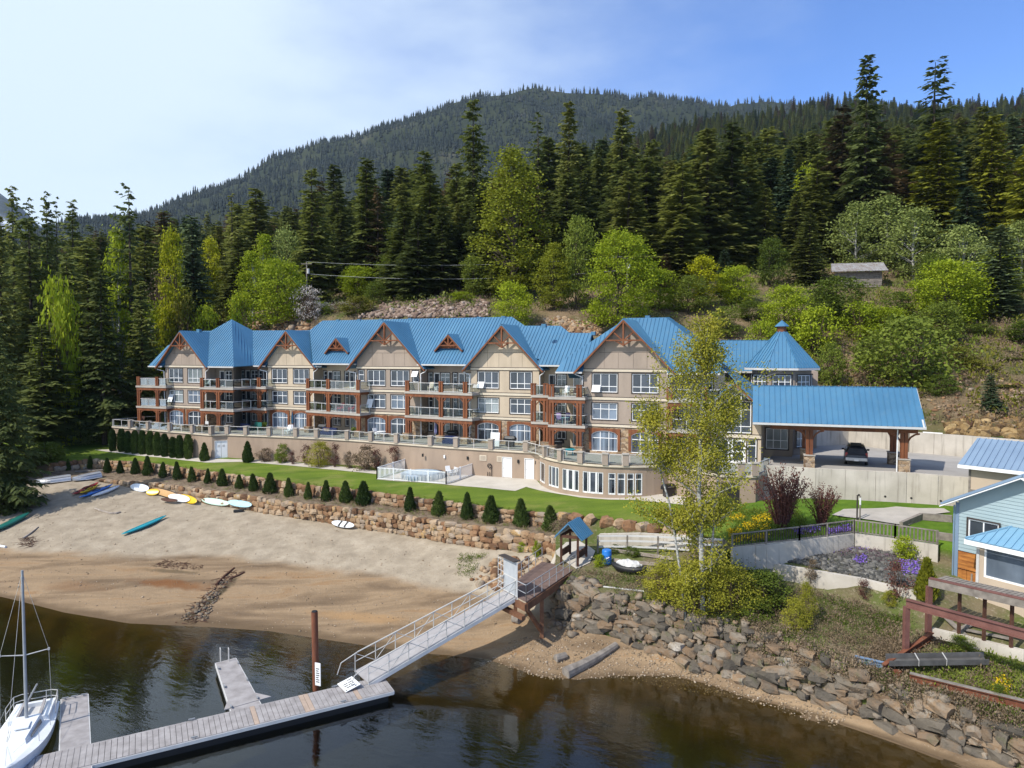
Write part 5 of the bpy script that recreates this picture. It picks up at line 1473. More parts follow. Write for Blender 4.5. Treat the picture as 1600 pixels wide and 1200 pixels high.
# return face at the pier end of the wall
b, t_ = lerp_row(BASEROW, 868), lerp_row(LTOP, 871)
for k in range(4):
 for c in range(3):
  p = b.lerp(t_, (c + .5) / 3) + Vector((.25 + k * .55 * .5, .2 + k * .62, 0)); L.append((p.y, p, (rng.uniform(-.1, .1), .1, 1.0 + rng.uniform(-.2, .2)), (.75, .5, .52)))
set_stones(sw, L, 300, WST)
su = thing('stone_wall', 'upper dry stone retaining wall along the edge of the lawn behind the cedars', 'wall', tuple(lerp_row(UBASE, 640)))
L = wall_face(su, UBASE, [e for e in LAWN if e[0] <= 880], 78, 860, .46, .45, 1.0, 300, WST)
set_stones(su, L, 300, WST)
# earth face of the lawn edge further on, with big single boulders
def strip_face(name, ra, rb, u0, u1, mat):
 m = MB(); us = [u0 + (u1 - u0) * i / 60 for i in range(61)]
 for a, b in zip(us, us[1:]): m.face([lerp_row(ra, a), lerp_row(ra, b), lerp_row(rb, b), lerp_row(rb, a)])
 return m.build(name, mat, kind='structure')
strip_face('lower_wall_backing', [(e[0], e[1], e[2] - .05) for e in BASEROW], LTOP, -700, 869, 'bark_mulch')
strip_face('upper_wall_backing', UBASE, [e for e in LAWN if e[0] <= 880], -700, 872, 'bark_mulch')
bl = thing('boulder_wall', 'short row of large brown boulders holding the lawn edge beside the little blue gate roof', 'wall', tuple(on(985, 822)))
for u, v, w, hh in ((948, 818, 1.2, .9), (968, 821, 1.0, .8), (985, 825, 1.25, 1.1), (1005, 827, 1.15, .9), (1024, 830, 1.2, .9), (1046, 833, 1.0, .8), (900, 812, 1.4, .8), (922, 814, 1.1, .8), (880, 810, 1.3, .8), (1068, 838, .9, .7)):
 p = on(u, v); o = link('stone', rng.choice(WST), bl); o.location = p - bl.location + Vector((0, 0, .1)); o.rotation_euler = (rng.uniform(-.2, .2), rng.uniform(-.2, .2), rng.uniform(0, 6)); o.scale = (w, w * .8, hh)
# boulder bank above the shingle
us_ = [876 + i * 6 for i in range(int((1800 - 876) / 6))]
bank_rows = [[(e[0], e[1], e[2] - .12) for e in BASEROW if e[0] >= 880] or None, G0]
m = MB()
RB = [(880, 975, 1.1)] + [(e[0], e[1], e[2] - .1) for e in BASEROW if e[0] > 880]
for a, b in zip(us_, us_[1:]):
 m.face([lerp_row(RB, a), lerp_row(RB, b), lerp_row(G0, b), lerp_row(G0, a)])
m.face([lerp_row(RB, 876), lerp_row(G0, 876), on(868, 870), lerp_row(G0, 868)])
m.build('bank_earth_face', 'rough_ground', kind='structure')
bk = thing('boulder_bank', 'bank of large grey and brown boulders rising from the shingle beach below the aspen', 'bank', tuple(lerp_row(RB, 1050)))
L = []
NU = 150; acc = []
Bp = [lerp_row(RB, 880 + (1720 - 880) * i / 400) for i in range(401)]; Tp = [lerp_row(G0, 880 + (1720 - 880) * i / 400) for i in range(401)]
S = [0.0]
for a, b in zip(Bp, Bp[1:]): S.append(S[-1] + (Vector((b.x, b.y)) - Vector((a.x, a.y))).length)
for c in range(9):
 s = rng.uniform(-.4, 0)
 while s < S[-1]:
  w = rng.uniform(.45, 1.3) * (1.5 if rng.random() < .14 else 1)
  i = min(399, max(0, int(np.searchsorted(S, s + w / 2)) - 1)); b, t_ = Bp[i], Tp[i]
  SL = (t_ - b).length; nc = max(2, round(SL / .52))
  if c < nc:
   p = b.lerp(t_, (c + .4 + rng.uniform(-.15, .15)) / nc); d = Bp[i + 1] - Bp[i]
   L.append((p.y, p + Vector((rng.uniform(-.12, .12), rng.uniform(-.25, .15), rng.uniform(-.14, .14))), (rng.uniform(-.22, .22), rng.uniform(-.2, .2), math.atan2(d.y, d.x) + rng.uniform(-.35, .35)), (w * 1.12, rng.uniform(.7, 1.1), SL / nc * rng.uniform(.8, 1.5))))
  s += w
set_stones(bk, L, 290, BST)
# loose rocks: shingle beach, pier foot, river-stone bed, talus on the hill, golden rock face
def scatter(name, n, pick, smin, smax, protos, flat=.6, root=None):
 L = []
 for _ in range(n):
  p = pick()
  if p is None: continue
  s = rng.uniform(smin, smax) * (1.6 if rng.random() < .1 else 1)
  L.append((0, Vector(p) + Vector((0, 0, s * .12)), (rng.uniform(-.4, .4), rng.uniform(-.4, .4), rng.uniform(0, 6.3)), (s * rng.uniform(.8, 1.3), s * rng.uniform(.7, 1.1), s * flat * rng.uniform(.7, 1.3))))
 return join_stones(name, L, protos, root)
def poly_pick(poly):
 xs = [p[0] for p in poly]; ys = [p[1] for p in poly]
 def f():
  for _ in range(60):
   u, v = rng.uniform(min(xs), max(xs)), rng.uniform(min(ys), max(ys)); c = False; j = len(poly) - 1
   for i in range(len(poly)):
    if (poly[i][1] > v) != (poly[j][1] > v) and u < (poly[j][0] - poly[i][0]) * (v - poly[i][1]) / (poly[j][1] - poly[i][1]) + poly[i][0]: c = not c
    j = i
   if c: return on(u, v)
 return f
scatter('shingle', 1900, poly_pick([(800, 1000), (880, 985), (1000, 1012), (1150, 1068), (1330, 1122), (1300, 1138), (1150, 1092), (960, 1062), (860, 1064), (760, 1035)]), .03, .11, SST)
scatter('beach_pebbles', 1300, poly_pick([(0, 770), (160, 770), (480, 820), (860, 880), (780, 990), (640, 1010), (330, 975), (0, 925)]), .03, .10, SST)
scatter('bank_rubble', 700, lambda: lerp_row(RB, (u := rng.uniform(884, 1690))).lerp(lerp_row(G0, u), rng.uniform(0, 1.02)) + Vector((0, -.2, .12)), .10, .34, BST, .8)
scatter('river_stones', 2300, poly_pick([(1185, 868), (1330, 853), (1400, 866), (1430, 890), (1430, 918), (1340, 902)]), .11, .27, RST, .75)
scatter('pier_rubble', 120, poly_pick([(735, 905), (775, 875), (850, 872), (868, 890), (800, 915), (760, 925)]), .2, .6, WST, .8)
scatter('pier_rubble', 90, poly_pick([(850, 955), (905, 905), (940, 930), (900, 985), (860, 985)]), .2, .55, BST, .8)
scatter('talus', 1500, poly_pick([(560, 497), (600, 470), (680, 462), (760, 462), (765, 496)]), .18, .7, TST, .7)
scatter('talus', 700, poly_pick([(835, 508), (870, 497), (930, 506), (940, 524), (880, 520)]), .2, .7, WST, .7)
scatter('talus', 260, poly_pick([(300, 512), (480, 500), (490, 520), (395, 522)]), .25, .9, WST, .7)
scatter('hill_rocks', 500, poly_pick([(1230, 560), (1340, 540), (1470, 560), (1600, 600), (1600, 680), (1450, 660), (1300, 640)]), .12, .5, WST, .7)
oc = thing('rock_outcrop', 'golden brown rock face behind the car park wall on the hillside', 'rock', tuple(on(1540, 672)))
for _ in range(150):
 u = rng.uniform(1480, 1640); p = on(u, rng.uniform(650 + max(0, (1530 - u) * .25), 684 + (u - 1480) * .08))
 o = link('stone', rng.choice(GST), oc); s = rng.uniform(.4, 1.05); o.location = p - oc.location; o.rotation_euler = (rng.uniform(-.4, .4), rng.uniform(-.5, .5), rng.uniform(0, 6)); o.scale = (s, s * .8, s * rng.uniform(.7, 1.3))
# ------------------------------------------------------------------ beached boats and boards
def place(root, p0, p1, lift=0.0, roll=0.0):
 d = p1 - p0; q = d.to_track_quat('X', 'Z')
 root.rotation_mode = 'QUATERNION'
 from mathutils import Quaternion
 root.rotation_quaternion = q @ Quaternion((1, 0, 0), roll)
 root.location = (p0 + p1) / 2 + Vector((0, 0, lift))
def lofted(L, beam, dep, n=18, k=12, fine=.55, rocker=.1, flat=False, top=.35):
 rings = []
 for i in range(n + 1):
  x = -1 + 2 * i / n; w = max(.02, (1 - abs(x) ** 2.3)) ** fine * beam / 2; zc = rocker * x * x * dep * 2
  r = []
  for j in range(k):
   a = 2 * math.pi * j / k; y = math.cos(a) * w; z = math.sin(a)
   zz = (z * dep * (top if z > 0 else 1 - top)) * (max(.12, 1 - abs(x) ** 3) if not flat else max(.3, 1 - x ** 4)) + zc
   r.append((x * L / 2, y, zz))
  rings.append(r)
 return rings
def colour(name, c, rough=.35):
 if name not in MATS: plain(name, c, tuple(x * .88 for x in c), rough=rough, spec=.5, scale=1.0, bump=.02)
 return name
for nm, c in (('hull_red', (.33, .018, .02)), ('hull_yellow', (.75, .46, .015)), ('hull_blue', (.035, .17, .50)), ('hull_white', (.74, .76, .77)), ('hull_teal', (.012, .30, .36)), ('hull_green', (.015, .13, .10)), ('hull_mint', (.52, .68, .55)), ('hull_paleblue', (.40, .62, .66)), ('hull_tan', (.52, .31, .13)), ('hull_navy', (.02, .03, .10)), ('barrel_blue', (.015, .17, .55)), ('chair_red', (.50, .02, .025)), ('cushion_lilac', (.32, .22, .42)), ('umbrella_blue', (.02, .09, .16)), ('pool_cover', (.33, .42, .50)), ('umbrella_purple', (.2, .2, .38))): colour(nm, c)
def kayak(label, e, mat, beam=.7, dep=.36, under=False, stripe=None, group='kayaks drawn up on the sand'):
 p0, p1 = on(*e[0]), on(*e[1]); L = (p1 - p0).length
 k = thing('kayak', label, 'kayak', (0, 0, 0), group)
 m = MB(); m.rings(lofted(L, beam, dep, 20, 12)); m.build('hull', mat, k, smooth=True)
 if not under:
  for x in (-.3, .3): m = MB(); m.box((x * L, 0, dep * .30), (.42, .24, .04)); m.build('hatch', 'black_plastic', k)
  m = MB(); N = 16; f = lambda r, z: [(r * 1.5 * math.cos(2 * math.pi * j / N), r * .62 * math.sin(2 * math.pi * j / N), z) for j in range(N)]
  m.rings([f(.42, .10), f(.40, .165), f(.34, .165), f(.31, .09)]); m.build('cockpit', 'black_plastic', k)
 else:
  m = MB(); m.bar((-L * .42, 0, .13), (L * .42, 0, .13), .04, .04); m.build('keel', mat, k)
 if stripe:
  m = MB()
  for x in stripe: m.box((x * L, 0, .08), (.16, beam * .94, .12))
  m.build('strap', 'black_plastic', k)
 place(k, p0, p1, dep * .62)
def board(label, e, mat, beam=.8, rim=None, strip=None, under=None, group='paddle boards leaning along the stone wall', lift=.1, roll=52):
 p0, p1 = on(*e[0]), on(*e[1]); L = (p1 - p0).length
 k = thing('paddle_board', label, 'board', (0, 0, 0), group)
 m = MB(); m.rings(lofted(L, beam, .14, 18, 10, .5, .25, True, .5)); m.build('deck', mat, k, smooth=True)
 if rim:
  m = MB(); m.rings(lofted(L * 1.03, beam * 1.1, .10, 18, 10, .5, .25, True, .5)); m.build('rim', rim, k, smooth=True)
 if strip:
  m = MB()
  for x in strip: m.bar((x * L - .1, -beam * .42, .085), (x * L + .1, beam * .42, .085), .22, .02)
  m.build('stripe', 'black_plastic', k)
 m = MB(); m.box((-L * .42, 0, -.12), (.16, .02, .16)); m.build('fin', 'black_plastic', k)
 place(k, p0, p1, lift + .28, R(roll))
def tinny(label, p0, p1, beam, grp):
 L = (p1 - p0).length
 k = thing('rowing_boat', label, 'boat', (0, 0, 0), grp)
 m = MB(); rings = []
 for i in range(13):
  x = i / 12; w = beam / 2 * (min(1, 1.15 * (1 - max(0, x - .35) ** 2.0 * 2.05)) if x > .35 else 1); w = max(.04, w)
  hh = .62 - .12 * x
  rings.append([(x * L - L / 2, -w, .02 + .10 * x), (x * L - L / 2, -w * .93, hh * .55), (x * L - L / 2, -w * .62, hh), (x * L - L / 2, 0, hh + .07), (x * L - L / 2, w * .62, hh), (x * L - L / 2, w * .93, hh * .55), (x * L - L / 2, w, .02 + .10 * x)])
 m.rings(rings); m.build('hull', 'aluminium', k)
 for y in (-.38, 0, .38):
  m = MB(); m.bar((-L * .48, y * beam, .70 - abs(y) * .3), (L * .30, y * beam * .9, .64 - abs(y) * .3), .05, .06); m.build('strake', 'rail_grey', k)
 m = MB(); m.tube((-L / 2, -beam / 2, .04), (L * .1, -beam / 2, .06), .04); m.tube((-L / 2, beam / 2, .04), (L * .1, beam / 2, .06), .04); m.build('gunwale', 'rail_grey', k)
 place(k, p0, p1, .02)
tinny('larger grey aluminium rowing boat upturned near the dark trees at the beach corner', on(111, 750), on(56, 757), 1.5, 'upturned rowing boats')
tinny('smaller grey aluminium rowing boat upturned beside the red kayak', on(157, 748), on(114, 753), 1.35, 'upturned rowing boats')
kayak('red kayak, first of the row lying beside the upturned grey boats', ((113, 776), (154, 757)), 'hull_red')
kayak('short yellow kayak between the red one and the blue one', ((125, 774), (153, 761)), 'hull_yellow', .62)
kayak('blue kayak with pale nose lying between yellow and white kayaks', ((124, 781), (176, 760)), 'hull_blue', .72)
kayak('white kayak at the end of the row of coloured kayaks', ((143, 779), (187, 762)), 'hull_white', .72, under=True)
kayak('long teal kayak lying alone on the open sand', ((190, 839), (260, 809)), 'hull_teal', .75, .34, under=True)
kayak('dark green canoe upturned on the sand below the spruce', ((-14, 836), (46, 806)), 'hull_green', .95, .5, under=True)
board('broad white paddle board nearest the coloured kayaks', ((205, 764), (233, 770)), 'hull_white', 1.0)
board('yellow paddle board tucked behind the broad white one', ((229, 764), (249, 771)), 'hull_yellow', .9)
board('tan paddle board with a dark rim between two yellow boards', ((247, 768), (279, 772)), 'hull_tan', .85, rim='black_plastic')
board('dark brown board lying behind the tan one against the wall', ((252, 760), (278, 763)), 'brown_timber', .6, roll=25)
board('bright yellow board behind the second white board', ((279, 770), (308, 780)), 'hull_yellow', .9)
board('white paddle board with bright yellow board behind it', ((264, 780), (297, 787)), 'hull_white', .9)
board('pale mint board lying alone below the stone wall', ((316, 783), (359, 790)), 'hull_mint', .8)
board('pale blue board raised on a dark block beside the wall', ((357, 793), (394, 796)), 'hull_paleblue', .8, lift=.35)
board('white surfboard with two dark stripes by the wall in the middle of the beach', ((519, 812), (554, 818)), 'hull_white', .7, strip=(-.12, .14))
p = on(373, 800); m = MB(); m.box((p.x, p.y, p.z + .12), (1.0, .4, .24), .1); tag(m.build('wooden_block', 'black_plastic'), 'dark block under the pale blue board', 'block')
# driftwood
def log(name, label, pts, r0, r1, mat='driftwood', cat='log', lift=1.0, group=None):
 P = [on(u, v) for u, v in pts]; n = len(P); rads = [r0 + (r1 - r0) * i / (n - 1) for i in range(n)]
 P = [p + Vector((0, 0, r * .7 * lift)) for p, r in zip(P, rads)]
 root = thing(name, label, cat, tuple(P[0]), group); m = MB()
 k = 10; rings = []
 for i, (p, r) in enumerate(zip(P, rads)):
  d = (P[min(n - 1, i + 1)] - P[max(0, i - 1)]).normalized(); x = d.cross(Vector((0, 0, 1))).normalized(); y = x.cross(d)
  rings.append([p + (x * math.cos(2 * math.pi * j / k) + y * math.sin(2 * math.pi * j / k)) * r * rng.uniform(.88, 1.1) for j in range(k)])
 m.rings(rings); m.build('log_body', mat, root)
 return root
log('drift_log', 'thick grey drift log with sawn end lying on the shingle', [(884, 1058), (905, 1047), (930, 1033), (950, 1020), (963, 1011)], .36, .22, 'grey_wood')
log('drift_log', 'short sawn block of grey timber beside the big log', [(868, 1033), (884, 1028)], .26, .24, 'grey_wood')
log('drift_log', 'slim curved pale branch lying on the open sand', [(149, 796), (160, 800), (172, 803), (182, 803), (188, 801)], .13, .10)
log('drift_log', 'pale straight driftwood pole sticking from the tangle on the left sand', [(36, 842), (48, 834), (60, 824)], .10, .06)
log('drift_log', 'short dark round log stump under the end of the pier', [(803, 970), (813, 974)], .32, .30, 'grey_wood')
log('drift_log', 'pole leaning along the gully in the wet sand', [(360, 905), (372, 900), (382, 895)], .10, .07, 'brown_timber')
log('drift_log', 'dark broken branch at the head of the gully', [(338, 915), (352, 900), (366, 888)], .12, .07, 'brown_timber')
log('drift_log', 'short white plank end lying at the far sand edge', [(-8, 853), (9, 856)], .12, .12, 'hull_white', 'plank')
for k, (u, v) in enumerate(((484, 809), (506, 812))):
 p = on(u, v); m = MB(); m.bar(p, p + Vector((.35, .55, 1.45)), .07, .07); tag(m.build('driftwood_stick', 'driftwood'), ('first' if k == 0 else 'second') + ' of two sticks leaning on the stone wall, the one ' + ('farther from' if k == 0 else 'closer to') + ' the striped surfboard', 'stick', 'sticks leaning on the wall')
# tangle of sticks in the gully: countless twigs
def twigs(name, poly, n, lmin, lmax, mat, r=.02):
 pk = poly_pick(poly); m = MB()
 for _ in range(n):
  p = pk()
  if p is None: continue
  a = rng.uniform(0, 6.28); l = rng.uniform(lmin, lmax); d = Vector((math.cos(a), math.sin(a), rng.uniform(-.1, .35))) * l
  m.tube(p + Vector((0, 0, r)), p + d + Vector((0, 0, r)), r, r * .5, 4)
 return m.build(name, mat, kind='stuff')
twigs('gully_debris', [(272, 975), (300, 948), (322, 925), (352, 895), (378, 892), (352, 920), (332, 945), (322, 972)], 130, .2, .8, 'brown_timber', .03)
twigs('drift_debris', [(28, 850), (45, 838), (58, 845), (48, 856)], 90, .2, .9, 'brown_timber')
twigs('drift_line_debris', [(238, 884), (262, 874), (318, 884), (322, 890), (270, 890)], 160, .15, .6, 'brown_timber')
scatter('gully_stones', 200, poly_pick([(278, 970), (305, 945), (330, 922), (355, 898), (362, 902), (342, 930), (325, 970)]), .06, .25, BST)
# ------------------------------------------------------------------ pier, gangway, docks
PZ4 = 4.0
A0, A1, B0, B1 = at(787, 922, PZ4), at(822.5, 941, PZ4), at(847, 878, PZ4), at(900, 888, PZ4)
pier = thing('pier', 'brown timber pier deck with grey metal railings leading from the gate to the gangway', 'pier', tuple(A1))
dl = ((B1 - A1).length + (B0 - A0).length) / 2
axis = ((B1 + B0) / 2 - (A1 + A0) / 2).normalized(); wv = (A1 - A0).normalized()
n = int(dl / .20)
tmpl = None
for k in range(n):
 a, b = A0.lerp(B0, (k + .5) / n), A1.lerp(B1, (k + .5) / n)
 m = MB(); m.bar(a, b, .185, .05 + .004 * (k % 2)); m.build('plank', 'deck_brown', pier)
m = MB()
m.bar(A1 - Vector((0, 0, .32)), B1 - Vector((0, 0, .32)), .16, .50); m.bar(A0 - Vector((0, 0, .32)), B0 - Vector((0, 0, .32)), .16, .50); m.bar(A0 - Vector((0, 0, .34)) - axis * .1, A1 - Vector((0, 0, .34)) - axis * .1, .16, .46)
m.build('beam', 'pier_timber', pier)
m = MB()
for k in (.28, .7):
 for a, b in ((A1, B1), (A0, B0)):
  p = a.lerp(b, k); m.bar(Vector((p.x, p.y, ground_z(p.x, p.y) - .5)), p - Vector((0, 0, .5)), .26, .26, (1, 0, 0))
p = A1.lerp(B1, .02); q = A1.lerp(B1, .26); m.bar(p - Vector((0, 0, .6)), Vector((q.x, q.y, ground_z(q.x, q.y) + .6)), .22, .22)
p = A0.lerp(A1, .2) - Vector((0, 0, .9)); m.bar(p - axis * .6 - wv * 1.2, p + wv * 2.2 - axis * .4, .3, .26)
m.build('pier_leg', 'pier_timber', pier)
def tube_rail(par, pts, hgt, step, name='railing', mid=(.5,), mat='aluminium', r=.03):
 m = MB(); up = Vector((0, 0, 1))
 for a, b in zip(pts, pts[1:]):
  L = (b - a).length; n = max(1, round(L / step))
  for z in (hgt, *[hgt * x for x in mid]): m.tube(a + up * z, b + up * z, r if z == hgt else r * .75, None, 6)
  for k in range(n + 1): p = a.lerp(b, k / n); m.tube(p, p + up * hgt, r * .85, None, 6)
 return m.build(name, mat, par)
up = Vector((0, 0, .03))
tube_rail(pier, [A1 + up - axis * .05, B1 + up], 1.1, 1.15)
tube_rail(pier, [A1 + up - axis * .05, A1.lerp(A0, .42) + up - axis * .05], 1.1, 1.2)
tube_rail(pier, [A0.lerp(B0, .05) + up, B0 + up], 1.1, 1.35)
drape('gate_path', [(844, 879), (868, 862), (885, 848), (905, 846), (930, 862), (922, 880), (900, 890)], 'path_concrete', .06, step=.6)
# gangway
T0, T1 = at(788, 923, 4.02), at(806, 933, 4.02); D0, D1 = at(555, 1048, .66), at(576, 1068, .66)
gw = thing('gangway', 'sloping aluminium gangway with truss handrails from the pier down to the dock', 'gangway', tuple(D1))
m = MB(); m.slab([T0, T1, D1, D0], (0, 0, -.05)); m.build('deck', 'gangway_deck', gw)
m = MB(); gl_ = (D1 - T1).length
for a, b in ((T0, D0), (T1, D1)): m.bar(a - Vector((0, 0, .14)), b - Vector((0, 0, .14)), .08, .24)
m.build('side_beam', 'rail_grey', gw)
for a, b, nm in ((T0, D0, 'handrail'), (T1, D1, 'handrail')):
 m = MB(); n = 8; u_ = Vector((0, 0, 1))
 e = (b - a).normalized()
 m.tube(a + u_ * 1.1, b + u_ * 1.1 - e * .2, .042, None, 7); m.tube(a + u_ * .58, b + u_ * .58, .028, None, 6)
 m.path([b + u_ * 1.1 - e * .2, b + u_ * .95 + e * .9, b + u_ * .35 + e * 1.15], [.03] * 3, 6)
 for k in range(n + 1):
  p = a.lerp(b, k / n); m.tube(p, p + u_ * 1.1, .03, None, 6)
  if k < n:
   q = a.lerp(b, (k + 1) / n); m.tube((p if k % 2 else q), (q if k % 2 else p) + u_ * 1.08, .022, None, 6)
 m.build(nm, 'rail_light', gw)
# security gate at the head of the gangway
ga = thing('security_gate', 'tall pale grey metal gate panel standing at the head of the gangway', 'gate', tuple(T1))
gx = (T1 - T0).normalized(); o = T0.lerp(T1, .05)
m = MB(); g0, g1 = T0 - gx * .05, T1 + gx * .15
for p in (g0, g1): m.bar(p - Vector((0, 0, .3)), p + Vector((0, 0, 2.35)), .07, .07, (1, 0, 0))
for z in (.08, 1.2, 2.35): m.bar(g0 + Vector((0, 0, z)), g1 + Vector((0, 0, z)), .06, .06)
m.build('frame', 'rail_grey', ga)
m = MB(); k = gx.cross(Vector((0, 0, 1))) * .012
m.hexa([g0 + gx * .05 + k + Vector((0, 0, .1)), g1 - gx * .05 + k + Vector((0, 0, .1)), g1 - gx * .05 - k + Vector((0, 0, .1)), g0 + gx * .05 - k + Vector((0, 0, .1))], [g0 + gx * .05 + k + Vector((0, 0, 2.3)), g1 - gx * .05 + k + Vector((0, 0, 2.3)), g1 - gx * .05 - k + Vector((0, 0, 2.3)), g0 + gx * .05 - k + Vector((0, 0, 2.3))])
m.build('panel', 'gate_mesh', ga)
m = MB(); w0 = T0 - gx * .05; w1 = w0 - gx * .75
for z in (.1, .5, .9, 1.3, 1.7, 2.1): m.tube(w0 + Vector((0, 0, z)), w1 + Vector((0, 0, z)), .02, None, 5)
for q in (0, .5, 1): p = w0.lerp(w1, q); m.tube(p, p + Vector((0, 0, 2.2)), .025, None, 5)
m.build('side_wing', 'rail_grey', ga)
m = MB(); m.bar(g0 + Vector((0, 0, 2.4)) - gx * .3, g1 + Vector((0, 0, 2.42)) , .5, .06); m.build('cap', 'dark_trim', ga)
# gate canopy at the land end of the pier
hutc = on(912, 868); hu = thing('gate_canopy', 'small timber gate canopy with a blue metal roof at the end of the pier', 'shelter', tuple(hutc))
hf_ = Fr((0, 0), 0); hax = axis.copy(); hax.z = 0; hax.normalize(); hx = Vector((hax.y, -hax.x, 0))
corn = [B1 + hx * .1 + hax * .1, B1 + hx * .1 + hax * 1.9, B1 - hx * 1.25 + hax * 1.9, B1 - hx * 1.25 + hax * .1]
for c in corn:
 z0 = min(ground_z(c.x, c.y), 4.1) - .2
 m = MB(); m.bar(Vector((c.x, c.y, z0)), Vector((c.x, c.y, 6.35)), .17, .17, (1, 0, 0)); m.build('post', 'brown_timber', hu)
m = MB()
for a, b in zip(corn, corn[1:] + corn[:1]): m.bar(Vector((a.x, a.y, 6.3)), Vector((b.x, b.y, 6.3)), .14, .2)
for a, b in ((corn[0], corn[1]), (corn[2], corn[3])): m.bar(Vector((a.x, a.y, 4.95)), Vector((b.x, b.y, 4.95)), .12, .5)
m.build('rail', 'brown_timber', hu)
RF, SM = MB(), MB(); mid = [(corn[0] + corn[3]) / 2 - hax * .3, (corn[1] + corn[2]) / 2 + hax * .3]
for sg in (1, -1):
 rp = [Vector((mid[0].x, mid[0].y, 7.4)), Vector((mid[1].x, mid[1].y, 7.4)), Vector((mid[1].x, mid[1].y, 6.2)) + hx * 1.15 * sg, Vector((mid[0].x, mid[0].y, 6.2)) + hx * 1.15 * sg]
 roof_plane(RF, SM, rp, -hx * sg + Vector((0, 0, 1.04)), .30, .07)
RF.build('roof', 'roof_blue', hu); SM.build('standing_seams', 'roof_blue', hu, kind='stuff')
# floating docks
def dock(name, label, corners, z, plank=None, mat='deck_grey', float_d=.75):
 root = thing(name, label, 'dock', tuple(corners[0]))
 a, b, c, d = corners    # a->b along one long edge, d->c along the other
 L = (b - a).length
 if plank:
  n = int(L / plank)
  base = None
  for k in range(n):
   p, q = a.lerp(b, (k + .5) / n), d.lerp(c, (k + .5) / n)
   m = MB(); m.bar(p, q, plank * .93, .05 + .003 * (k % 3)); m.build('plank', 'deck_plank_warm' if rng.random() < .06 else mat, root)
 else:
  m = MB(); m.slab([a, b, c, d], (0, 0, -.06)); m.build('deck', mat, root)
 m = MB()
 for p, q in ((a, b), (b, c), (c, d), (d, a)): m.bar(p - Vector((0, 0, .10)), q - Vector((0, 0, .10)), .09, .18)
 m.build('edge', 'rail_grey', root)
 for q in (.12, .5, .88):
  for e0, e1 in ((a, b), (d, c)): p = e0.lerp(e1, q).lerp((a + b + c + d) / 4, .05); m = MB(); m.bar(p - (b - a).normalized() * .16 + Vector((0, 0, .12)), p + (b - a).normalized() * .16 + Vector((0, 0, .12)), .06, .05); m.bar(p, p + Vector((0, 0, .12)), .07, .07, (1, 0, 0)); m.build('cleat', 'mast_grey', root)
 m = MB(); ins = lambda p: p.lerp((a + b + c + d) / 4, .03) - Vector((0, 0, .19))
 m.slab([ins(a), ins(b), ins(c), ins(d)], (0, 0, -float_d)); m.build('float', 'black_plastic', root)
 return root
z = .55
back0, back1, fr0, fr1 = at(180, 1160, z), at(598, 1057, z), at(330, 1162, z), at(611, 1069, z)
dvec = (back1 - at(300, 1126, z)).normalized(); per = Vector((dvec.y, -dvec.x, 0))
bE = back1; bS = bE - dvec * 21
dk = dock('main_dock', 'long grey plank dock running from the gangway foot out into the lake', [bS, bE, bE + per * 2.05, bS + per * 2.05], z, .26)
fd = [at(337, 1036, z), at(368, 1028, z), at(402, 1086, z), at(358, 1101, z)]
fdk = dock('finger_dock', 'short grey finger dock with a swim ladder branching from the main dock', [fd[0], fd[3] + (fd[3] - fd[0]) * .25, fd[2] + (fd[3] - fd[0]) * .25, fd[1]], z + .012)
m = MB(); m.slab([at(360, 1083, z + .03), at(398, 1082, z + .03), at(424, 1088, z + .03), at(350, 1109, z + .03)], (0, 0, -.05)); m.build('gusset', 'deck_grey', fdk)
m = MB()
for u in (345, 358):
 p = at(u, 1033, z); q = p + Vector((0, 0, .75)); e = Vector((-.25, .45, 0)) * .6
 m.path([p, q, q + e + Vector((0, 0, .0)), p + e - Vector((0, 0, .5))], [.03] * 4, 6)
m.build('ladder', 'rail_light', fdk)
d3 = [at(96, 1092, z), at(137, 1084, z), at(143, 1215, z), at(92, 1220, z)]
dock('mooring_dock', 'grey finger dock beside the moored white sailboat', d3, z)
pl = thing('mooring_pile', 'tall rusty steel mooring pile standing at the edge of the main dock', 'pile', tuple(at(495, 1078, 0)))
p = at(494.5, 1078, 0); m = MB(); m.tube(p - Vector((0, 0, 5)), p + Vector((-.06, 0, 4.75)), .19, .19, 16); m.build('pipe', 'rust_steel', pl)
m = MB(); m.tube(p + Vector((-.06, 0, 4.74)), p + Vector((-.06, 0, 4.80)), .175, .16, 16); m.build('pile_cap', 'black_plastic', pl)
# two notice boards at the gangway foot
def notice(label, c, ex, ey, w, hh, lines, size):
 """board centred on c with axes ex (text direction) and ey (text up)"""
 sg = thing('notice_board', label, 'sign', tuple(c)); nz = ex.cross(ey).normalized()
 m = MB(); q = [c - ex * w / 2 - ey * hh / 2, c + ex * w / 2 - ey * hh / 2, c + ex * w / 2 + ey * hh / 2, c - ex * w / 2 + ey * hh / 2]
 m.slab([p - nz * .03 for p in q], nz * .03); m.build('board', 'white_paint', sg)
 m = MB()
 for yy, words in lines:      # too small to read in the photograph: rows of word-sized dark strokes
  for x0, x1 in words: m.bar(c + ey * yy * hh + ex * x0 * w + nz * .003, c + ey * yy * hh + ex * x1 * w + nz * .003, .006, size, ey)
 if lines: m.build('lettering', 'black_plastic', sg)
 return sg
c0, c1, c2_, c3 = at(528, 1068, .64), at(539, 1082, .64), at(562, 1069.5, .84), at(551, 1056, .84)
ctr = (c0 + c1 + c2_ + c3) / 4; ex = ((c3 - c0) + (c2_ - c1)).normalized(); ey = (c0 - c1) + (c3 - c2_); ey = (ey - ex * ey.dot(ex)).normalized()
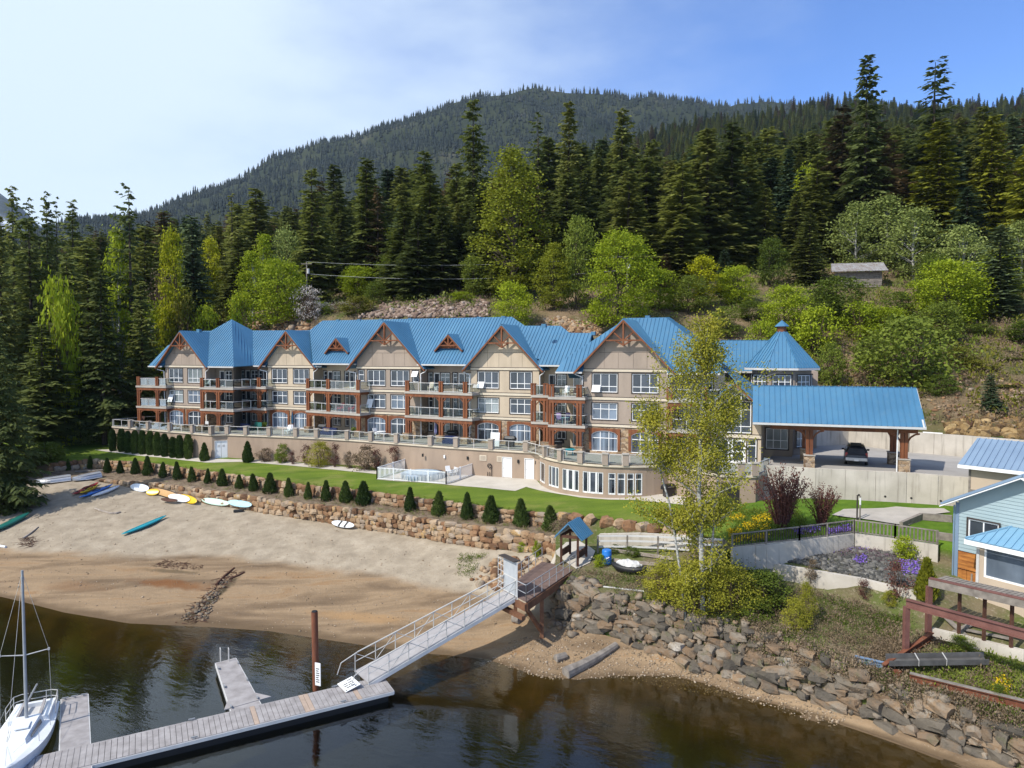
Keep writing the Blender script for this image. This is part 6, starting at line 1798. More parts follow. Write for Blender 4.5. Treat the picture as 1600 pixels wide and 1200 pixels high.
notice('white notice board with dark lettering lying at the foot of the gangway', ctr, ex, ey, (c3 - c0).length, (c1 - c0).length, [(.33, ((.08, .36),)), (.12, ((-.30, -.02), (.03, .30))), (-.06, ((-.34, -.10), (-.05, .12), (.16, .32))), (-.24, ((-.28, .02), (.07, .28))), (-.40, ((-.44, -.34), (.18, .30)))], .085)
p = at(498.5, 1071, z + .02); ey = Vector((0, 0, 1)); ex = Vector((.35, -.94, 0)).normalized()
sg = notice('narrow upright white notice fixed against the rusty pile', p + Vector((-.02, -.18, .75)), Vector((.93, -.36, 0)).normalized(), Vector((0, 0, 1)), .38, 1.35, [], .1)
m = MB()
for k in range(7): q = p + Vector((-.02, -.18, .3 + k * .13)); e = Vector((.93, -.36, 0)).normalized(); nn = e.cross(Vector((0, 0, 1))); m.bar(q - e * .11 + nn * .004, q + e * (.11 - .05 * (k % 3 == 2)) + nn * .004, .012, .05)
m.build('print', 'black_plastic', sg)
# moored sailboat: transom towards the shore, bow towards the camera
sb = thing('sailboat', 'white moored sailboat with grey mast and stern rails beside the finger dock', 'sailboat', (0, 0, 0))
rings = []
LB_ = 7.2
for i in range(15):
 x = i / 14; w = 1.22 * (1 - max(0, (x - .42) / .58) ** 2.2) * (.86 + .14 * min(1, x / .35)); w = max(.03, w); zt = .78 + .35 * x * x
 rings.append([(x * LB_, -w, zt), (x * LB_, -w * .96, zt * .5), (x * LB_, -w * .72, .05), (x * LB_, -w * .3, -.28), (x * LB_, w * .3, -.28), (x * LB_, w * .72, .05), (x * LB_, w * .96, zt * .5), (x * LB_, w, zt), (x * LB_, w * .6, zt + .07), (x * LB_, -w * .6, zt + .07)])
m = MB(); m.rings(rings); m.build('hull', 'hull_white', sb)
m = MB()
for r0, r1 in zip(rings, rings[1:]):
 for i, j, e in ((1, 2, -1), (6, 5, 1)):
  a, b = Vector(r0[i]), Vector(r0[j]); c, d = Vector(r1[i]), Vector(r1[j]); f = Vector((0, .012 * e, 0))
  m.face([a.lerp(b, .55) + f, b + f, d + f, c.lerp(d, .55) + f])
m.build('boot_stripe', 'hull_navy', sb)
m = MB(); cz = .86
m.hexa([(2.3, -.72, cz), (4.9, -.45, cz + .05), (4.9, .45, cz + .05), (2.3, .72, cz)], [(2.35, -.58, cz + .48), (4.6, -.32, cz + .34), (4.6, .32, cz + .34), (2.35, .58, cz + .48)]); m.build('cabin', 'hull_white', sb)
m = MB()
for sg in (-1, 1):
 m.hexa([(2.7, sg * .69, cz + .14), (4.2, sg * .52, cz + .16), (4.2, sg * .49, cz + .29), (2.7, sg * .63, cz + .34)], [(2.7, sg * .70, cz + .14), (4.2, sg * .53, cz + .16), (4.2, sg * .50, cz + .29), (2.7, sg * .64, cz + .34)])
m.build('cabin_window', 'glass_dark', sb)
m = MB(); m.box((1.2, 0, .84), (1.9, 1.0, .06)); m.build('cockpit_floor', 'rail_grey', sb)
m = MB()
for sg in (-1, 1): m.box((1.2, sg * .72, .98), (2.0, .36, .26))
m.box((3.4, 0, cz + .47), (.7, .6, .05)); m.box((.3, 0, .98), (.25, 1.7, .24)); m.build('bench', 'hull_white', sb)
m = MB()
for sg in (-1, 1): m.bar((.5, sg * .45, 1.25), (2.1, sg * .5, 1.15), .12, .10)
m.build('cushion', 'deck_grey', sb)
m = MB(); k = 8
for zz in (.35, .68):
 pts = [(1.5, -1.1, .85 + zz), (.25, -1.0, .85 + zz), (.05, -.7, .85 + zz), (.05, .7, .85 + zz), (.25, 1.0, .85 + zz), (1.5, 1.1, .85 + zz)]
 m.path([Vector(p) for p in pts], [.022] * 6, 6)
for x, y in ((1.5, -1.1), (.25, -1.0), (.05, -.45), (.05, .45), (.25, 1.0), (1.5, 1.1)): m.tube((x, y, .8), (x, y, 1.53), .022, None, 6)
for sg in (-1, 1):
 for x in (3.0, 4.6): m.tube((x, sg * (1.1 if x < 4 else .9), .9), (x, sg * (1.08 if x < 4 else .88), 1.5), .015, None, 5)
 m.path([Vector((1.5, sg * 1.1, 1.5)), Vector((3.0, sg * 1.08, 1.5)), Vector((4.6, sg * .88, 1.5)), Vector((6.6, sg * .25, 1.6))], [.008] * 4, 4)
m.build('stern_rail', 'rail_light', sb)
m = MB(); mx_ = 2.55; m.tube((mx_, 0, 1.2), (mx_ - .05, 0, 9.0), .085, .06, 10); m.build('mast', 'mast_grey', sb)
m = MB(); m.tube((mx_, -1.05, 4.75), (mx_, 0, 4.6), .022, .03, 6); m.tube((mx_, 1.05, 4.75), (mx_, 0, 4.6), .022, .03, 6); m.box((mx_, -1.05, 4.75), (.08, .09, .12)); m.box((mx_, 1.05, 4.75), (.08, .09, .12)); m.build('spreader', 'rail_light', sb)
m = MB(); m.tube((mx_, 0, 2.0), (-.1, 0, 1.9), .055, .05, 8); m.build('boom', 'mast_grey', sb)
m = MB(); m.tube((.15, -.3, 1.0), (.15, -.3, 2.0), .05, .05, 6); m.box((-.12, .35, .75), (.3, .3, .8)); m.build('outboard', 'black_plastic', sb)
m = MB()
for sg in (-1, 1): m.path([Vector((mx_, sg * 1.12, .95)), Vector((mx_, sg * 1.05, 4.75)), Vector((mx_ - .05, 0, 8.9))], [.008] * 3, 4)
m.path([Vector((6.9, 0, 1.2)), Vector((mx_ - .05, 0, 8.9))], [.008] * 2, 4); m.build('rigging', 'rail_light', sb)
st = at(58, 1101, .8); bd = Vector((.42, -.907, 0))
sb.location = (st.x, st.y, 0); sb.rotation_euler = (0, 0, math.atan2(bd.y, bd.x))
# ------------------------------------------------------------------ garden walls, fences and the houses on the east side
def at_row(row, us): return [lerp_row(row, u) for u in us]
def garden_wall(label, pts, zb, th=.3):
 root = thing('concrete_wall', label, 'wall', (pts[0].x, pts[0].y, zb))
 for a, b in zip(pts, pts[1:]):
  d = b - a; L = math.hypot(d.x, d.y); n = max(1, round(L / 2.4)); fr = Fr((a.x, a.y), math.degrees(math.atan2(-d.y, d.x)))
  for k in range(n):
   za, zc = a.z + (b.z - a.z) * k / n, a.z + (b.z - a.z) * (k + 1) / n
   x0, x1 = L * k / n + .008, L * (k + 1) / n - .008; m = MB()
   m.hexa([fr.p(x0, .02, zb), fr.p(x1, .02, zb), fr.p(x1, -th, zb), fr.p(x0, -th, zb)], [fr.p(x0, .02, za), fr.p(x1, .02, zc), fr.p(x1, -th, zc), fr.p(x0, -th, za)]); m.build('panel', 'old_concrete', root)
 return root
W1 = [at(1176, 875, 5.5), at(1275, 892, 5.6), at(1345, 904, 5.6), at(1432, 925, 5.5)]
garden_wall('lower grey concrete garden wall holding the bed of river stones', W1, 3.8)
W2 = [at(1145, 857, 6.75), at(1250, 845, 7.05), at(1335, 834, 7.2)]
garden_wall('upper concrete garden wall below the black railing and the yellow flowers', W2, 5.2)
W3 = [at(1336, 834, 7.2), at(1400, 842, 7.2), at(1466, 852, 7.2)]
garden_wall('concrete garden wall turning the corner towards the blue house', W3, 5.4)
def bar_fence(name, label, pts, hgt, step, mat, rail='grey_wood', cat='railing', pw=.045):
 root = thing(name, label, cat, tuple(pts[0])); up = Vector((0, 0, 1)); m, r, po = MB(), MB(), MB()
 for a, b in zip(pts, pts[1:]):
  d = b - a; L = d.length; n = int(L / step)
  r.bar(a + up * hgt, b + up * hgt, .10, .07); r.bar(a + up * .12, b + up * .12, .06, .06)
  for k in range(1, n): p = a + d * (k / n); m.bar(p + up * .14, p + up * (hgt - .03), pw, pw, (1, 0, 0))
  n = max(1, round(L / 2.6))
  for k in range(n + 1): p = a + d * (k / n); po.bar(p, p + up * (hgt + .05), .11, .11, (1, 0, 0))
 r.build('rail', rail, root); m.build('balusters', mat, root, kind='stuff'); po.build('posts', rail, root)
bar_fence('garden_railing', 'dark barred railing with a pale top rail beside the yellow flowers', [p + Vector((0, .12, 0)) for p in W2], .95, .2, 'dark_trim', 'grey_wood')
bar_fence('garden_railing', 'weathered grey timber railing along the corner wall near the blue house', [p + Vector((0, .12, 0)) for p in W3], .95, .22, 'grey_wood', 'grey_wood', pw=.07)
# grey rail fence below the lawn boulders
pts = [on(934, 864), on(980, 864), on(1028, 866), on(1082, 870), on(1130, 872)]
rf = thing('rail_fence', 'pale grey rail fence beside the blue roofed gate below the boulders', 'fence', tuple(pts[0])); m, r = MB(), MB(); up = Vector((0, 0, 1))
for a, b in zip(pts, pts[1:]):
 for z in (1.35, .95, .5): r.bar(a + up * z, b + up * z, .07, .13)
for p in pts: m = MB(); m.bar(p, p + up * 1.4, .13, .13, (1, 0, 0)); m.build('post', 'grey_wood', rf)
r.build('rail', 'rail_grey', rf)
bw = garden_wall('low pale concrete wall behind the grey rail fence', [on(936, 852) + up * .9, on(1000, 852) + up * .95, on(1075, 856) + up * .9], 4.2)
# white pipe on the slope, blue drum, tarped boat and boards by the gate
P = [on(913, 915), on(1008, 926)]; m = MB(); m.tube(P[0] + up * .08, P[1] + up * .08, .06, None, 8); tag(m.build('drain_pipe', 'rail_light'), 'long pale pipe lying along the top of the boulder bank', 'pipe')
p = on(948, 881); bd = thing('barrel', 'bright blue plastic drum standing beside the gate canopy', 'barrel', tuple(p)); m = MB(); k = 18
rp = lambda r, z: [p + Vector((math.cos(2 * math.pi * i / k) * r, math.sin(2 * math.pi * i / k) * r, z)) for i in range(k)]
m.rings([rp(.33, 0), rp(.36, .08), rp(.36, .33), rp(.38, .36), rp(.36, .39), rp(.36, .68), rp(.38, .71), rp(.36, .74), rp(.36, 1.0), rp(.33, 1.08)]); m.build('body', 'barrel_blue', bd, smooth=True)
m = MB(); m.rings([rp(.33, 1.081), rp(.30, 1.10), rp(.02, 1.10)]); m.build('lid', 'barrel_blue', bd)
m = MB(); m.bar(p + Vector((-.1, -.37, .5)), p + Vector((.14, -.36, .62)), .16, .02); m.bar(p + Vector((-.12, -.37, .62)), p + Vector((.12, -.36, .45)), .05, .02); m.build('white_mark', 'white_paint', bd)
a, b = on(955, 890), on(1012, 899); tb = thing('covered_boat', 'small boat under a torn white and black tarpaulin beside the blue drum', 'boat', (0, 0, 0)); L = (b - a).length
m = MB(); m.rings(lofted(L, 1.2, .8, 16, 12, .6, .1)); m.build('hull', 'black_plastic', tb, smooth=True)
m = MB(); rr = lofted(L * .70, .9, .5, 12, 10, .6, .1, False, .8); m.rings([[(x, y + rng.uniform(-.05, .05), z + .18 + rng.uniform(-.05, .05)) for x, y, z in r] for r in rr]); m.build('tarpaulin', 'rail_grey', tb)
place(tb, a, b, .35)
for i, (q0, q1, lab) in enumerate((((948, 863), (1052, 878), 'long pale board forming the back edge of the weedy bed by the blue drum'), ((958, 880), (1024, 887), 'shorter pale board lying between the blue drum and the aspen'))):
 m = MB(); m.bar(on(*q0) + up * .25, on(*q1) + up * .25, .06, .25); tag(m.build('garden_board', 'driftwood'), lab, 'board')
# two thin marker posts on the grass
for k, u in enumerate((1339, 1343.5)):
 p = on(u, 812 + k); m = MB(); m.tube(p, p + up * 1.9, .06, .06, 8); mp = thing('marker_post', ('dark' if k == 0 else 'pale banded') + ' one of the two thin posts standing on the grass beside the path', 'post', tuple(p), 'thin posts by the path'); m.build('post_body', 'dark_trim' if k == 0 else 'grey_wood', mp)
 if k: m = MB(); m.tube(p + up * 1.2, p + up * 1.75, .066, None, 8); m.build('band', 'white_paint', mp)
drape('concrete_path', [(1318, 797), (1400, 793), (1475, 796), (1485, 802), (1452, 806), (1440, 812), (1420, 822), (1385, 818), (1345, 812), (1300, 806)], 'slab_concrete', .09)
m = MB(); a, b, c = on(1408, 826), on(1440, 812), on(1488, 816)
ed = thing('timber_edging', 'weathered timber edging of the raised bed beside the blue house', 'edging', tuple(a))
for p, q in ((a, b), (b, c), (on(1462, 842), on(1490, 846))):
 m = MB(); m.bar(p + up * .25, q + up * .25, .25, .5); m.build('sleeper', 'grey_wood', ed)
# --- pale blue house
hs = Fr((28.75, 44.0), 61); house = thing('blue_house', 'pale blue timber house with a picture window and orange cedar boards', 'house', (28.75, 44.0, 4.2))
W = MB(); W.face([hs.p(.25, 0, 7.4), hs.p(8, 0, 7.4), hs.p(8, 0, 10.7), hs.p(4.1, 0, 12.8), hs.p(.25, 0, 10.7)]); W.face([hs.p(.25, -9, 3.6), hs.p(.25, 0, 3.6), hs.p(.25, 0, 10.7), hs.p(.25, -9, 10.7)]); W.face([hs.p(8, 0, 3.6), hs.p(8, -9, 3.6), hs.p(8, -9, 10.7), hs.p(8, 0, 10.7)]); W.build('wall', 'siding_blue', house)
z = 7.42
while z < 12.6:
 s0 = .3 if z < 10.6 else .3 + (z - 10.6) / (12.8 - 10.6) * 3.8; s1 = 8 if z < 10.6 else 8 - (z - 10.6) / 2.2 * 3.8
 if s1 - s0 > .3:
  m = MB(); m.hexa([hs.p(s0, .0, z), hs.p(s1, .0, z), hs.p(s1, .045, z), hs.p(s0, .045, z)], [hs.p(s0, 0, z + .215), hs.p(s1, 0, z + .215), hs.p(s1, .012, z + .215), hs.p(s0, .012, z + .215)]); m.build('siding_board', 'siding_blue', house)
 z += .22
m = MB(); m.fbox(hs, .1, .32, .0, .06, 4.6, 10.5); m.build('corner_board', 'roof_slate_blue', house)
# lower cedar cladding
z = 4.3; k = 0
while z < 7.35:
 m = MB()
 if z > 6.2: m.fbox(hs, .34, 2.25, .0, .05 + .012 * (k % 3), z, z + .27)
 z += .28; k += 1
 if m.v: m.build('cedar_board', 'orange_cedar', house)
for i in range(7):
 m = MB(); m.fbox(hs, .34 + i * .275, .34 + (i + 1) * .275 - .015, .0, .05 + .01 * (i % 2), 3.9, 6.2); m.build('cedar_board', 'orange_cedar', house)
m = MB(); m.fbox(hs, 1.15, 1.25, .06, .1, 4.5, 6.1); m.build('batten', 'driftwood', house)
window(house, hs, .95, 2.7, 8.25, 9.6, .16, (1, 1), (1,), 'glass_dark', True)
RF, SM, FA = MB(), MB(), MB(); ro = Vector((0, 0, .14))
ez, rz_ = 10.55, 12.75
roof_plane(RF, SM, [hs.p(-.55, .65, ez - .15), hs.p(4.1, .65, rz_ + .2), hs.p(4.1, -9.5, rz_ + .2), hs.p(-.55, -9.5, ez - .15)], hs.r + Vector((0, 0, .5)), .42, .12)
roof_plane(RF, SM, [hs.p(8.7, .65, ez - .15), hs.p(4.1, .65, rz_ + .2), hs.p(4.1, -9.5, rz_ + .2), hs.p(8.7, -9.5, ez - .15)], -hs.r + Vector((0, 0, .5)), .42, .12)
RF.build('roof', 'roof_slate_blue', house); SM.build('standing_seams', 'roof_slate_blue', house, kind='stuff')
FA.bar(hs.p(-.5, .67, ez - .36), hs.p(4.1, .67, rz_ - .02), .06, .34, hs.n); FA.bar(hs.p(8.6, .67, ez - .36), hs.p(4.1, .67, rz_ - .02), .06, .34, hs.n); FA.build('fascia', 'white_paint', house)
# bay with hipped pale roof and picture window
W = MB(); s0, s1, n1 = 2.1, 7.5, 1.25
W.face([hs.p(s0, 0, 3.8), hs.p(s0, n1, 3.8), hs.p(s0, n1, 8.7), hs.p(s0, 0, 8.7)][::-1])
wall_open(W, hs, s0, s1, 3.8, 8.7, n1, [(s0 + .35, s1 - .2, 6.45, 8.42)]); W.build('bay_wall', 'shed_beige', house)
window(house, hs, s0 + .35, s1 - .2, 6.45, 8.42, n1, (1, 1.0), (1,), 'glass_sky', False, None, fw=.11)
m = MB(); m.fbox(hs, s0 - .06, s0 + .1, n1 - .02, n1 + .05, 4.0, 8.65); m.build('corner_board', 'rail_grey', house)
RF, SM = MB(), MB(); e = .5
roof_plane(RF, SM, [hs.p(s0 - e, n1 + e, 8.7), hs.p(s1 + e, n1 + e, 8.7), hs.p(s1 + e - 1.8, 0, 9.6), hs.p(s0 - e + 1.75, 0, 9.6)], -hs.n + Vector((0, 0, .5)), .42, .1)
roof_plane(RF, SM, [hs.p(s0 - e, n1 + e, 8.7), hs.p(s0 - e + 1.75, 0.0, 9.6), hs.p(s0 - e, 0, 8.7)], hs.r + Vector((0, 0, .5)), .42, .1)
SM.bar(hs.p(s0 - e, n1 + e, 8.74), hs.p(s0 - e + 1.75, 0, 9.64), .12, .07)
RF.build('bay_roof', 'roof_sky_blue', house); SM.build('standing_seams', 'roof_sky_blue', house, kind='stuff')
m = MB(); m.bar(hs.p(s0 - e, n1 + e + .04, 8.5), hs.p(s1 + e, n1 + e + .04, 8.5), .06, .28); m.bar(hs.p(s0 - e - .03, n1 + e, 8.5), hs.p(s0 - e - .03, 0, 8.5), .06, .28); m.build('fascia', 'white_paint', house)
m = MB(); m.tube(hs.p(.05, .1, 4.3), hs.p(.05, .1, 10.3), .05, None, 8); m.build('downpipe', 'roof_slate_blue', house)
# --- slate-blue roofed shed
sf = Fr((0, 0), 52); q = at(1519, 735, 11.3); Ys = 52.0; sf.o = Vector(((1519 - 800) / FPX * Ys, Ys, 0))
shed = thing('shed', 'beige shed with a slate blue metal roof at the end of the car park wall', 'shed', (sf.o.x, sf.o.y, 8.0))
W = MB(); W.fbox(sf, 0, 9, -5, 0, 7.6, 11.55); W.build('wall', 'shed_beige', shed)
m = MB(); m.fbox(sf, .0, 9, .0, .03, 9.55, 9.75); m.fbox(sf, 3.2, 3.34, .0, .04, 7.6, 11.5); m.fbox(sf, -.03, .12, -.02, .04, 7.6, 11.5); m.build('trim', 'grey_wood', shed)
RF, SM = MB(), MB()
roof_plane(RF, SM, [sf.p(-.6, .55, 11.65), sf.p(9.5, .55, 11.65), sf.p(9.5, -2.6, 13.45), sf.p(-.35, -2.6, 13.45)], -sf.n + Vector((0, 0, .6)), .42, .1)
roof_plane(RF, SM, [sf.p(-.6, -5.7, 11.65), sf.p(9.5, -5.7, 11.65), sf.p(9.5, -2.6, 13.45), sf.p(-.35, -2.6, 13.45)], sf.n + Vector((0, 0, .6)), .42, .1)
RF.build('roof', 'roof_slate_blue', shed); SM.build('standing_seams', 'roof_slate_blue', shed, kind='stuff')
m = MB(); m.bar(sf.p(-.6, .58, 11.5), sf.p(9.5, .58, 11.5), .06, .26); m.build('fascia', 'white_paint', shed)
# --- deck edge and rusty steel frame on the slope
df = thing('rusty_steelwork', 'rusty red steel frame of beams and posts standing on the rocky bank', 'steelwork', tuple(at(1415, 1030, 2.1)))
def beamI(m, a, b, w=.18, hh=.34):
 a, b = Vector(a), Vector(b); u_ = Vector((0, 0, 1))
 m.bar(a + u_ * hh / 2, b + u_ * hh / 2, w, .05); m.bar(a - u_ * hh / 2, b - u_ * hh / 2, w, .05); m.bar(a, b, .05, hh)
ext = lambda a, b, k: a + (b - a) * k
g0 = on(1416, 1028); a = atY(1416, 942, g0.y); b = at(1600, 991, a.z)
m = MB(); beamI(m, a, ext(a, b, 1.5), .26, .42); m.build('beam', 'primer_red', df)
m = MB(); pz_ = a + (b - a) * .005; m.bar(Vector((pz_.x, pz_.y, g0.z - .6)), pz_ - up * .2, .26, .26, (1, 0, 0)); m.build('post', 'primer_red', df)
c, d = on(1456, 1002) + up * .35, on(1380, 1068) + up * .45
m = MB(); beamI(m, c, d, .24, .32); m.build('beam', 'rust_steel', df)
m = MB(); m.bar(Vector((pz_.x, pz_.y, g0.z + .9)), c.lerp(d, .35), .12, .12); m.build('brace', 'rust_steel', df)
g1 = on(1452, 996); e = atY(1452, 916, g1.y); m = MB(); m.bar(Vector((e.x, e.y, g1.z - .5)), e, .26, .26, (1, 0, 0)); m.build('post', 'primer_red', df)
a, b = on(1421, 1084) + up * .5, on(1588, 1142) + up * .6; m = MB(); beamI(m, a, ext(a, b, 1.6), .24, .34); m.build('beam', 'rust_steel', df)
m = MB(); m.bar(a + up * .215, ext(a, b, 1.6) + up * .215, .28, .03); m.build('top_plate', 'grey_wood', df)
q = on(1402, 1086) + up * .45; m = MB(); m.tube(Vector((q.x, q.y, -.4)), q, .2, .2, 14); m.build('pipe_post', 'rust_steel', df)
q2 = Vector((q.x, q.y, .55)); m = MB(); m.tube(Vector((q.x, q.y, -.35)), q2, .205, .205, 14); m.build('blue_sleeve', 'roof_blue', df)
a = e + up * .25; b = at(1600, 943, a.z); dkk = thing('timber_deck_edge', 'weathered timber deck edge beam with red top in front of the blue house', 'deck', tuple(a))
m = MB(); m.bar(a, ext(a, b, 1.4), .30, .42); m.build('beam', 'grey_wood', dkk); m = MB(); m.bar(a + up * .235, ext(a, b, 1.4) + up * .235, .34, .05); m.build('top_board', 'primer_red', dkk)
for k in (.35, .62, .9): m = MB(); p = a.lerp(b, k) + Vector((.3, .5, 0)); m.bar(Vector((p.x, p.y, 3.0)), p - up * .2, .14, .14, (1, 0, 0)); m.build('post', 'brown_timber', dkk)
m = MB()
for i in range(26):
 m = MB(); p = ext(a, b, .01 + i * .054) + Vector((.12, .1, .02)); m.bar(p, p + Vector((1.5, .82, 0)), .2, .06); m.build('plank', 'grey_wood', dkk)
# flume and blue channel
a, b = on(1386, 1076) + up * .55, on(1541, 1046) + up * .45; fl_ = thing('flume', 'grey metal flume with two white straps lying across the rusty frame', 'flume', tuple(a))
d = (b - a).normalized(); sd = (d.cross(up).normalized() - up * .3).normalized(); m = MB()
m.slab([a - sd * .25, b - sd * .25, b + sd * .25, a + sd * .25], up * .03)
for sg in (-1, 1): m.slab([a + sd * .25 * sg, b + sd * .25 * sg, b + sd * .27 * sg + up * .3, a + sd * .27 * sg + up * .3], sd * .02 * sg)
m.build('channel', 'flume_metal', fl_)
for k in (.3, .58): m = MB(); p = a.lerp(b, k); m.bar(p - sd * .28 + up * .31, p + sd * .28 + up * .31, .05, .03); m.bar(p + sd * .285 + up * .31, p + sd * .285, .05, .02); m.build('strap', 'rail_light', fl_)
a, b = on(1335, 1052) + up * .4, on(1386, 1077) + up * .4; m = MB(); beamI(m, a, b, .2, .3); tag(m.build('steel_channel', 'roof_slate_blue'), 'short pale blue steel channel at the lower end of the flume', 'beam')
garden_wall('low mossy concrete wall behind the rusty steel frame', [on(1455, 996) + up * .5, on(1520, 1012) + up * .5, on(1600, 1034) + up * .55, on(1720, 1066) + up * .55], 2.0, .35)
for i, (p0, p1, lab) in enumerate((((1478, 968), (1512, 1002), 'upper grey plank dumped in the weeds behind the steel frame'), ((1484, 995), (1522, 978), 'plank lying crosswise under the deck edge'), ((1500, 985), (1580, 1004), 'longest loose plank beneath the red beam'))):
 a, b = on(*p0), on(*p1); m = MB(); m.bar(a + up * .12, b + up * .2, .3, .06); tag(m.build('loose_plank', 'grey_wood'), lab, 'plank')
p = on(1394, 853); m = MB(); m.bar(at(1347, 855, 6.2), at(1347, 832, 6.9) , .1, .1, (1, 0, 0)); tag(m.build('marker_stake', 'hull_red'), 'small red stake in front of the garden wall corner', 'stake')
# shed on the hillside, power poles and lines, road and cars behind the trees
p = on(1345, 447); hsz = Fr((p.x - 4.5, p.y), 12); hz_ = p.z - .3; hb = thing('hillside_shed', 'old grey timber shed with a rusty tin roof on the wooded hillside', 'shed', (p.x, p.y, p.z))
for i in range(9):
 m = MB(); m.fbox(hsz, 0, 7.5, -5 if i == 0 else -.2, .03 * (i % 2), hz_ + i * .3, hz_ + i * .3 + .28); m.build('log_course', 'grey_wood', hb)
RF, SM = MB(), MB(); roof_plane(RF, SM, [hsz.p(-.8, .9, hz_ + 2.75), hsz.p(8.2, .9, hz_ + 2.75), hsz.p(8.6, -3.2, hz_ + 4.6), hsz.p(0, -3.2, hz_ + 4.6)], -hsz.n + Vector((0, 0, .5)), .5, .08)
RF.build('roof', 'tin_roof', hb); SM.build('standing_seams', 'tin_roof', hb, kind='stuff')
def pole(label, u, Y, vtop):
 zt = atY(u, vtop, Y).z; b = colY(u, Y, 0); b.z = ground_z(b.x, b.y); t_ = Vector((b.x, b.y, zt)); r = thing('power_pole', label, 'pole', tuple(b), 'power poles along the hillside road')
 m = MB(); m.tube(b, t_, .16, .11, 8); m.build('pole_shaft', 'grey_wood', r)
 m = MB(); m.bar(t_ + Vector((-1, -.1, -.4)), t_ + Vector((1, -.1, -.4)), .1, .12); m.build('cross_arm', 'grey_wood', r)
 m = MB(); m.tube(t_ + Vector((.35, -.2, -2.2)), t_ + Vector((.35, -.2, -1.3)), .25, .25, 10); m.build('transformer', 'rail_grey', r)
 return t_
p1 = pole('power pole with a transformer behind the white blossom bush', 483, 127, 409)
p2 = pole('power pole mostly hidden behind the big bright lime maple', 978, 122, 400)
def wire(label, a, b, sag, r=.018):
 m = MB(); pts = [a.lerp(b, i / 24) - Vector((0, 0, sag * 4 * (i / 24) * (1 - i / 24))) for i in range(25)]; m.path(pts, [r] * 25, 5); tag(m.build('power_line', 'rail_grey'), label, 'cable', 'power lines above the blue roof')
wire('upper power line running across in front of the hillside trees', p1, p2, 1.1); wire('lower power line slung beneath the upper one', p1 - up * 2.2, p2 - up * 2.4, 1.3, .022)
for k, (u, Y, w, lab) in enumerate(((262, 136, 4.6, 'white camper van half hidden behind bushes beyond the western roof'), (228, 142, 4.0, 'pale car parked among the trees left of the camper van'))):
 b = colY(u, Y, 0); b.z = ground_z(b.x, b.y); c = thing('parked_van', lab, 'van', tuple(b))
 m = MB(); x0 = b.x - w / 2
 m.rings([[(x, b.y - 1, b.z + zl), (x, b.y + 1, b.z + zl), (x, b.y + .95, b.z + zh), (x, b.y - .95, b.z + zh)] for x, zl, zh in ((x0, .5, 1.0), (x0 + .1, .4, 2.2 if k == 0 else 1.0), (x0 + .7, .4, 2.4 if k == 0 else 1.1), (x0 + w * .3, .4, 2.5 if k == 0 else 1.5), (x0 + w * .75, .4, 2.4 if k == 0 else 1.5), (x0 + w * .9, .4, 1.4 if k == 0 else 1.1), (x0 + w, .5, 1.0))]); m.build('body', 'white_paint', c)
 m = MB(); m.box((b.x - .2, b.y - .99, b.z + (1.7 if k == 0 else 1.25)), (w * .45, .05, .5 if k == 0 else .3)); m.build('windows', 'glass_dark', c)
 for sg in (-.3, .3): m = MB(); m.tube((b.x + w * sg, b.y - 1.02, b.z + .33), (b.x + w * sg, b.y - .8, b.z + .33), .33, None, 14); m.build('wheel', 'black_plastic', c)
# ------------------------------------------------------------------ trees and plants
def kites(P, D, N, Ls, Ws, bend=0.0):
 """leaf / spray quads: base P, direction D, normal N, length, width -> verts (4k,3), faces (k,4)"""
 S = np.cross(D, N); S /= np.linalg.norm(S, axis=1, keepdims=True) + 1e-9
 Ls = Ls[:, None]; Ws = Ws[:, None]
 mid = P + D * Ls * .5 - np.array([0, 0, 1.0]) * (bend * Ls * .25)
 v = np.stack([P, mid + S * Ws * .5, P + D * Ls - np.array([0, 0, 1.0]) * (bend * Ls * .8), mid - S * Ws * .5], 1)
 k = len(P); f = np.arange(4 * k).reshape(k, 4)
 return v.reshape(-1, 3), f
def unit(a): return a / (np.linalg.norm(a, axis=-1, keepdims=True) + 1e-9)
def mesh_from(parts, name, mat):
 V, F = [], []; b = 0
 for v, f in parts: V.append(v); F.append(f + b); b += len(v)
 return tri_mesh(name, np.concatenate(V), np.concatenate(F), mat, 4)
def tube_np(pts, rads, seg=6):
 V, F = [], []
 pts = np.array(pts, float)
 for i, (p, r) in enumerate(zip(pts, rads)):
  d = unit((pts[min(i + 1, len(pts) - 1)] - pts[max(0, i - 1)])[None])[0]
  x = np.cross(d, [0.3, 0.1, 1.0]) if abs(d[2]) < .9 else np.cross(d, [1.0, 0, 0]); x = x / np.linalg.norm(x); y = np.cross(d, x)
  for k in range(seg): a = 2 * math.pi * k / seg; V.append(p + (x * math.cos(a) + y * math.sin(a)) * r)
 for i in range(len(pts) - 1):
  for k in range(seg): F.append((i * seg + k, i * seg + (k + 1) % seg, (i + 1) * seg + (k + 1) % seg, (i + 1) * seg + k))
 return np.array(V), np.array(F)
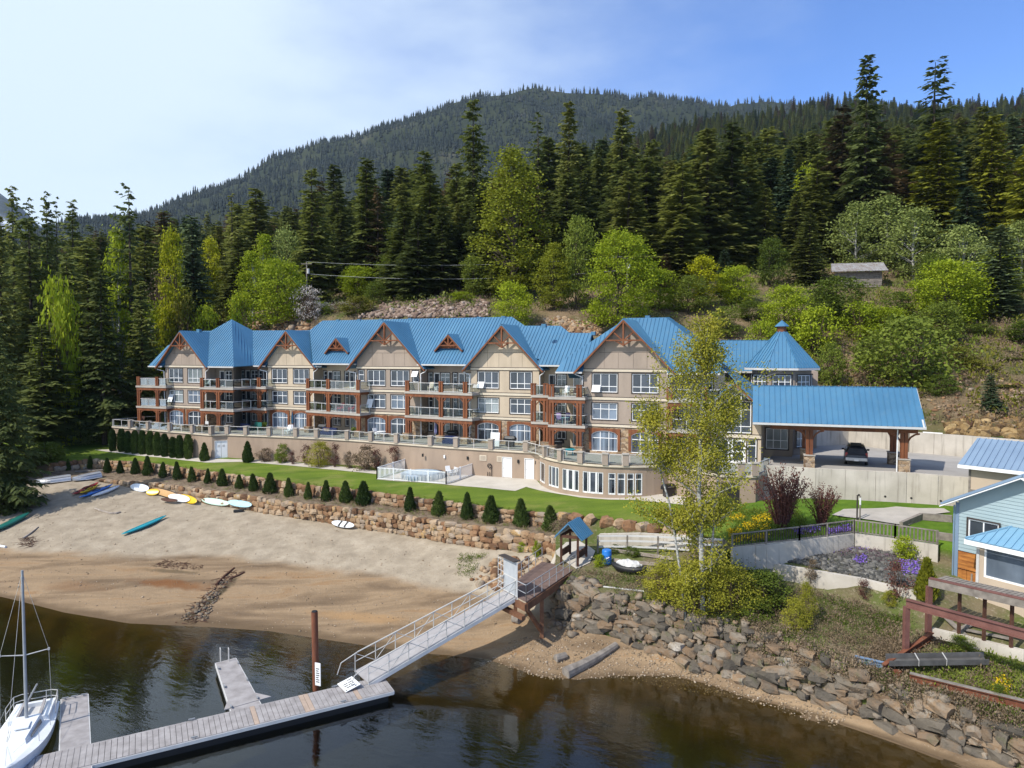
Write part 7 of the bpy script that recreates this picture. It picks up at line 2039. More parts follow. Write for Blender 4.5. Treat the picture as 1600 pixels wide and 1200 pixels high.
def conifer(seed, H=26.0, Rm=3.6, bare=.08, dens=1.0, droop=.25, prof=.75, gap=.0, mat='needles_dark', lop=0.25, spray=1.22):
 r = np.random.default_rng(seed)
 tr = [tube_np([(0, 0, -1.0), (r.normal(0, .05), r.normal(0, .05), H * .5), (0, 0, H * .97)], [H * .0135, H * .008, .03], 7)]
 parts = []
 z = H * bare; ph = 0
 lobes = r.uniform(0, 6.28, 3)
 while z < H * .985:
  t_ = (z / H - bare) / (1 - bare)
  rad = Rm * (1 - t_) ** prof * (.42 + .58 * min(1, t_ * 5 + .25)) + .12
  nb = int((6.5 * (1 - t_) + 3) * dens)
  if r.random() < gap: z += H * .02; continue
  az = ph + np.arange(nb) * 2 * math.pi / nb + r.normal(0, .25, nb); ph += 1.1
  Ln = rad * r.uniform(.55, 1.12, nb) * (1 + lop * np.cos(az - lobes[0] - t_ * 3))
  up0 = (.30 * t_ - droop * (1 - t_)) + r.normal(0, .09, nb)
  for a, L, u0 in zip(az, Ln, up0):
   ns = max(3, int(L / .42)); zj = r.uniform(-.5, .5) * H * .024
   tt = np.linspace(.18, 1.0, ns);
   o = np.array([math.cos(a), math.sin(a), 0])
   base = o[None] * (tt * L)[:, None]; base[:, 2] = z + zj + L * (u0 * tt - .16 * tt ** 2 + .20 * np.clip(tt - .6, 0, 1))
   base += r.normal(0, .05, base.shape)
   side = np.array([-o[1], o[0], 0])
   sl = (.95 - .62 * tt) * L * .42 + .30
   for sg in (-1, 1):
    D = unit(o[None] * .75 + sg * side[None] * (.95 + r.normal(0, .2, (ns, 1))) + np.array([0, 0, -.28])[None] + r.normal(0, .12, (ns, 3)))
    N = unit(np.array([0, 0, 1.0])[None] + r.normal(0, .35, (ns, 3)))
    parts.append(kites(base, D, N, sl * r.uniform(.75, 1.2, ns) * spray, (.26 + .16 * sl) * spray * r.uniform(.7, 1.2, ns), .22))
   D = unit(o[None] + np.array([0, 0, -.12])[None] + r.normal(0, .12, (ns, 3))); N = unit(np.array([0, 0, 1.0])[None] + r.normal(0, .4, (ns, 3)))
   parts.append(kites(base, D, N, np.full(ns, .62) * spray, np.full(ns, .36) * spray, .1))
  z += H * (.0165 if t_ < .8 else .013) * (26.0 / max(H, 12)) ** .35
 return mesh_from(parts, 'crown', mat), mesh_from(tr, 'trunk', 'bark')
def broadleaf(seed, H=14.0, W=8.0, nclump=150, nleaf=42, leafsz=.30, clump=.85, base=.22, shape='round', mat='leaf_lime', bark='bark', limbs=26, stems=1, lean=0.0, tr_r=None):
 r = np.random.default_rng(seed)
 C = []
 lob = [(r.uniform(0, 6.28), r.uniform(.72, 1.08)) for _ in range(7)]
 while len(C) < nclump:
  t_ = r.uniform(0, 1)
  if shape == 'round': rr = math.sqrt(max(0, 1 - (2 * t_ - .92) ** 2 / 1.18))
  elif shape == 'column': rr = min(1, .35 + 2.2 * t_) * (1 - t_ ** 2.6) * .98 + .05
  elif shape == 'cone': rr = (1 - t_) ** .7 * min(1, .5 + 3 * t_)
  else: rr = min(1, .55 + t_ * 1.2) * (1 - max(0, t_ - .6) ** 2 * 5)
  a = r.uniform(0, 6.28); q = math.sqrt(r.uniform(.22 if shape != 'shrub' else .1, 1))
  k = 1.0
  for la, lw in lob: k *= 1 - (1 - lw) * max(0, math.cos(a - la + t_ * 2.2))
  C.append((math.cos(a) * rr * q * W / 2 * k + lean * t_ * H, math.sin(a) * rr * q * W / 2 * k, H * (base + (1 - base) * t_) - clump * .4))
 C = np.array(C)
 k = nclump * nleaf
 cs = np.repeat(C, nleaf, 0); sz = np.repeat(r.uniform(.65, 1.25, nclump), nleaf)[:, None]
 P = cs + r.normal(0, 1, (k, 3)) * np.array([clump, clump, clump * .62]) * sz * .62
 D = unit(r.normal(0, 1, (k, 3)) + np.array([0, 0, -.15])); N = unit(r.normal(0, 1, (k, 3)) + np.array([0, 0, .8]))
 leaf_ = kites(P, D, N, leafsz * r.uniform(.7, 1.3, k), leafsz * .72 * r.uniform(.7, 1.2, k), .1)
 wood = []
 R0 = tr_r or H * .013
 for s in range(stems):
  a = 2 * math.pi * s / stems + r.uniform(0, 1); sp = (0 if stems == 1 else W * .22)
  top = np.array([math.cos(a) * sp + lean * H * .8, math.sin(a) * sp, H * .86]); b0 = np.array([math.cos(a) * sp * .12, math.sin(a) * sp * .12, -.5])
  mid = (top + b0) / 2 + np.array([r.normal(0, .02 * H), r.normal(0, .02 * H), 0])
  wood.append(tube_np([b0, b0 * .6 + mid * .4, mid, mid * .45 + top * .55, top], [R0, R0 * .85, R0 * .65, R0 * .42, R0 * .12], 7))
  for i in r.choice(nclump, min(limbs, nclump), False):
   c = C[i]; t_ = max(.12, min(.9, (c[2] / H) * .72)); p0 = b0 + (top - b0) * t_ if t_ < .05 else (b0 * (1 - t_) + top * t_ + (mid - (top + b0) / 2) * 4 * t_ * (1 - t_))
   m_ = p0 * .5 + c * .5 + np.array([0, 0, -.04 * H * .3])
   wood.append(tube_np([p0, m_, c], [R0 * .32, R0 * .2, R0 * .06], 5))
 return mesh_from([leaf_], 'crown', mat), mesh_from(wood, 'trunk', bark)
def shrub(seed, H, W, mat, nclump=40, nleaf=40, leafsz=.22, clump=.45, stems=7, shape='shrub', twigmat='twig'):
 return broadleaf(seed, H, W, nclump, nleaf, leafsz, clump, .12, shape, mat, twigmat, 8, stems, 0.0, .035)
def cedar(seed, H, W, shape, mat='leaf_cedar', n=2600):
 r = np.random.default_rng(seed)
 t_ = r.uniform(0, 1, n); a = r.uniform(0, 6.28, n)
 if shape == 'column': rr = np.minimum(1, .72 + t_ * .9) * np.minimum(1, (1 - t_) * 3.2 + .08) ** .6
 else: rr = (1 - t_) ** .85 * np.minimum(1, .62 + t_ * 2.5) + .02
 lump = 1 + .10 * np.sin(a * 3 + t_ * 9 + seed) + .07 * np.sin(a * 5 - t_ * 14)
 q = np.sqrt(r.uniform(.55, 1, n)) * rr * lump * W / 2
 P = np.stack([np.cos(a) * q, np.sin(a) * q, t_ * H * .96], 1)
 D = unit(np.stack([np.cos(a) * .45, np.sin(a) * .45, np.ones(n)], 1) + r.normal(0, .28, (n, 3)))
 N = unit(np.stack([np.cos(a), np.sin(a), np.full(n, .3)], 1) + r.normal(0, .4, (n, 3)))
 lf = kites(P, D, N, H * .085 * r.uniform(.7, 1.4, n) + .05, H * .038 * r.uniform(.7, 1.3, n) + .03)
 return mesh_from([lf], 'crown', mat), mesh_from([tube_np([(0, 0, -.3), (0, 0, H * .8)], [H * .03 + .02, .02], 6)], 'trunk', 'bark')
_used = {}
def plant(name, label, cat, meshes, loc, scale=(1, 1, 1), rz=None, group=None, tilt=0.0):
 r = thing(name, label, cat, (0, 0, 0), group)
 for me, nm in zip(meshes, ('crown', 'trunk')): link(nm, me, r)
 r.location = loc; r.scale = scale; r.rotation_euler = (tilt, 0, rng.uniform(0, 6.28) if rz is None else rz)
 return r
CON = {}
for i in range(4): CON['dark%d' % i] = conifer(100 + i, 26, 3.5 + .3 * (i % 2), .05 + .04 * (i % 3), 1.0, .22 + .1 * (i % 3), .72 + .12 * (i % 2), .04, 'needles_dark')
for i in range(3): CON['olive%d' % i] = conifer(120 + i, 26, 3.4, .06, 1.0, .35, .62, .03, 'needles_olive')
CON['gold0'] = conifer(131, 24, 3.9, .04, 1.05, .40, .66, .02, 'needles_gold'); CON['gold1'] = conifer(132, 24, 4.2, .04, 1.05, .38, .7, .02, 'needles_gold')
CON['red0'] = conifer(133, 26, 3.9, .06, .9, .25, .8, .08, 'needles_red'); CON['red1'] = conifer(134, 26, 2.6, .2, .55, .2, .6, .15, 'needles_red')
CON['blue0'] = conifer(135, 24, 4.0, .02, 1.1, .18, .85, .02, 'needles_blue'); CON['blue1'] = conifer(136, 24, 3.6, .03, 1.1, .2, .9, .02, 'needles_blue')
CON['sparse0'] = conifer(137, 28, 2.9, .18, .60, .18, .55, .22, 'needles_dark', .5); CON['sparse1'] = conifer(138, 28, 3.0, .12, .55, .12, .6, .28, 'needles_dark', .6)
CON['near'] = conifer(139, 22, 5.0, .02, 1.15, .30, .85, .02, 'needles_dark', .2, .95)
def height_at(u, Y, vtop, base):
 return atY(u, vtop, Y).z - base
def conif(label, u, Y, vtop, wpx, kind, name='conifer_tree', group=None):
 """u, vtop: photo column and tip; Y: depth; wpx: crown width in photo pixels"""
 b = colY(u, Y, CAM_H); z = ground_z(b.x, b.y); b = Vector((b.x, b.y, z - .2))
 me = CON[kind]; co = np.array([v.co.z for v in me[0].vertices]).max() if kind not in _used else _used[kind][0]
 if kind not in _used:
  a = np.empty(len(me[0].vertices) * 3, np.float32); me[0].vertices.foreach_get('co', a); a = a.reshape(-1, 3)
  _used[kind] = (float(a[:, 2].max()), 2 * float(np.percentile(np.hypot(a[:, 0], a[:, 1]), 97)))
 H0_, W0_ = _used[kind]
 H = max(3.0, height_at(u, Y, vtop, z)); sz = H / H0_; wm = wpx / FPX * Y; sw_ = min(max(wm * 1.22 / W0_, sz * .6), sz * 2.0)
 return plant(name, label, 'tree', me, b, (sw_, sw_, sz), None, group)
TREES = [
 # u, Y, vtop, width, kind, label
 (26, 128, 289, 46, 'dark0', 'tall dark spruce with a pointed tip at the far western edge of the tree group'),
 (52, 135, 305, 40, 'sparse0', 'thin topped spruce just inside the western tree group, second tip from the edge'),
 (79, 132, 295, 46, 'dark1', 'tall dark spruce whose tip is third from the western edge'),
 (94, 138, 305, 36, 'sparse1', 'narrow ragged spruce crowded between two taller spruces in the western group'),
 (119, 130, 309, 50, 'dark2', 'dark spruce with flat tiers at the eastern side of the western group against the sky'),
 (50, 118, 336, 70, 'olive0', 'broad olive green conifer standing before the dark western spruces'),
 (4, 112, 335, 60, 'dark3', 'dark conifer cut off by the western edge behind the tall near spruce'),
 (140, 112, 368, 84, 'olive1', 'broad olive conifer next to the lime birch, west of the twisted spruce'),
 (108, 106, 392, 80, 'dark1', 'wide dark conifer behind the lime coloured bush at the lawn end'),
 (207, 112, 285, 62, 'sparse0', 'tall spruce with a twisted crooked top standing against the pale sky'),
 (160, 101, 420, 74, 'dark2', 'dark drooping conifer at the lawn end between two slimmer ones'),
 (222, 108, 440, 54, 'dark0', 'dark lower conifer close behind the western roof end'),
 (304, 130, 335, 74, 'blue0', 'dense broad dark blue green spruce behind the western roof'),
 (366, 165, 300, 44, 'sparse1', 'thin tall conifer with an uneven top against the mountain slope'),
 (375, 150, 366, 70, 'olive2', 'broad olive conifer between the dense spruce and the lime trees'),
 (345, 168, 352, 44, 'dark3', 'dark conifer half hidden behind the broad olive one'),
 (490, 140, 262, 62, 'olive0', 'tall olive conifer right behind the power pole'),
 (460, 155, 330, 56, 'dark0', 'shorter dark conifer beside the tall olive one by the power pole'),
 (575, 145, 245, 70, 'olive1', 'tall conifer with pale olive flank mixed with reddish branches'),
 (592, 142, 290, 34, 'red1', 'thin reddish dying conifer in front of the tall olive one'),
 (535, 158, 330, 60, 'dark1', 'dark conifer in the dense stand between the two tall olive conifers'),
 (630, 165, 320, 56, 'blue1', 'blue green conifer in the gap west of the tall thin topped one'),
 (665, 150, 235, 62, 'olive2', 'olive conifer with a blunt top west of the tallest middle tree'),
 (740, 150, 152, 58, 'olive0', 'tallest conifer of the middle forest with a rounded brownish top'),
 (706, 140, 350, 56, 'dark2', 'dark conifer at the foot of the tallest middle tree'),
 (840, 165, 172, 52, 'sparse1', 'slim conifer with sparse top just behind the big poplar'),
 (888, 155, 158, 62, 'dark3', 'tall dark conifer standing east of the big poplar'),
 (970, 160, 170, 66, 'dark0', 'tall conifer with even sides above the bright green maple'),
 (915, 150, 262, 58, 'dark1', 'dark conifer between the two tall ones above the bright maple'),
 (1012, 165, 258, 60, 'olive1', 'olive conifer in the dense forest east of the even sided one'),
 (1050, 150, 250, 66, 'dark2', 'dark conifer leaning into the huge dark fir'),
 (1102, 135, 200, 92, 'dark3', 'huge dark fir with several tips in the middle of the forest'),
 (1140, 138, 192, 84, 'dark0', 'second huge dark fir adjoining the first one to the east'),
 (1162, 150, 205, 60, 'olive2', 'olive conifer touching the huge dark firs'),
 (1200, 155, 245, 64, 'blue1', 'blue green conifer in the shade east of the huge dark firs'),
 (1130, 118, 388, 72, 'blue0', 'small bluish spruce standing in front of the huge firs'),
 (1040, 122, 395, 60, 'red0', 'scrubby brown conifer beside the bright maple'),
 (1240, 140, 300, 70, 'dark1', 'dark conifer in the shade west of the reddish fir'),
 (1310, 150, 165, 84, 'red0', 'tall fir with a rusty reddish crown'),
 (1345, 140, 82, 72, 'dark2', 'tallest spruce on the slope, its pointed tip high against the blue sky'),
 (1450, 150, 90, 76, 'sparse0', 'tall conifer with flagged branches on one side against the sky'),
 (1460, 132, 185, 84, 'gold0', 'golden green cedar below the flagged conifer'),
 (1525, 140, 165, 66, 'dark3', 'dark conifer between two golden cedars on the upper slope'),
 (1540, 130, 178, 76, 'gold1', 'golden cedar next to the dark conifer near the eastern edge'),
 (1572, 150, 180, 58, 'blue1', 'blackish conifer near the eastern edge of the slope'),
 (1608, 112, 205, 84, 'gold0', 'bright golden cedar cut off by the eastern edge'),
 (1390, 160, 210, 74, 'olive1', 'olive conifer between the tallest spruce and the flagged conifer'),
 (1420, 156, 270, 74, 'olive2', 'broad olive cedar above the tin roofed shed'),
 (1505, 122, 290, 80, 'blue0', 'wide dark green cedar above the pale green bushes'),
 (1262, 122, 330, 62, 'dark0', 'dark conifer behind the small lime trees east of the huge firs'),
 (1558, 98, 350, 108, 'blue0', 'dark spruce with wide low branches on the slope at the east side'),
 (1550, 70.5, 580, 52, 'blue1', 'young spruce on the brown slope above the rock face'),
 (-4, 74, 478, 84, 'near', 'near spruce with sweeping low branches at the beach corner'),
 (-46, 84, 430, 120, 'near', 'dark spruce behind the near one, mostly cut off by the western edge'),
 (66, 98, 500, 90, 'dark1', 'dark conifer behind the near spruce, its foot on the lawn'),
 (1272, 142, 240, 66, 'olive0', 'olive conifer at the left flank of the rusty crowned fir'),
]
for u, Y, vt, w, k, lab in TREES: conif(lab, u, Y, vt, w, k)
# the rest of the forest behind: every tree on its own, larger ones first
TONE = {'dark': 'dark', 'oliv': 'olive', 'blue': 'blue green', 'red0': 'rusty', 'gold': 'golden'}
MARK = [(-60, 'at the western edge'), (40, 'behind the near spruce'), (130, 'behind the lime bush'), (207, 'around the twisted spruce'), (260, 'behind the bare grey tree'), (304, 'behind the dense blue green spruce'), (366, 'around the thin uneven spruce'), (437, 'above the bright lime maple'), (490, 'behind the power pole'), (540, 'above the faded blossom bush'), (592, 'behind the reddish dying conifer'),
  (640, 'above the middle gable'), (690, 'above the talus slope'), (740, 'around the tallest middle conifer'), (800, 'behind the tall poplar'), (850, 'just east of the poplar'), (900, 'above the lower roof step'), (965, 'above the big bright maple'), (1030, 'east of the bright maple'), (1102, 'beside the huge dark firs'), (1165, 'east of the huge dark firs'), (1220, 'above the turret'), (1280, 'west of the rusty fir'), (1330, 'around the tallest spruce'), (1400, 'behind the pale grove'), (1460, 'near the flagged conifer'), (1530, 'among the golden cedars'), (1600, 'at the eastern edge')]
SEEN = {}
def fill(n, ulo, uhi, ylo, yhi, hlo, hhi, group, seed, keep):
 r = random.Random(seed); done = 0; tries = 0; pts = []
 while done < n and tries < n * 40:
  tries += 1; u, Y = r.uniform(ulo, uhi), ylo + (yhi - ylo) * r.random() ** 1.2
  if not keep(u, Y): continue
  b = colY(u, Y, CAM_H)
  if any((b.x - q[0]) ** 2 + (b.y - q[1]) ** 2 < (3.0 + Y * .008) ** 2 for q in pts): continue
  z = ground_z(b.x, b.y); hh = r.uniform(hlo, hhi); vt = px((b.x, b.y, z + hh))[1]
  pts.append((b.x, b.y)); done += 1
  kind = r.choice(['dark0', 'dark1', 'dark2', 'dark3', 'olive0', 'olive1', 'olive2', 'blue1', 'dark0', 'olive2', 'red0'])
  k = (hh - hlo) / (hhi - hlo); size = 'short' if k < .33 else 'middling' if k < .67 else 'tall'
  k = (Y - ylo) / (yhi - ylo); tier = 'front' if k < .2 else 'second' if k < .45 else 'third' if k < .7 else 'hindmost'
  where = min(MARK, key=lambda q: abs(q[0] - u))[1]
  lab = f'{size} {TONE[kind[:4]]} conifer in the {tier} rank of forest {where}'
  wd_ = r.uniform(.36, .54)
  if lab in SEEN: lab = ('slim ' if wd_ < .45 else 'broad ') + lab
  if lab in SEEN: continue
  SEEN[lab] = 1
  conif(lab, u, Y, vt, FPX / Y * hh * wd_, kind, 'conifer_tree', group)
fill(150, 470, 1640, 165, 330, 19, 31, 'conifers of the dense forest above the apartment roof', 5, lambda u, Y: not (1230 < u < 1600 and Y < 150))
fill(60, -60, 480, 135, 330, 17, 28, 'conifers among the western trees', 6, lambda u, Y: u < 300 or Y > 175)
fill(40, 620, 1290, 126, 165, 15, 24, 'young conifers at the lower forest edge', 8, lambda u, Y: True)
# the stands farther up: too many to count, instanced from the same crowns
def stand_points(so, count, rows, seed):
 V, n, ng = so[1:]; r = np.random.default_rng(seed); G = np.array([tuple(v) for v in V]).reshape(ng, n, 3)
 a = r.uniform(rows[0], rows[1] - 1e-3, count); b = r.uniform(0, n - 1.001, count); i, j = a.astype(int), b.astype(int); fa, fb = (a - i)[:, None], (b - j)[:, None]
 return G[i, j] * (1 - fa) * (1 - fb) + G[i + 1, j] * fa * (1 - fb) + G[i, j + 1] * (1 - fa) * fb + G[i + 1, j + 1] * fa * fb
def stand(name, P, hlo, hhi, wide, kinds, seed):
 r = np.random.default_rng(seed); pick = r.integers(0, len(kinds), len(P))
 for ki, kind in enumerate(kinds):
  Q = P[pick == ki]; k = len(Q); proto = next(o for o in bpy.data.objects if o.data == CON[kind][0]); H0_, W0_ = _used[kind]
  h_ = r.uniform(hlo, hhi, k) * (.7 + .45 * r.random(k)); sc = np.stack([h_ * wide * r.uniform(.75, 1.3, k) / W0_] * 2 + [h_ / H0_], 1)
  me = bpy.data.meshes.new(name); me.vertices.add(k); me.vertices.foreach_set('co', Q.astype(np.float32).ravel())
  for nm, tp, arr in (('scl', 'FLOAT_VECTOR', sc), ('rot', 'FLOAT_VECTOR', np.stack([r.normal(0, .03, k), r.normal(0, .03, k), r.uniform(0, 6.28, k)], 1))):
   at_ = me.attributes.new(nm, tp, 'POINT'); at_.data.foreach_set('vector', arr.astype(np.float32).ravel())
  o = link(name, me, None, 'stuff'); g = bpy.data.node_groups.new(name, 'GeometryNodeTree')
  g.interface.new_socket('Geometry', in_out='INPUT', socket_type='NodeSocketGeometry'); g.interface.new_socket('Geometry', in_out='OUTPUT', socket_type='NodeSocketGeometry')
  N = g.nodes; gi_, go_, oi, ip = N.new('NodeGroupInput'), N.new('NodeGroupOutput'), N.new('GeometryNodeObjectInfo'), N.new('GeometryNodeInstanceOnPoints'); oi.inputs['Object'].default_value = proto; oi.inputs['As Instance'].default_value = True
  g.links.new(gi_.outputs[0], ip.inputs['Points']); g.links.new(oi.outputs['Geometry'], ip.inputs['Instance'])
  for nm, sk in (('scl', 'Scale'), ('rot', 'Rotation')):
   na = N.new('GeometryNodeInputNamedAttribute'); na.data_type = 'FLOAT_VECTOR'; na.inputs['Name'].default_value = nm; g.links.new(na.outputs['Attribute'], ip.inputs[sk])
  g.links.new(ip.outputs['Instances'], go_.inputs[0]); md = o.modifiers.new('stand', 'NODES'); md.node_group = g
KS = ['dark0', 'dark1', 'dark3', 'olive0', 'olive2', 'blue1', 'red0']
stand('slope_forest', stand_points(hill_o, 3600, (22.5, 38), 61), 17, 27, .36, KS, 62)
stand('ridge_forest', stand_points(ridge_o, 9000, (0, 21), 63), 15, 24, .34, KS, 64)
def wing_points(n, ulo, uhi, ylo, yhi):
 out = []
 for _ in range(n):
  b = colY(rng.uniform(ulo, uhi), rng.uniform(ylo, yhi), CAM_H); out.append((b.x, b.y, ground_z(b.x, b.y)))
 return np.array(out)
stand('east_forest', wing_points(150, 1680, 2150, 88, 190), 15, 25, .36, KS[:4], 65)
stand('west_forest', wing_points(110, -620, -110, 128, 230), 16, 26, .36, KS[:4], 66)
BRD = {}
BRD['lime_round'] = broadleaf(201, 12, 9, 150, 44, .34, .95, .12, 'round', 'leaf_lime')
BRD['lime_big'] = broadleaf(202, 16, 12, 260, 44, .34, 1.0, .08, 'round', 'leaf_lime')
BRD['poplar'] = broadleaf(203, 26, 10, 260, 40, .36, 1.05, .10, 'column', 'leaf_yellowgreen', 'bark', 40)
BRD['birch_lime'] = broadleaf(204, 15, 5.5, 110, 40, .30, .75, .22, 'column', 'leaf_lime', 'aspen_bark')
BRD['yellow'] = broadleaf(205, 14, 6, 110, 42, .32, .85, .2, 'round', 'leaf_yellow')
BRD['green'] = broadleaf(206, 12, 8, 140, 44, .32, .9, .12, 'round', 'leaf_green')
BRD['pale'] = broadleaf(207, 13, 8, 130, 40, .32, .85, .10, 'column', 'leaf_pale', 'aspen_bark', 30)
BRD['pale_round'] = broadleaf(208, 9, 8, 120, 42, .30, .85, .08, 'round', 'leaf_pale')
BRD['bare'] = broadleaf(209, 10, 6, 70, 14, .25, .7, .2, 'round', 'leaf_brown', 'twig', 50, 4)
BRD['blossom'] = broadleaf(210, 6, 6, 60, 30, .22, .6, .15, 'round', 'blossom_white', 'twig', 40, 5)
BRD['green_shrub'] = broadleaf(211, 5, 6, 90, 46, .26, .7, .02, 'shrub', 'leaf_green', 'twig', 16, 5)
BRD['lime_shrub'] = broadleaf(212, 5, 5, 70, 44, .26, .65, .02, 'shrub', 'leaf_lime', 'twig', 16, 5)
BRD['gold_shrub'] = broadleaf(213, 5, 5, 70, 44, .26, .65, .02, 'shrub', 'leaf_olive', 'twig', 16, 5)
_bdim = {}
def broad(label, u, vbase, vtop, wpx, kind, Y=None, cat='tree', name=None, group=None, tilt=0.0):
 """a leafy plant whose foot is seen at (u, vbase), or stands at depth Y"""
 me = BRD[kind]
 if kind not in _bdim:
  a = np.empty(len(me[0].vertices) * 3, np.float32); me[0].vertices.foreach_get('co', a); a = a.reshape(-1, 3); _bdim[kind] = (float(np.percentile(a[:, 2], 99.5)), 2 * float(np.percentile(np.hypot(a[:, 0], a[:, 1]), 96)))
 if Y: b = colY(u, Y, CAM_H); b.z = ground_z(b.x, b.y)
 else: b = on(u, vbase)
 H = max(.3, atY(u, vtop, b.y).z - b.z); sz = H / _bdim[kind][0]; s2 = wpx / FPX * b.y / _bdim[kind][1]
 return plant(name or ('shrub' if 'shrub' in kind else 'broadleaf_tree'), label, cat, me, b - Vector((0, 0, .1)), (s2, s2, sz), None, group, tilt)
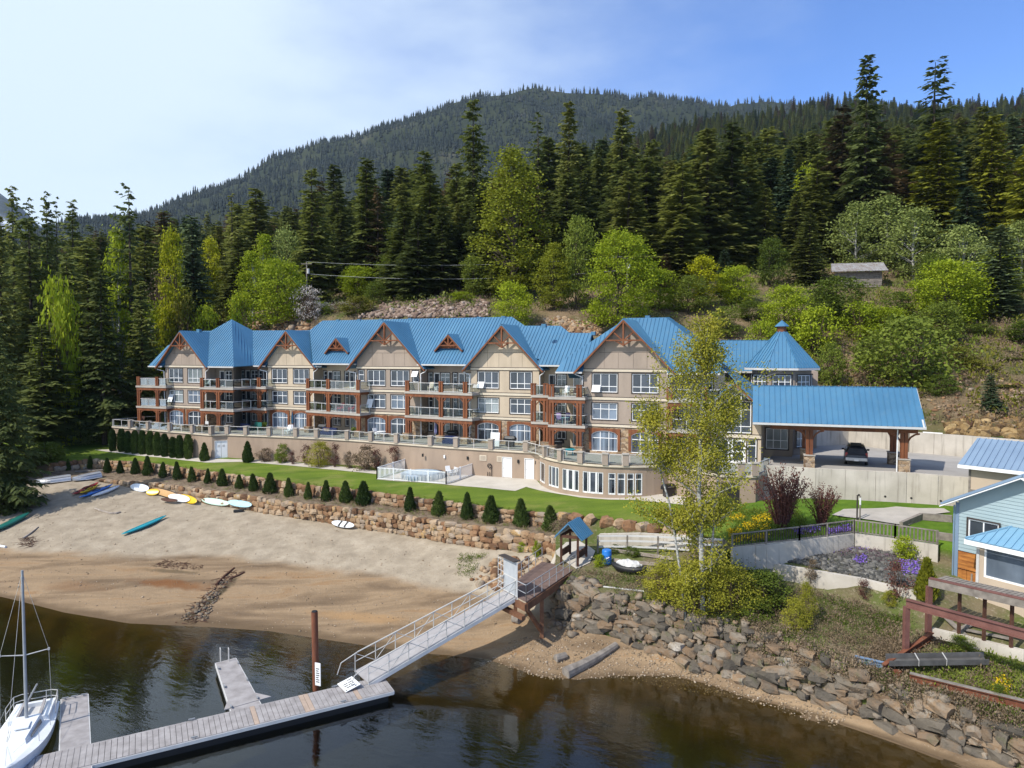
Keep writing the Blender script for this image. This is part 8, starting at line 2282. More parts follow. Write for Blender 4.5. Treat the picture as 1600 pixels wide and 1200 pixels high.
BROADS = [
 (187, 112, 358, 50, 'birch_lime', 'slender lime green birch with a white trunk west of the twisted spruce'),
 (272, 122, 358, 48, 'yellow', 'yellow leaved tree peeping out behind the dense blue green spruce'),
 (330, 150, 372, 40, 'yellow', 'yellow green tree between the dense spruce and the olive conifer'),
 (258, 126, 420, 56, 'bare', 'greyish tree still bare of leaves beside the twisted spruce'),
 (437, 126, 405, 84, 'lime_round', 'bright lime round maple next to the white blossom bush'),
 (415, 138, 366, 44, 'birch_lime', 'narrow yellow green tree behind the bright lime maple'),
 (450, 140, 358, 70, 'pale_round', 'rounded pale green tree with bare twigs behind the lime maple'),
 (482, 124, 446, 52, 'blossom', 'blossoming white bush at the foot of the power pole'),
 (535, 128, 470, 60, 'blossom', 'lower faded blossom bush east of the power pole'),
 (92, 100, 434, 64, 'lime_shrub', 'lime coloured bush among the dark conifers at the lawn end'),
 (290, 121, 455, 56, 'gold_shrub', 'olive gold bush just above the western roof'),
 (322, 122, 476, 44, 'lime_shrub', 'lime bush above the pyramid roof'),
 (378, 124, 455, 44, 'lime_shrub', 'yellow green bush west of the bright lime maple'),
 (345, 126, 470, 50, 'gold_shrub', 'dull green bush between two lime bushes above the roof'),
 (800, 122, 232, 116, 'poplar', 'very tall yellow green poplar rising above the middle roof'),
 (798, 106, 440, 66, 'lime_round', 'lime tree at the foot of the very tall poplar'),
 (965, 105, 362, 118, 'lime_big', 'big bright lime green maple directly above the eastern gables'),
 (900, 112, 338, 70, 'green', 'mid green tree between the poplar and the big bright maple'),
 (620, 140, 395, 70, 'green', 'green leafy tree in the middle of the road cut'),
 (690, 138, 400, 56, 'green', 'green leafy tree east of the wires above the talus'),
 (655, 135, 440, 60, 'gold_shrub', 'olive bush on the talus below the wires'),
 (560, 122, 462, 56, 'gold_shrub', 'olive bush beside the faded blossom bush'),
 (1075, 108, 430, 70, 'green', 'leafy green tree behind the aspen top and the hip roof'),
 (1095, 110, 400, 56, 'yellow', 'yellowish tree in front of the huge dark firs'),
 (1225, 96, 445, 76, 'lime_round', 'lime green tree behind the turret cupola'),
 (1170, 104, 470, 60, 'green', 'green tree just west of the turret'),
 (1305, 98, 432, 112, 'green', 'wide green tree in front of the tin roofed shed'),
 (1255, 150, 262, 56, 'lime_round', 'small lime tree high up beside the rusty crowned fir'),
 (1385, 172, 258, 60, 'lime_round', 'lime tree in the shade under the tallest spruce'),
 (1335, 132, 316, 84, 'pale', 'pale green cottonwood west of the pale grove'),
 (1380, 134, 306, 104, 'pale', 'tallest pale green cottonwood of the grove above the shed'),
 (1425, 122, 325, 96, 'pale', 'pale green cottonwood on the east side of the grove'),
 (1500, 108, 352, 90, 'pale', 'pale cottonwood uphill of the wide dark spruce'),
 (1475, 96, 405, 100, 'lime_round', 'light green bushy tree with bare stems below its crown'),
 (1590, 110, 345, 84, 'pale', 'pale cottonwood at the eastern edge behind the wide dark spruce'),
 (1420, 80, 494, 150, 'green_shrub', 'large round green bush above the carport roof'),
 (1530, 104, 410, 60, 'green', 'green tree beside the wide dark spruce'),
 (1290, 100, 455, 60, 'green', 'dark green bush below the wide green tree'),
 (1450, 106, 395, 60, 'green', 'green bush at the edge of the pale grove'),
 (395, 132, 392, 50, 'birch_lime', 'slim lime tree just west of the bright lime maple'),
 (240, 124, 470, 50, 'lime_shrub', 'lime bush by the parked camper van'),
 (560, 138, 415, 60, 'lime_round', 'soft lime tree in front of the dark stand by the power lines'),
 (585, 128, 440, 44, 'green', 'small green tree above the western end of the talus'),
 (1150, 112, 415, 60, 'lime_round', 'lime tree in front of the huge dark firs, east side'),
 (1200, 122, 372, 56, 'green', 'green tree in the shade of the huge dark firs'),
 (1345, 94, 470, 70, 'lime_shrub', 'lime bush just below the tin roofed shed'),
 (1300, 84, 535, 50, 'green_shrub', 'green bush between the turret and the large round bush'),
 (1475, 90, 470, 84, 'green', 'leafy tree filling the slope behind the large round bush'),
 (1525, 82, 560, 60, 'gold_shrub', 'olive bush west of the lone young spruce'),
 (1470, 76, 585, 56, 'green_shrub', 'green bush at the east foot of the large round bush'),
 (1600, 88, 500, 84, 'green', 'leafy tree at the eastern edge below the wide branched spruce'),
 (1575, 76, 600, 50, 'gold_shrub', 'olive bush between the lone young spruce and the rock face'),
 (1500, 98, 430, 84, 'lime_round', 'bright leafy tree just west of the wide branched spruce'),
 (1275, 92, 478, 70, 'lime_shrub', 'lime bush east of the turret cupola'),
 (1390, 92, 480, 70, 'lime_round', 'light green leafy tree above the large round bush'),
 (1555, 104, 395, 70, 'lime_round', 'light green tree peeping over the wide branched spruce'),
 (1360, 88, 528, 60, 'green_shrub', 'mid green bush west of the large round bush above the carport'),
 (1255, 86, 545, 40, 'gold_shrub', 'olive bush behind the turret roof edge'),
 (1500, 84, 540, 50, 'gold_shrub', 'olive bush east of the large round bush'),
 (1580, 84, 560, 56, 'green_shrub', 'green bush on the slope near the lone young spruce'),
 (1530, 92, 505, 60, 'green_shrub', 'green bush below the wide branched dark spruce'),
 (1405, 100, 455, 70, 'green', 'leafy green bush between the shed and the light green bushy tree'),
 (1350, 98, 480, 60, 'gold_shrub', 'brownish green bush below the tin roofed shed'),
 (1190, 92, 500, 50, 'lime_shrub', 'lime bush beside the turret roof'),
 (1130, 100, 478, 60, 'green', 'green bush behind the hip roof of the east wing'),
 (1030, 110, 420, 60, 'lime_round', 'lime green tree just east of the big bright maple'),
 (865, 112, 380, 60, 'poplar', 'slimmer yellow green tree east of the very tall poplar'),
 (740, 126, 400, 60, 'green', 'green tree between the talus and the tall poplar'),
 (600, 150, 360, 56, 'yellow', 'yellow green tree beside the reddish dying conifer'),
 (500, 128, 470, 44, 'lime_shrub', 'lime bush just east of the power pole'),
 (720, 120, 455, 44, 'lime_shrub', 'lime bush at the east end of the talus'),
 (470, 150, 395, 50, 'pale', 'pale grey green tree behind the power pole'),
]
for u, Y, vt, w, k, lab in BROADS:
 c = 'shrub' if ('bush' in lab) else 'tree'
 broad(lab, u, None, vt, w, k, Y, c, 'shrub' if c == 'shrub' else 'broadleaf_tree')
for u, vb, vt, w, k, lab in ((126, 694, 630, 62, 'pale_round', 'rounded grey green bush on the lawn before the dark conifers'), (150, 690, 640, 40, 'green_shrub', 'darker bush next to the rounded one on the lawn'), (75, 720, 690, 60, 'green_shrub', 'low dark bush under the near spruce at the lawn edge'),
                              (205, 640, 560, 60, 'green_shrub', 'dark bush beside the western end of the terrace'), (232, 600, 530, 56, 'gold_shrub', 'olive bush on the bank behind the western balcony')):
 broad(lab, u, vb, vt, w, k, None, 'shrub', 'shrub')
# shrubs scattered over the bank: too many and too small to count
def bank_scrub(name, n, pick, mat, hlo, hhi, seed, leafn=26):
 r = np.random.default_rng(seed); V, F = [], []; b = 0
 for _ in range(n):
  p = pick()
  if p is None: continue
  H = r.uniform(hlo, hhi); P = np.array(tuple(p))[None] + r.normal(0, 1, (leafn, 3)) * np.array([H * .45, H * .45, H * .28]) + np.array([0, 0, H * .4])
  D = unit(r.normal(0, .6, (leafn, 3)) + np.array([0, 0, .8])); N = unit(r.normal(0, 1, (leafn, 3)))
  v, f = kites(P, D, N, H * .38 * r.uniform(.6, 1.3, leafn), H * .16 * r.uniform(.6, 1.3, leafn)); V.append(v); F.append(f + b); b += len(v)
 me = tri_mesh(name, np.concatenate(V), np.concatenate(F), mat, 4); return link(name, me, None, 'stuff')
def world_pick(ulo, uhi, ylo, yhi):
 def f():
  u, Y = rng.uniform(ulo, uhi), rng.uniform(ylo, yhi)
  if Y < lerp_row(HB, u).y + 1.5: return None
  b = colY(u, Y, CAM_H); b.z = ground_z(b.x, b.y); return b
 return f
bank_scrub('hillside_undergrowth', 2300, world_pick(150, 1650, 84, 175), 'leaf_green', .4, 1.5, 1)
bank_scrub('hillside_weeds', 2400, world_pick(150, 1650, 80, 150), 'leaf_brown', .3, 1.0, 2)
bank_scrub('hillside_grass', 2300, world_pick(1200, 2050, 64, 104), 'leaf_brown', .3, 1.0, 3)
bank_scrub('hillside_brush', 700, world_pick(1200, 2050, 68, 112), 'leaf_olive', .5, 1.6, 23)
bank_scrub('shore_grass', 1500, lambda: lerp_row(RB, (u := rng.uniform(1160, 1640))).lerp(lerp_row(G0, u), rng.uniform(.42, 1.12)) + Vector((0, -.2, .2)), 'leaf_brown', .15, .45, 24, 18)
bank_scrub('shore_weeds', 520, lambda: lerp_row(RB, (u := rng.uniform(960, 1640))).lerp(lerp_row(G0, u), rng.uniform(.5, 1.1)) + Vector((0, -.1, .2)), 'leaf_green', .12, .4, 25, 18)
bank_scrub('forest_undergrowth', 1200, world_pick(-100, 1700, 110, 260), 'needles_olive', .8, 2.4, 4)
bank_scrub('garden_weeds', 1500, poly_pick([(880, 905), (900, 893), (1000, 900), (1170, 905), (1335, 940), (1420, 968), (1420, 1060), (1330, 1030), (1250, 990), (1050, 940)]), 'leaf_brown', .12, .42, 5, 18)
bank_scrub('garden_grass', 1300, poly_pick([(905, 893), (1000, 900), (1170, 905), (1335, 945), (1410, 968), (1400, 1000), (1250, 965), (1100, 940)]), 'leaf_green', .10, .34, 6, 18)
bank_scrub('rockery_weeds', 500, poly_pick([(1420, 1060), (1480, 1010), (1600, 1040), (1600, 1130), (1480, 1095)]), 'leaf_green', .12, .5, 7, 18)
bank_scrub('rockery_grass', 500, poly_pick([(1340, 1010), (1420, 980), (1600, 1060), (1600, 1135), (1400, 1075)]), 'leaf_brown', .12, .5, 8, 18)
bank_scrub('tier_weeds', 600, lambda: lerp_row(LTOP, (u := rng.uniform(150, 868))).lerp(lerp_row(UBASE, u), rng.uniform(.1, 1)), 'leaf_brown', .12, .4, 9, 16)
bank_scrub('tier_grass', 350, lambda: lerp_row(LTOP, (u := rng.uniform(300, 868))).lerp(lerp_row(UBASE, u), rng.uniform(.1, 1)), 'leaf_green', .10, .3, 10, 16)
bank_scrub('rock_bed_creeper', 150, poly_pick([(1270, 858), (1340, 853), (1400, 864), (1420, 885), (1380, 880), (1300, 870)]), 'leaf_mauve', .12, .34, 26, 24)
bank_scrub('beach_weeds', 60, poly_pick([(715, 865), (760, 868), (735, 905), (715, 900)]), 'leaf_green', .15, .45, 12, 22)
bank_scrub('flower_foliage', 420, poly_pick([(1140, 848), (1160, 800), (1250, 800), (1260, 838)]), 'leaf_green', .2, .5, 13, 20)
bank_scrub('lawn_edge_grass', 900, lambda: lerp_row(LAWN, rng.uniform(80, 1130)) + Vector((0, rng.uniform(-.05, .5), 0)), 'leaf_green', .08, .24, 14, 14)
# clipped cedars: hedge columns, two pyramids, and the row on the planting tier
HC = [cedar(300 + i, 3.1, 1.05, 'column') for i in range(3)]
CC = [cedar(310 + i, 2.0, 1.15, 'cone') for i in range(4)]
hx_ = [(176, 701), (190.5, 702), (200.5, 703.5), (211.5, 704.5), (223, 706), (235, 707), (246, 708), (257.5, 709.5), (270, 711), (281, 712), (294.5, 713)]
ordn = ['first', 'second', 'third', 'fourth', 'fifth', 'sixth', 'seventh', 'eighth', 'ninth', 'tenth', 'eleventh', 'twelfth', 'thirteenth', 'fourteenth', 'fifteenth', 'sixteenth', 'seventeenth', 'eighteenth', 'nineteenth', 'twentieth', 'twenty first', 'twenty second', 'twenty third', 'twenty fourth', 'twenty fifth']
for i, (u, v) in enumerate(hx_):
 p = on(u, v + 4); q = rng.uniform(.92, 1.12)
 plant('columnar_cedar', f'{ordn[i]} column cedar from the western end of the hedge along the terrace wall', 'cedar', HC[i % 3], p - Vector((0, 0, .05)), (q * .82, q * .82, q * rng.uniform(.92, 1.06)), None, 'column cedars hedging the terrace wall')
for u, v, hpx, lab in ((319.5, 720, 28, 'pyramid cedar between the cedar hedge and the white double door'), (387, 722, 32, 'pyramid cedar standing east of the white double door')):
 p = on(u, v); H = hpx / FPX * p.y; plant('pyramid_cedar', lab, 'cedar', CC[0], p - Vector((0, 0, .05)), (H / 2 * .95, H / 2 * .95, H / 2))
CR = [(106.7, 735, 17), (142, 732, 19), (168, 736, 22), (188, 738, 19), (212, 742, 24), (231, 745, 29), (254, 746, 23), (277, 749, 27), (300, 753, 23), (324, 756, 23), (347, 761, 26), (374, 763, 21), (397, 768, 26), (421, 771, 31), (451, 776, 28), (481, 780, 26), (509, 782, 31), (540, 788, 33), (568, 793, 36), (640, 803, 37), (684, 810, 37), (730, 816, 41), (767, 820, 41), (814, 830, 42), (861, 834, 38)]
for i, (u, v, hp) in enumerate(CR):
 q = lerp_row(LTOP, u).lerp(lerp_row(UBASE, u), .62) if u > 160 else on(u, v)
 H = (hp + 1) / FPX * q.y; w = H * rng.uniform(.46, .70) / 1.15
 plant('conical_cedar', f'{ordn[i]} small cone cedar from the west between the two stone walls', 'cedar', CC[i % 4], q - Vector((0, 0, .08)), (w, w * rng.uniform(.85, 1.15), H / 2.0), None, 'cone cedars between the stone walls', rng.uniform(-.07, .07))
# bushes along the terrace wall
SH = {'tan': shrub(320, 3, 3, 'leaf_brown', 46, 34, .17, .36), 'red': shrub(321, 3, 2.4, 'leaf_red', 34, 22, .15, .32, 6), 'greenball': broadleaf(322, 2.4, 2.4, 60, 44, .14, .28, .02, 'round', 'leaf_green', 'twig', 6, 4, 0, .03), 'gold': shrub(323, 3, 3, 'leaf_aspen', 60, 80, .10, .36), 'bright': broadleaf(324, 2, 2.4, 50, 44, .14, .3, .02, 'shrub', 'leaf_lime', 'twig', 8, 5, 0, .03), 'green': shrub(325, 3, 3, 'leaf_green', 60, 80, .11, .36)}
for k in SH: BRD['s_' + k] = SH[k]
for u, v, vt, w, k, lab in ((415, 716, 698, 30, 'tan', 'small brownish bush just west of the clipped green ball'), (442, 718, 692, 24, 'greenball', 'clipped green ball bush against the terrace wall'), (500, 724, 687, 46, 'gold', 'large yellowish bush against the terrace wall west of the pool'), (478, 721, 692, 22, 'red', 'reddish twiggy bush touching the large yellowish one'), (523, 725, 690, 20, 'red', 'reddish bush between the two large bushes by the terrace wall'),
       (545, 727, 703, 18, 'tan', 'thin bare twigged bush in the gap between large bushes'), (570, 729, 694, 46, 'tan', 'large tan bush closest to the white pool fence'), (590, 729, 699, 18, 'red', 'dark red bush beside the large tan one'), (617, 730, 694, 26, 'red', 'dark red bush behind the corner of the pool fence'), (458, 720, 702, 16, 'red', 'low reddish bush beside the clipped green ball')):
 broad(lab, u, v + 5, vt + 1, w, 's_' + k, None, 'shrub', 'shrub')
# garden on the east side
def red_vase(seed, H, W):
 """vase-shaped shrub of many upright stems with small dark red leaves"""
 r = np.random.default_rng(seed); wood, P = [], []
 for s in range(46):
  a = r.uniform(0, 6.28); k = math.sqrt(r.random()); top = np.array([math.cos(a) * W / 2 * k, math.sin(a) * W / 2 * k, H * (1.04 - .30 * k * k) * r.uniform(.82, 1.05)]); b0 = np.array([math.cos(a) * W * .07, math.sin(a) * W * .07, -.15])
  mid = b0 * .45 + top * .55 + np.array([0, 0, .05 * H]) - np.array([math.cos(a), math.sin(a), 0]) * W * .06
  wood.append(tube_np([b0, mid, top], [.05, .03, .01], 5))
  for q in np.linspace(.3, 1, 13):
   c = b0 * (1 - q) ** 2 + 2 * q * (1 - q) * mid + q * q * top; P.append(c[None] + r.normal(0, .10, (5, 3)))
 P = np.concatenate(P); n = len(P); D = unit(r.normal(0, .6, (n, 3)) + np.array([0, 0, .9])); N = unit(r.normal(0, 1, (n, 3)))
 return mesh_from([kites(P, D, N, .17 * r.uniform(.7, 1.3, n), .07 * r.uniform(.7, 1.3, n))], 'crown', 'leaf_red'), mesh_from(wood, 'trunk', 'twig_red')
plain('twig_red', (0.11, 0.045, 0.04), rough=.9)
BRD['vase'] = red_vase(330, 4, 3.6)
broad('larger dark red shrub with upright branches by the concrete wall', 1222, 824, 727, 76, 'vase', None, 'shrub', 'red_shrub'); broad('smaller dark red shrub beside the larger one by the concrete wall', 1284, 820, 756, 52, 'vase', None, 'shrub', 'red_shrub')
for u, v, vt, w, k, lab in ((1268, 915, 872, 26, 'tan', 'bare brown bush before the lower garden wall'), (1350, 934, 903, 24, 'red', 'small reddish bush at the foot of the lower garden wall'), (1402, 930, 872, 42, 'red', 'dark red bush at the east end of the river stone bed'), (1412, 874, 836, 36, 'bright', 'bright green bush against the garden corner wall'), (1392, 945, 920, 26, 'gold', 'low golden bush beside the dark red bush'),
       (1240, 990, 930, 50, 'gold', 'sapling with yellow green leaves on the bank in front of the garden wall'), (1258, 975, 905, 34, 'gold', 'thinner sapling close behind the yellow green one on the bank'), (1195, 945, 890, 90, 'green', 'low spreading green bush right of the aspen foot'), (1150, 900, 858, 70, 'green', 'dark green bush at the west end of the upper garden wall'), (1145, 955, 880, 100, 'gold', 'yellow green bush on the bank just east of the aspen trunk'),
       (1040, 958, 878, 110, 'gold', 'large yellow green bush at the foot of the aspen on its west side'), (1085, 968, 880, 110, 'gold', 'yellow green bush surrounding the aspen foot'), (1180, 968, 935, 60, 'green', 'green bush overhanging the boulders east of the aspen'), (1040, 915, 880, 56, 'gold', 'small bush behind the large one near the tarped boat'), (1120, 930, 880, 60, 'gold', 'yellow green bush behind the aspen trunk'), (962, 862, 851, 34, 'greenball', 'low round green bush beneath the rail fence'), (988, 866, 852, 30, 'greenball', 'second low round bush beneath the rail fence, nearer the aspen'), (938, 884, 864, 22, 'bright', 'leafy weed clump beside the blue drum'),
       (818, 862, 845, 14, 'bright', 'small green weed growing from the stone wall near its pier end'), (838, 860, 843, 14, 'bright', 'small leafy weed at the end of the stone wall closest to the pier'), (1125, 800, 775, 60, 'green', 'green shrub on the lawn below the dark doorway'), (1560, 1100, 1066, 30, 'green', 'green clump of weeds in the rockery under the flume'), (1455, 930, 895, 26, 'bright', 'bright leafy clump behind the timber deck'), (1500, 1020, 990, 40, 'green', 'weedy bush on the mossy wall behind the steel frame')):
 broad(lab, u, v, vt, w, 's_' + k, None, 'shrub', 'shrub')
p = on(1447, 938); H = 66 / FPX * p.y; plant('golden_cedar', 'golden cone shaped cedar standing by the timber deck', 'cedar', cedar(340, 2.4, 1.3, 'cone', 'needles_gold'), p, (H / 2.4 * .95, H / 2.4 * .95, H / 2.4))
# flowers
def flowers(label, poly, n, mat, group=None, s=.09, lift=.22):
 pk = poly_pick(poly); r = np.random.default_rng(n); P = []
 c = on(sum(q[0] for q in poly) / len(poly), sum(q[1] for q in poly) / len(poly))
 for _ in range(n):
  p = pk()
  if p is not None: P.append(np.array(tuple(p))[None] + np.array([0, 0, lift]) + r.normal(0, 1, (7, 3)) * np.array([.10, .10, .07]))
 P = np.concatenate(P) - np.array(tuple(c)); k = len(P); D = unit(r.normal(0, 1, (k, 3)) + np.array([0, 0, .3])); N = unit(r.normal(0, .5, (k, 3)) + np.array([0, -.4, 1.0]))
 t_ = thing('flower_patch', label, 'flowers', tuple(c), group); link('petals', mesh_from([kites(P, D, N, s * r.uniform(.8, 1.6, k), s * r.uniform(.8, 1.4, k))], 'petals', mat), t_, 'stuff')
 Q = np.concatenate([P + r.normal(0, .1, P.shape) - np.array([0, 0, .12])]); link('leaves', mesh_from([kites(Q, unit(r.normal(0, .6, (k, 3)) + np.array([0, 0, .6])), unit(r.normal(0, 1, (k, 3))), np.full(k, s * 1.6), np.full(k, s * .6))], 'leaves', 'leaf_green'), t_, 'stuff')
flowers('yellow flower clump highest in the bed, closest to the lawn', [(1140, 812), (1160, 808), (1165, 814), (1143, 816)], 40, 'petal_yellow'); flowers('largest yellow flower clump beside the dark red shrub', [(1175, 812), (1198, 806), (1204, 818), (1180, 822)], 90, 'petal_yellow')
flowers('yellow flower clump in the middle of the flower bed', [(1162, 822), (1178, 820), (1184, 829), (1166, 831)], 55, 'petal_yellow'); flowers('yellow flowers lowest in the bed, just behind the railing', [(1138, 832), (1156, 829), (1160, 838), (1140, 841)], 60, 'petal_yellow'); flowers('yellow flowers showing through the railing bars', [(1140, 846), (1198, 838), (1200, 844), (1142, 852)], 70, 'petal_yellow')
flowers('small orange yellow clump under the larger dark red shrub', [(1188, 826), (1200, 824), (1202, 830), (1190, 832)], 26, 'petal_yellow'); flowers('single yellow clump among the river stones', [(1200, 860), (1209, 859), (1210, 866), (1201, 867)], 26, 'petal_yellow'); flowers('yellow flower clump alone in the rockery below the flume', [(1552, 1070), (1573, 1066), (1576, 1084), (1556, 1088)], 70, 'petal_yellow', None, .08)
flowers('purple carpet of flowers at the west end of the river stone bed', [(1160, 862), (1180, 862), (1182, 873), (1164, 873)], 90, 'petal_purple', None, .09, .15); flowers('purple flowers at the corner of the railing with a yellow one on top', [(1295, 832), (1328, 824), (1330, 832), (1298, 838)], 100, 'petal_purple'); flowers('purple flowers behind the railing under the smaller red shrub', [(1240, 832), (1275, 826), (1278, 832), (1245, 838)], 80, 'petal_purple')
flowers('purple clump in the middle of the river stones', [(1338, 874), (1350, 872), (1352, 884), (1340, 884)], 40, 'petal_purple'); flowers('long purple drift of flowers beside the golden cedar', [(1405, 878), (1440, 880), (1438, 905), (1410, 898)], 120, 'petal_purple', None, .09, .15); flowers('faded mauve creeper along the top of the river stone bed', [(1290, 856), (1335, 853), (1380, 860), (1300, 866)], 60, 'petal_purple', None, .05, .1)
# dry vine hanging over the end of the upper wall by the gate
tw = MB()
for _ in range(260):
 p = on(rng.uniform(868, 902), rng.uniform(806, 832)); a = rng.uniform(0, 6.28); d = Vector((math.cos(a) * .8, -abs(math.sin(a)) * .6, rng.uniform(-.7, .3))); tw.tube(p + Vector((0, 0, .25)), p + d + Vector((0, 0, .25)), .02, .01, 4)
vn = tw.build('dry_vine', 'leaf_brown'); tag(vn, 'tangle of dry brown vine over the stones beside the blue gate roof', 'vine')
# grey aspen in front of the east wing: several stems, thin spring leaves
def aspen():
 r = np.random.default_rng(77); wood, tips = [], []
 def limb(p, d, L, rad, lev):
  n = 4; pts = [p]; q = p.copy(); dd = d.copy()
  for i in range(n):
   dd = unit((dd + r.normal(0, .10, 3) + np.array([0, 0, .06]))[None])[0]; q = q + dd * L / n; pts.append(q.copy())
  wood.append(tube_np(pts, [rad * (1 - .8 * i / n) for i in range(n + 1)], 6 if lev == 0 else 4))
  if lev < 2:
   for i in range(1, n + 1):
    for _ in range(2 if lev else 3):
     a = r.uniform(0, 6.28); s = np.array([math.cos(a), math.sin(a), r.uniform(.15, .9)]); limb(pts[i], unit((s + dd * .5)[None])[0], L * r.uniform(.28, .5), rad * .35, lev + 1)
  if lev >= 1:
   for q_ in pts[1:]: tips.append(q_)
 trunk = [np.array([x, y, z]) for x, y, z in ((0, 0, -.5), (-.1, .05, 4), (-.30, .1, 8), (-.25, .1, 12), (-.1, 0, 15.5), (.1, 0, 18.2))]
 wood.append(tube_np(trunk, [.19, .16, .135, .10, .06, .02], 9))
 for z in np.linspace(3.0, 17.4, 26):
  i = int(np.searchsorted([t[2] for t in trunk], z)) - 1; k = (z - trunk[i][2]) / (trunk[i + 1][2] - trunk[i][2]); p = trunk[i] * (1 - k) + trunk[i + 1] * k
  for _ in range(2 if z > 5 else 1):
   a = r.uniform(0, 6.28); rise = .65 if z < 13 else 1.3
   L = (3.7 if 6 < z < 14 else 2.6) * (1 - max(0, z - 13) / 9) * r.uniform(.65, 1.15)
   limb(p, unit(np.array([[math.cos(a), math.sin(a), rise]]))[0], L, .045, 1)
 # second leaning stem to the west, and a short one to the east
 for pts, rad in (([(-1.0, .3, -.4), (-1.35, .6, 3), (-2.0, .8, 7), (-3.0, 1.0, 10.5), (-3.6, 1.1, 12.0)], .10), ([(.45, .3, -.4), (.6, .4, 3.5), (.85, .5, 7), (1.2, .5, 10.5), (1.4, .4, 13)], .095)):
  pts = [np.array(p) for p in pts]; wood.append(tube_np(pts, [rad, rad * .85, rad * .7, rad * .45, .02], 7))
  for i in range(1, len(pts)):
   for _ in range(6): a = r.uniform(0, 6.28); limb(pts[i] * .6 + pts[i - 1] * .4 + r.normal(0, .1, 3), unit(np.array([[math.cos(a), math.sin(a), .7]]))[0], r.uniform(1.2, 2.4), .035, 1)
 T = np.array(tips); n = len(T); k = max(6, int(48000 / n)); P = np.repeat(T, k, 0) + r.normal(0, .30, (n * k, 3)); m_ = len(P)
 D = unit(r.normal(0, 1, (m_, 3)) + np.array([0, 0, -.3])); N = unit(r.normal(0, 1, (m_, 3)) + np.array([0, -.3, .5]))
 return mesh_from([kites(P, D, N, .135 * r.uniform(.7, 1.3, m_), .11 * r.uniform(.7, 1.3, m_))], 'crown', 'leaf_aspen'), mesh_from(wood, 'trunk', 'aspen_bark')
pa = on(1098, 962); asp = aspen()
plant('aspen_tree', 'tall slender pale barked aspen with sparse spring leaves in front of the east wing', 'tree', asp, pa - Vector((0, 0, .3)), (1, 1, height_at(1110, pa.y, 492, pa.z) / 18.6), 0.0)
# ------------------------------------------------------------------ furniture on balconies and terrace
def chair(label, fr, s, n, z, rz, mat, group=None, recl=.25, name='patio_chair'):
 c = thing(name, label, 'chair', (0, 0, 0), group)
 m = MB(); m.box((0, 0, .42), (.56, .54, .09)); m.build('seat', mat, c)
 m = MB(); m.hexa([(-.28, .22, .44), (.28, .22, .44), (.28, .31, .44), (-.28, .31, .44)], [(-.26, .22 + recl, 1.08), (.26, .22 + recl, 1.08), (.26, .30 + recl, 1.08), (-.26, .30 + recl, 1.08)]); m.build('backrest', mat, c)
 for x in (-.27, .27):
  m = MB(); m.box((x, 0, .62), (.06, .5, .05)); m.build('armrest', mat, c)
  for y in (-.23, .25): m = MB(); m.bar((x, y, 0), (x, y, .60 if y < 0 else .44), .05, .05, (1, 0, 0)); m.build('leg', mat, c)
 p = fr.p(s, n, z); c.location = p; c.rotation_euler = (0, 0, rz)
 return c
def table(label, p, r, hgt, mat):
 t_ = thing('patio_table', label, 'table', tuple(p)); m = MB(); k = 18; rp = lambda q, z: [p + Vector((math.cos(2 * math.pi * i / k) * q, math.sin(2 * math.pi * i / k) * q, z)) for i in range(k)]
 m.rings([rp(r, hgt - .04), rp(r, hgt)]); m.build('table_top', mat, t_); m = MB()
 for i in range(4): a = math.pi / 4 + i * math.pi / 2; m.bar(p + Vector((math.cos(a) * r * .7, math.sin(a) * r * .7, 0)), p + Vector((math.cos(a) * r * .7, math.sin(a) * r * .7, hgt - .04)), .045, .045, (1, 0, 0))
 m.build('legs', mat, t_)
def grill(label, p, rz=0.4):
 g = thing('barbecue_grill', label, 'grill', (0, 0, 0)); m = MB()
 m.rings([[(x, -.30, z0), (x, .30, z0), (x, .32, z0 + .25), (x, .18, z1), (x, -.18, z1), (x, -.32, z0 + .25)] for x, z0, z1 in ((-.68, .72, .98), (-.55, .70, 1.18), (.55, .70, 1.18), (.68, .72, .98))]); m.build('lid', 'black_plastic', g)
 m = MB(); m.box((0, 0, .38), (.9, .5, .62)); m.build('cart', 'dark_trim', g); m = MB(); m.bar((-.4, -.34, .95), (.4, -.34, .95), .03, .03); m.build('handle', 'aluminium', g)
 g.location = p; g.rotation_euler = (0, 0, rz)
def closed_umbrella(label, p, mat, h_=2.5):
 g = thing('patio_umbrella', label, 'umbrella', tuple(p)); m = MB(); m.tube(p, p + Vector((0, 0, h_ + .1)), .025, None, 6); m.build('pole', 'rail_grey', g)
 m = MB(); k = 10; rp = lambda r, z: [p + Vector((math.cos(2 * math.pi * i / k) * r * (1 if i % 2 else .72), math.sin(2 * math.pi * i / k) * r * (1 if i % 2 else .72), z)) for i in range(k)]
 m.rings([rp(.10, h_ * .34), rp(.17, h_ * .40), rp(.15, h_ * .7), rp(.03, h_)]); m.build('canopy', mat, g)
def planter(label, p, mat='leaf_green', red=None):
 g = thing('potted_plant', label, 'plant', tuple(p)); m = MB(); k = 12; rp = lambda r, z: [p + Vector((math.cos(2 * math.pi * i / k) * r, math.sin(2 * math.pi * i / k) * r, z)) for i in range(k)]
 m.rings([rp(.16, 0), rp(.24, .42)]); m.build('pot', 'brown_timber', g); r = np.random.default_rng(int(p.x * 10) % 999); n = 160
 P = r.normal(0, .17, (n, 3)) * np.array([1, 1, .9]) + np.array([0, 0, .75]); link('leaves', mesh_from([kites(P, unit(r.normal(0, 1, (n, 3))), unit(r.normal(0, 1, (n, 3))), np.full(n, .2), np.full(n, .12))], 'leaves', mat), g)
def onfloor(u, v, z=ZT): return at(u, v, z)
B2 = BALC
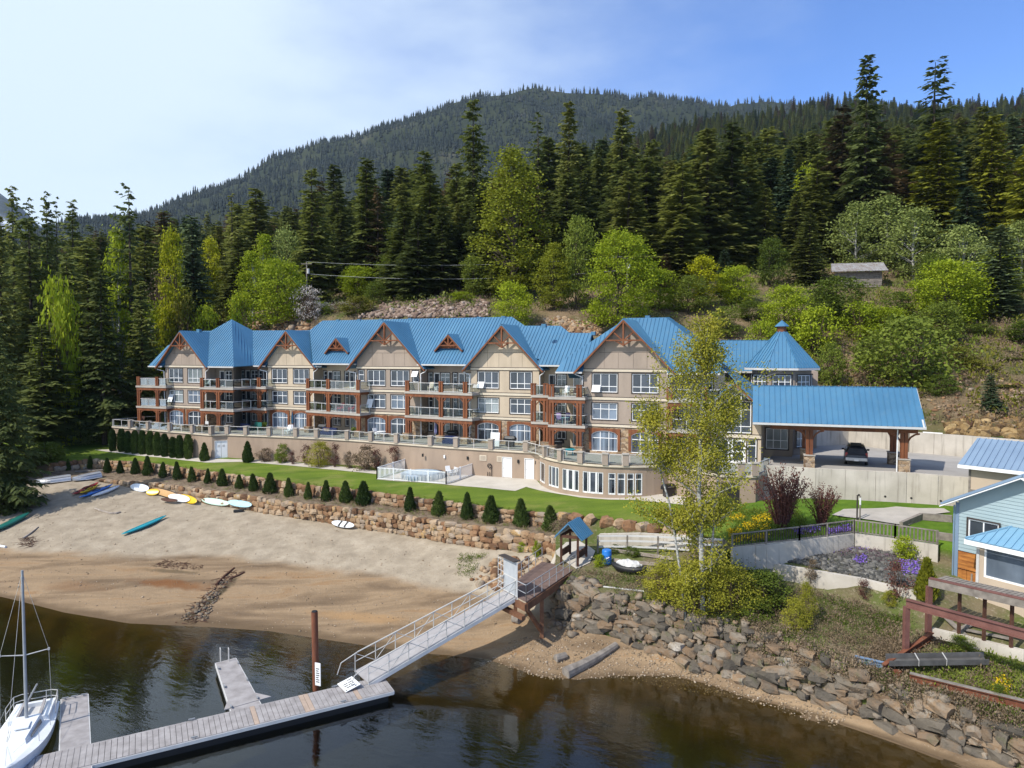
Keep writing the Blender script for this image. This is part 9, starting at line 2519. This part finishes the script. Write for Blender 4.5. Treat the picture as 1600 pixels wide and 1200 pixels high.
frl = B2[3][0]; fa = math.atan2(frl.r.y, frl.r.x); z2 = Z1 + .13
sR = lambda u, n, z: frl.s_of(u, n, z)
chair('red chair on the second floor balcony, the one closer to the middle post', frl, sR(531, .4, z2), .3, z2, fa, 'chair_red', None); chair('red reclining chair on the second floor balcony nearer the end post', frl, sR(547, .4, z2), .3, z2, fa - .5, 'chair_red', None, .4)
chair('dark chair on the top floor balcony above the red chairs', frl, sR(525, .3, Z2 + .13), .3, Z2 + .13, fa + .4, 'black_plastic')
grill('black barbecue on the top floor balcony left of the dark chair', frl.p(sR(517, .0, Z2), -.3, Z2 + .13), fa)
frl = B2[4][0]; fa = math.atan2(frl.r.y, frl.r.x)
chair('pale wicker chair on the top floor balcony of the middle bay', frl, sR(671, .4, Z2), .2, Z2 + .13, fa + .3, 'cream_trim'); chair('white chair next to the pale wicker one on the top balcony', frl, sR(682, .4, Z2), .2, Z2 + .13, fa - .4, 'white_paint')
chair('dark chair at the east end of the top balcony in the middle bay', frl, sR(716, .4, Z2), .2, Z2 + .13, fa, 'black_plastic')
p = frl.p(sR(697, .7, z2), .6, z2); m = MB(); m.fbox(frl, sR(693, .8, z2), sR(703, .8, z2), .4, .9, z2, z2 + .95); tag(m.build('storage_box', 'driftwood'), 'pale wooden box standing on the second floor balcony of the middle bay', 'box')
frl = B2[6][0]; fa = math.atan2(frl.r.y, frl.r.x)
chair('lilac cushioned chair on the second floor balcony of the east bay, left of the table', frl, sR(872, 0, z2), -.3, z2, fa + .4, 'cushion_lilac'); chair('lilac chair behind the round table on the second floor balcony', frl, sR(884, -.6, z2), -.9, z2, fa, 'cushion_lilac'); chair('dark chair at the east end of the balcony with the lilac chairs', frl, sR(897, 0, z2), -.3, z2, fa - .6, 'black_plastic')
table('round glass table between the lilac chairs on the balcony', frl.p(sR(882, .2, z2), .15, z2), .5, .72, 'hull_paleblue')
chair('dark chair on the top floor balcony of the east bay', frl, sR(869, 0, Z2), -.2, Z2 + .13, fa + .3, 'black_plastic'); chair('white chair beside the sliding door on the top balcony of the east bay', frl, sR(884, -.5, Z2), -.6, Z2 + .13, fa, 'white_paint'); chair('wicker chair at the end of the top balcony of the east bay', frl, sR(896, 0, Z2), -.2, Z2 + .13, fa - .3, 'brown_timber')
frl = B2[1][0]; chair('white chair on the top balcony of the western bay', frl, sR(323, .2, Z2), 0, Z2 + .13, 0, 'white_paint'); chair('wicker chair on the second floor balcony of the western bay', frl, sR(327, .2, z2), 0, z2, .3, 'brown_timber'); grill('covered black barbecue on the second floor of the western bay', frl.p(sR(352, .2, z2), 0, z2), -.3)
frl = B2[2][0]; grill('barbecue under a black cover on the top balcony before the second gable', frl.p(sR(385, .2, Z2), 0, Z2 + .13), -.3); grill('black covered barbecue on the second floor balcony before the second gable', frl.p(sR(388, .2, z2), 0, z2), -.3)
frl = B2[0][0]; chair('dark chair on the second floor balcony at the western end', frl, sR(241, .2, z2), 0, z2, .3, 'black_plastic'); chair('red brown chair on the top balcony at the western end', frl, sR(239, .2, Z2), 0, Z2 + .13, .2, 'brown_timber')
# terrace
closed_umbrella('folded dark blue umbrella before the second gable', onfloor(457, 672), 'umbrella_blue'); closed_umbrella('folded purple umbrella under the middle balcony', onfloor(681, 688), 'umbrella_purple', 2.3); closed_umbrella('folded black umbrella before the eastern arched window', onfloor(934, 704), 'black_plastic', 2.4); closed_umbrella('folded dark umbrella before the western gable', onfloor(278, 664), 'black_plastic', 2.6)
fx = Fr((0, 0), 0)
def tchair(label, u, v, rz, mat): p = onfloor(u, v); f = Fr((p.x, p.y), 0); chair(label, f, 0, 0, ZT, rz, mat)
tchair('white cushioned chair on the terrace before the second gable, beside the blue umbrella', 449, 678, -.4, 'white_paint'); tchair('second white chair on the terrace nearer the second gable wall corner', 456, 677, .5, 'white_paint'); tchair('green chair on the terrace under the second balcony bay', 405, 673, .2, 'hull_green'); tchair('dark green chair beside the other green one on the terrace', 396, 672, -.6, 'hull_green')
tchair('white garden chair on the terrace near the western hedge', 322, 671, .3, 'white_paint'); tchair('wicker chair on the terrace before the western gable window', 292, 668, -.3, 'brown_timber'); tchair('wicker armchair near the west end of the terrace', 222, 662, .3, 'brown_timber'); tchair('dark chair on the terrace below the first arched window', 262, 665, .4, 'black_plastic')
table('small white table on the terrace before the third gable', onfloor(596, 683), .55, .72, 'white_paint'); tchair('white chair at the small white table before the third gable', 589, 683, .9, 'white_paint')
table('pale blue table on the terrace of the curved pavilion', onfloor(890, 711), .6, .6, 'hull_teal'); grill('black kettle shaped barbecue on the terrace near the curved corner', onfloor(871, 703), .2); grill('black barbecue on the terrace before the fourth gable', onfloor(797, 698), -.4); grill('black covered barbecue below the red chairs', onfloor(505, 677), -.4); grill('dark covered grill beside the middle bay posts', onfloor(707, 688), -.3)
for u, v, w, lab in ((513, 679, 2.2, 'long navy sofa under cover on the terrace below the red chairs'), (703, 693, 1.6, 'dark blue covered seat on the terrace at the middle bay'), (380, 672, 1.4, 'dark covered bench on the terrace west of the green chairs')):
 p = onfloor(u, v); f = Fr((p.x, p.y), 23); s = thing('covered_sofa', lab, 'sofa', tuple(p)); m = MB(); m.fbox(f, -w / 2, w / 2, -.4, .4, ZT, ZT + .42); m.build('seat', 'hull_navy', s); m = MB(); m.fbox(f, -w / 2, w / 2, -.45, -.2, ZT + .42, ZT + .85); m.build('backrest', 'hull_navy', s)
p = onfloor(773, 697); f = Fr((p.x, p.y), 23); wb = thing('white_panel', 'white screen panel leaning by the arched window of the fourth gable', 'screen', tuple(p)); m = MB(); m.slab([f.p(-.55, 0, ZT), f.p(.55, 0, ZT), f.p(.55, -.2, ZT + 1.5), f.p(-.55, -.2, ZT + 1.5)], f.n * .05); m.build('sheet', 'white_paint', wb)
planter('leafy potted plant on the terrace under the red chairs', onfloor(553, 681)); planter('potted plant beside the green chairs on the terrace', onfloor(413, 672)); planter('potted shrub near the west corner post of the terrace', onfloor(248, 664), 'leaf_red')
p = on(806, 746) ; planter('hanging flower basket plant between the two white doors', Vector((p.x, p.y + .3, p.z)), 'leaf_aspen')
p = on(702, 744); f = Fr((p.x, p.y), 0); chair('white plastic chair inside the pool fence by the wall', f, 0, 0, p.z, .5, 'white_paint'); p = on(711, 743); chair('grey plastic chair inside the pool fence next to the gate', Fr((p.x, p.y), 0), 0, 0, p.z, -.3, 'rail_grey')
p = on(1044, 776); grill('dark round smoker grill beside the curved pavilion wall', p, .6)
# the white plank benches / boards near the upturned boats
log('drift_log', 'weathered pole lying behind the upturned boats', [(118, 738), (140, 737), (165, 735)], .12, .1, 'grey_wood')
# the valley air
bx = MB(); bx.box((-600, 1975, 640), (9000, 4250, 1302.0)); hzo = bx.build('haze', 'haze_air', kind='stuff')
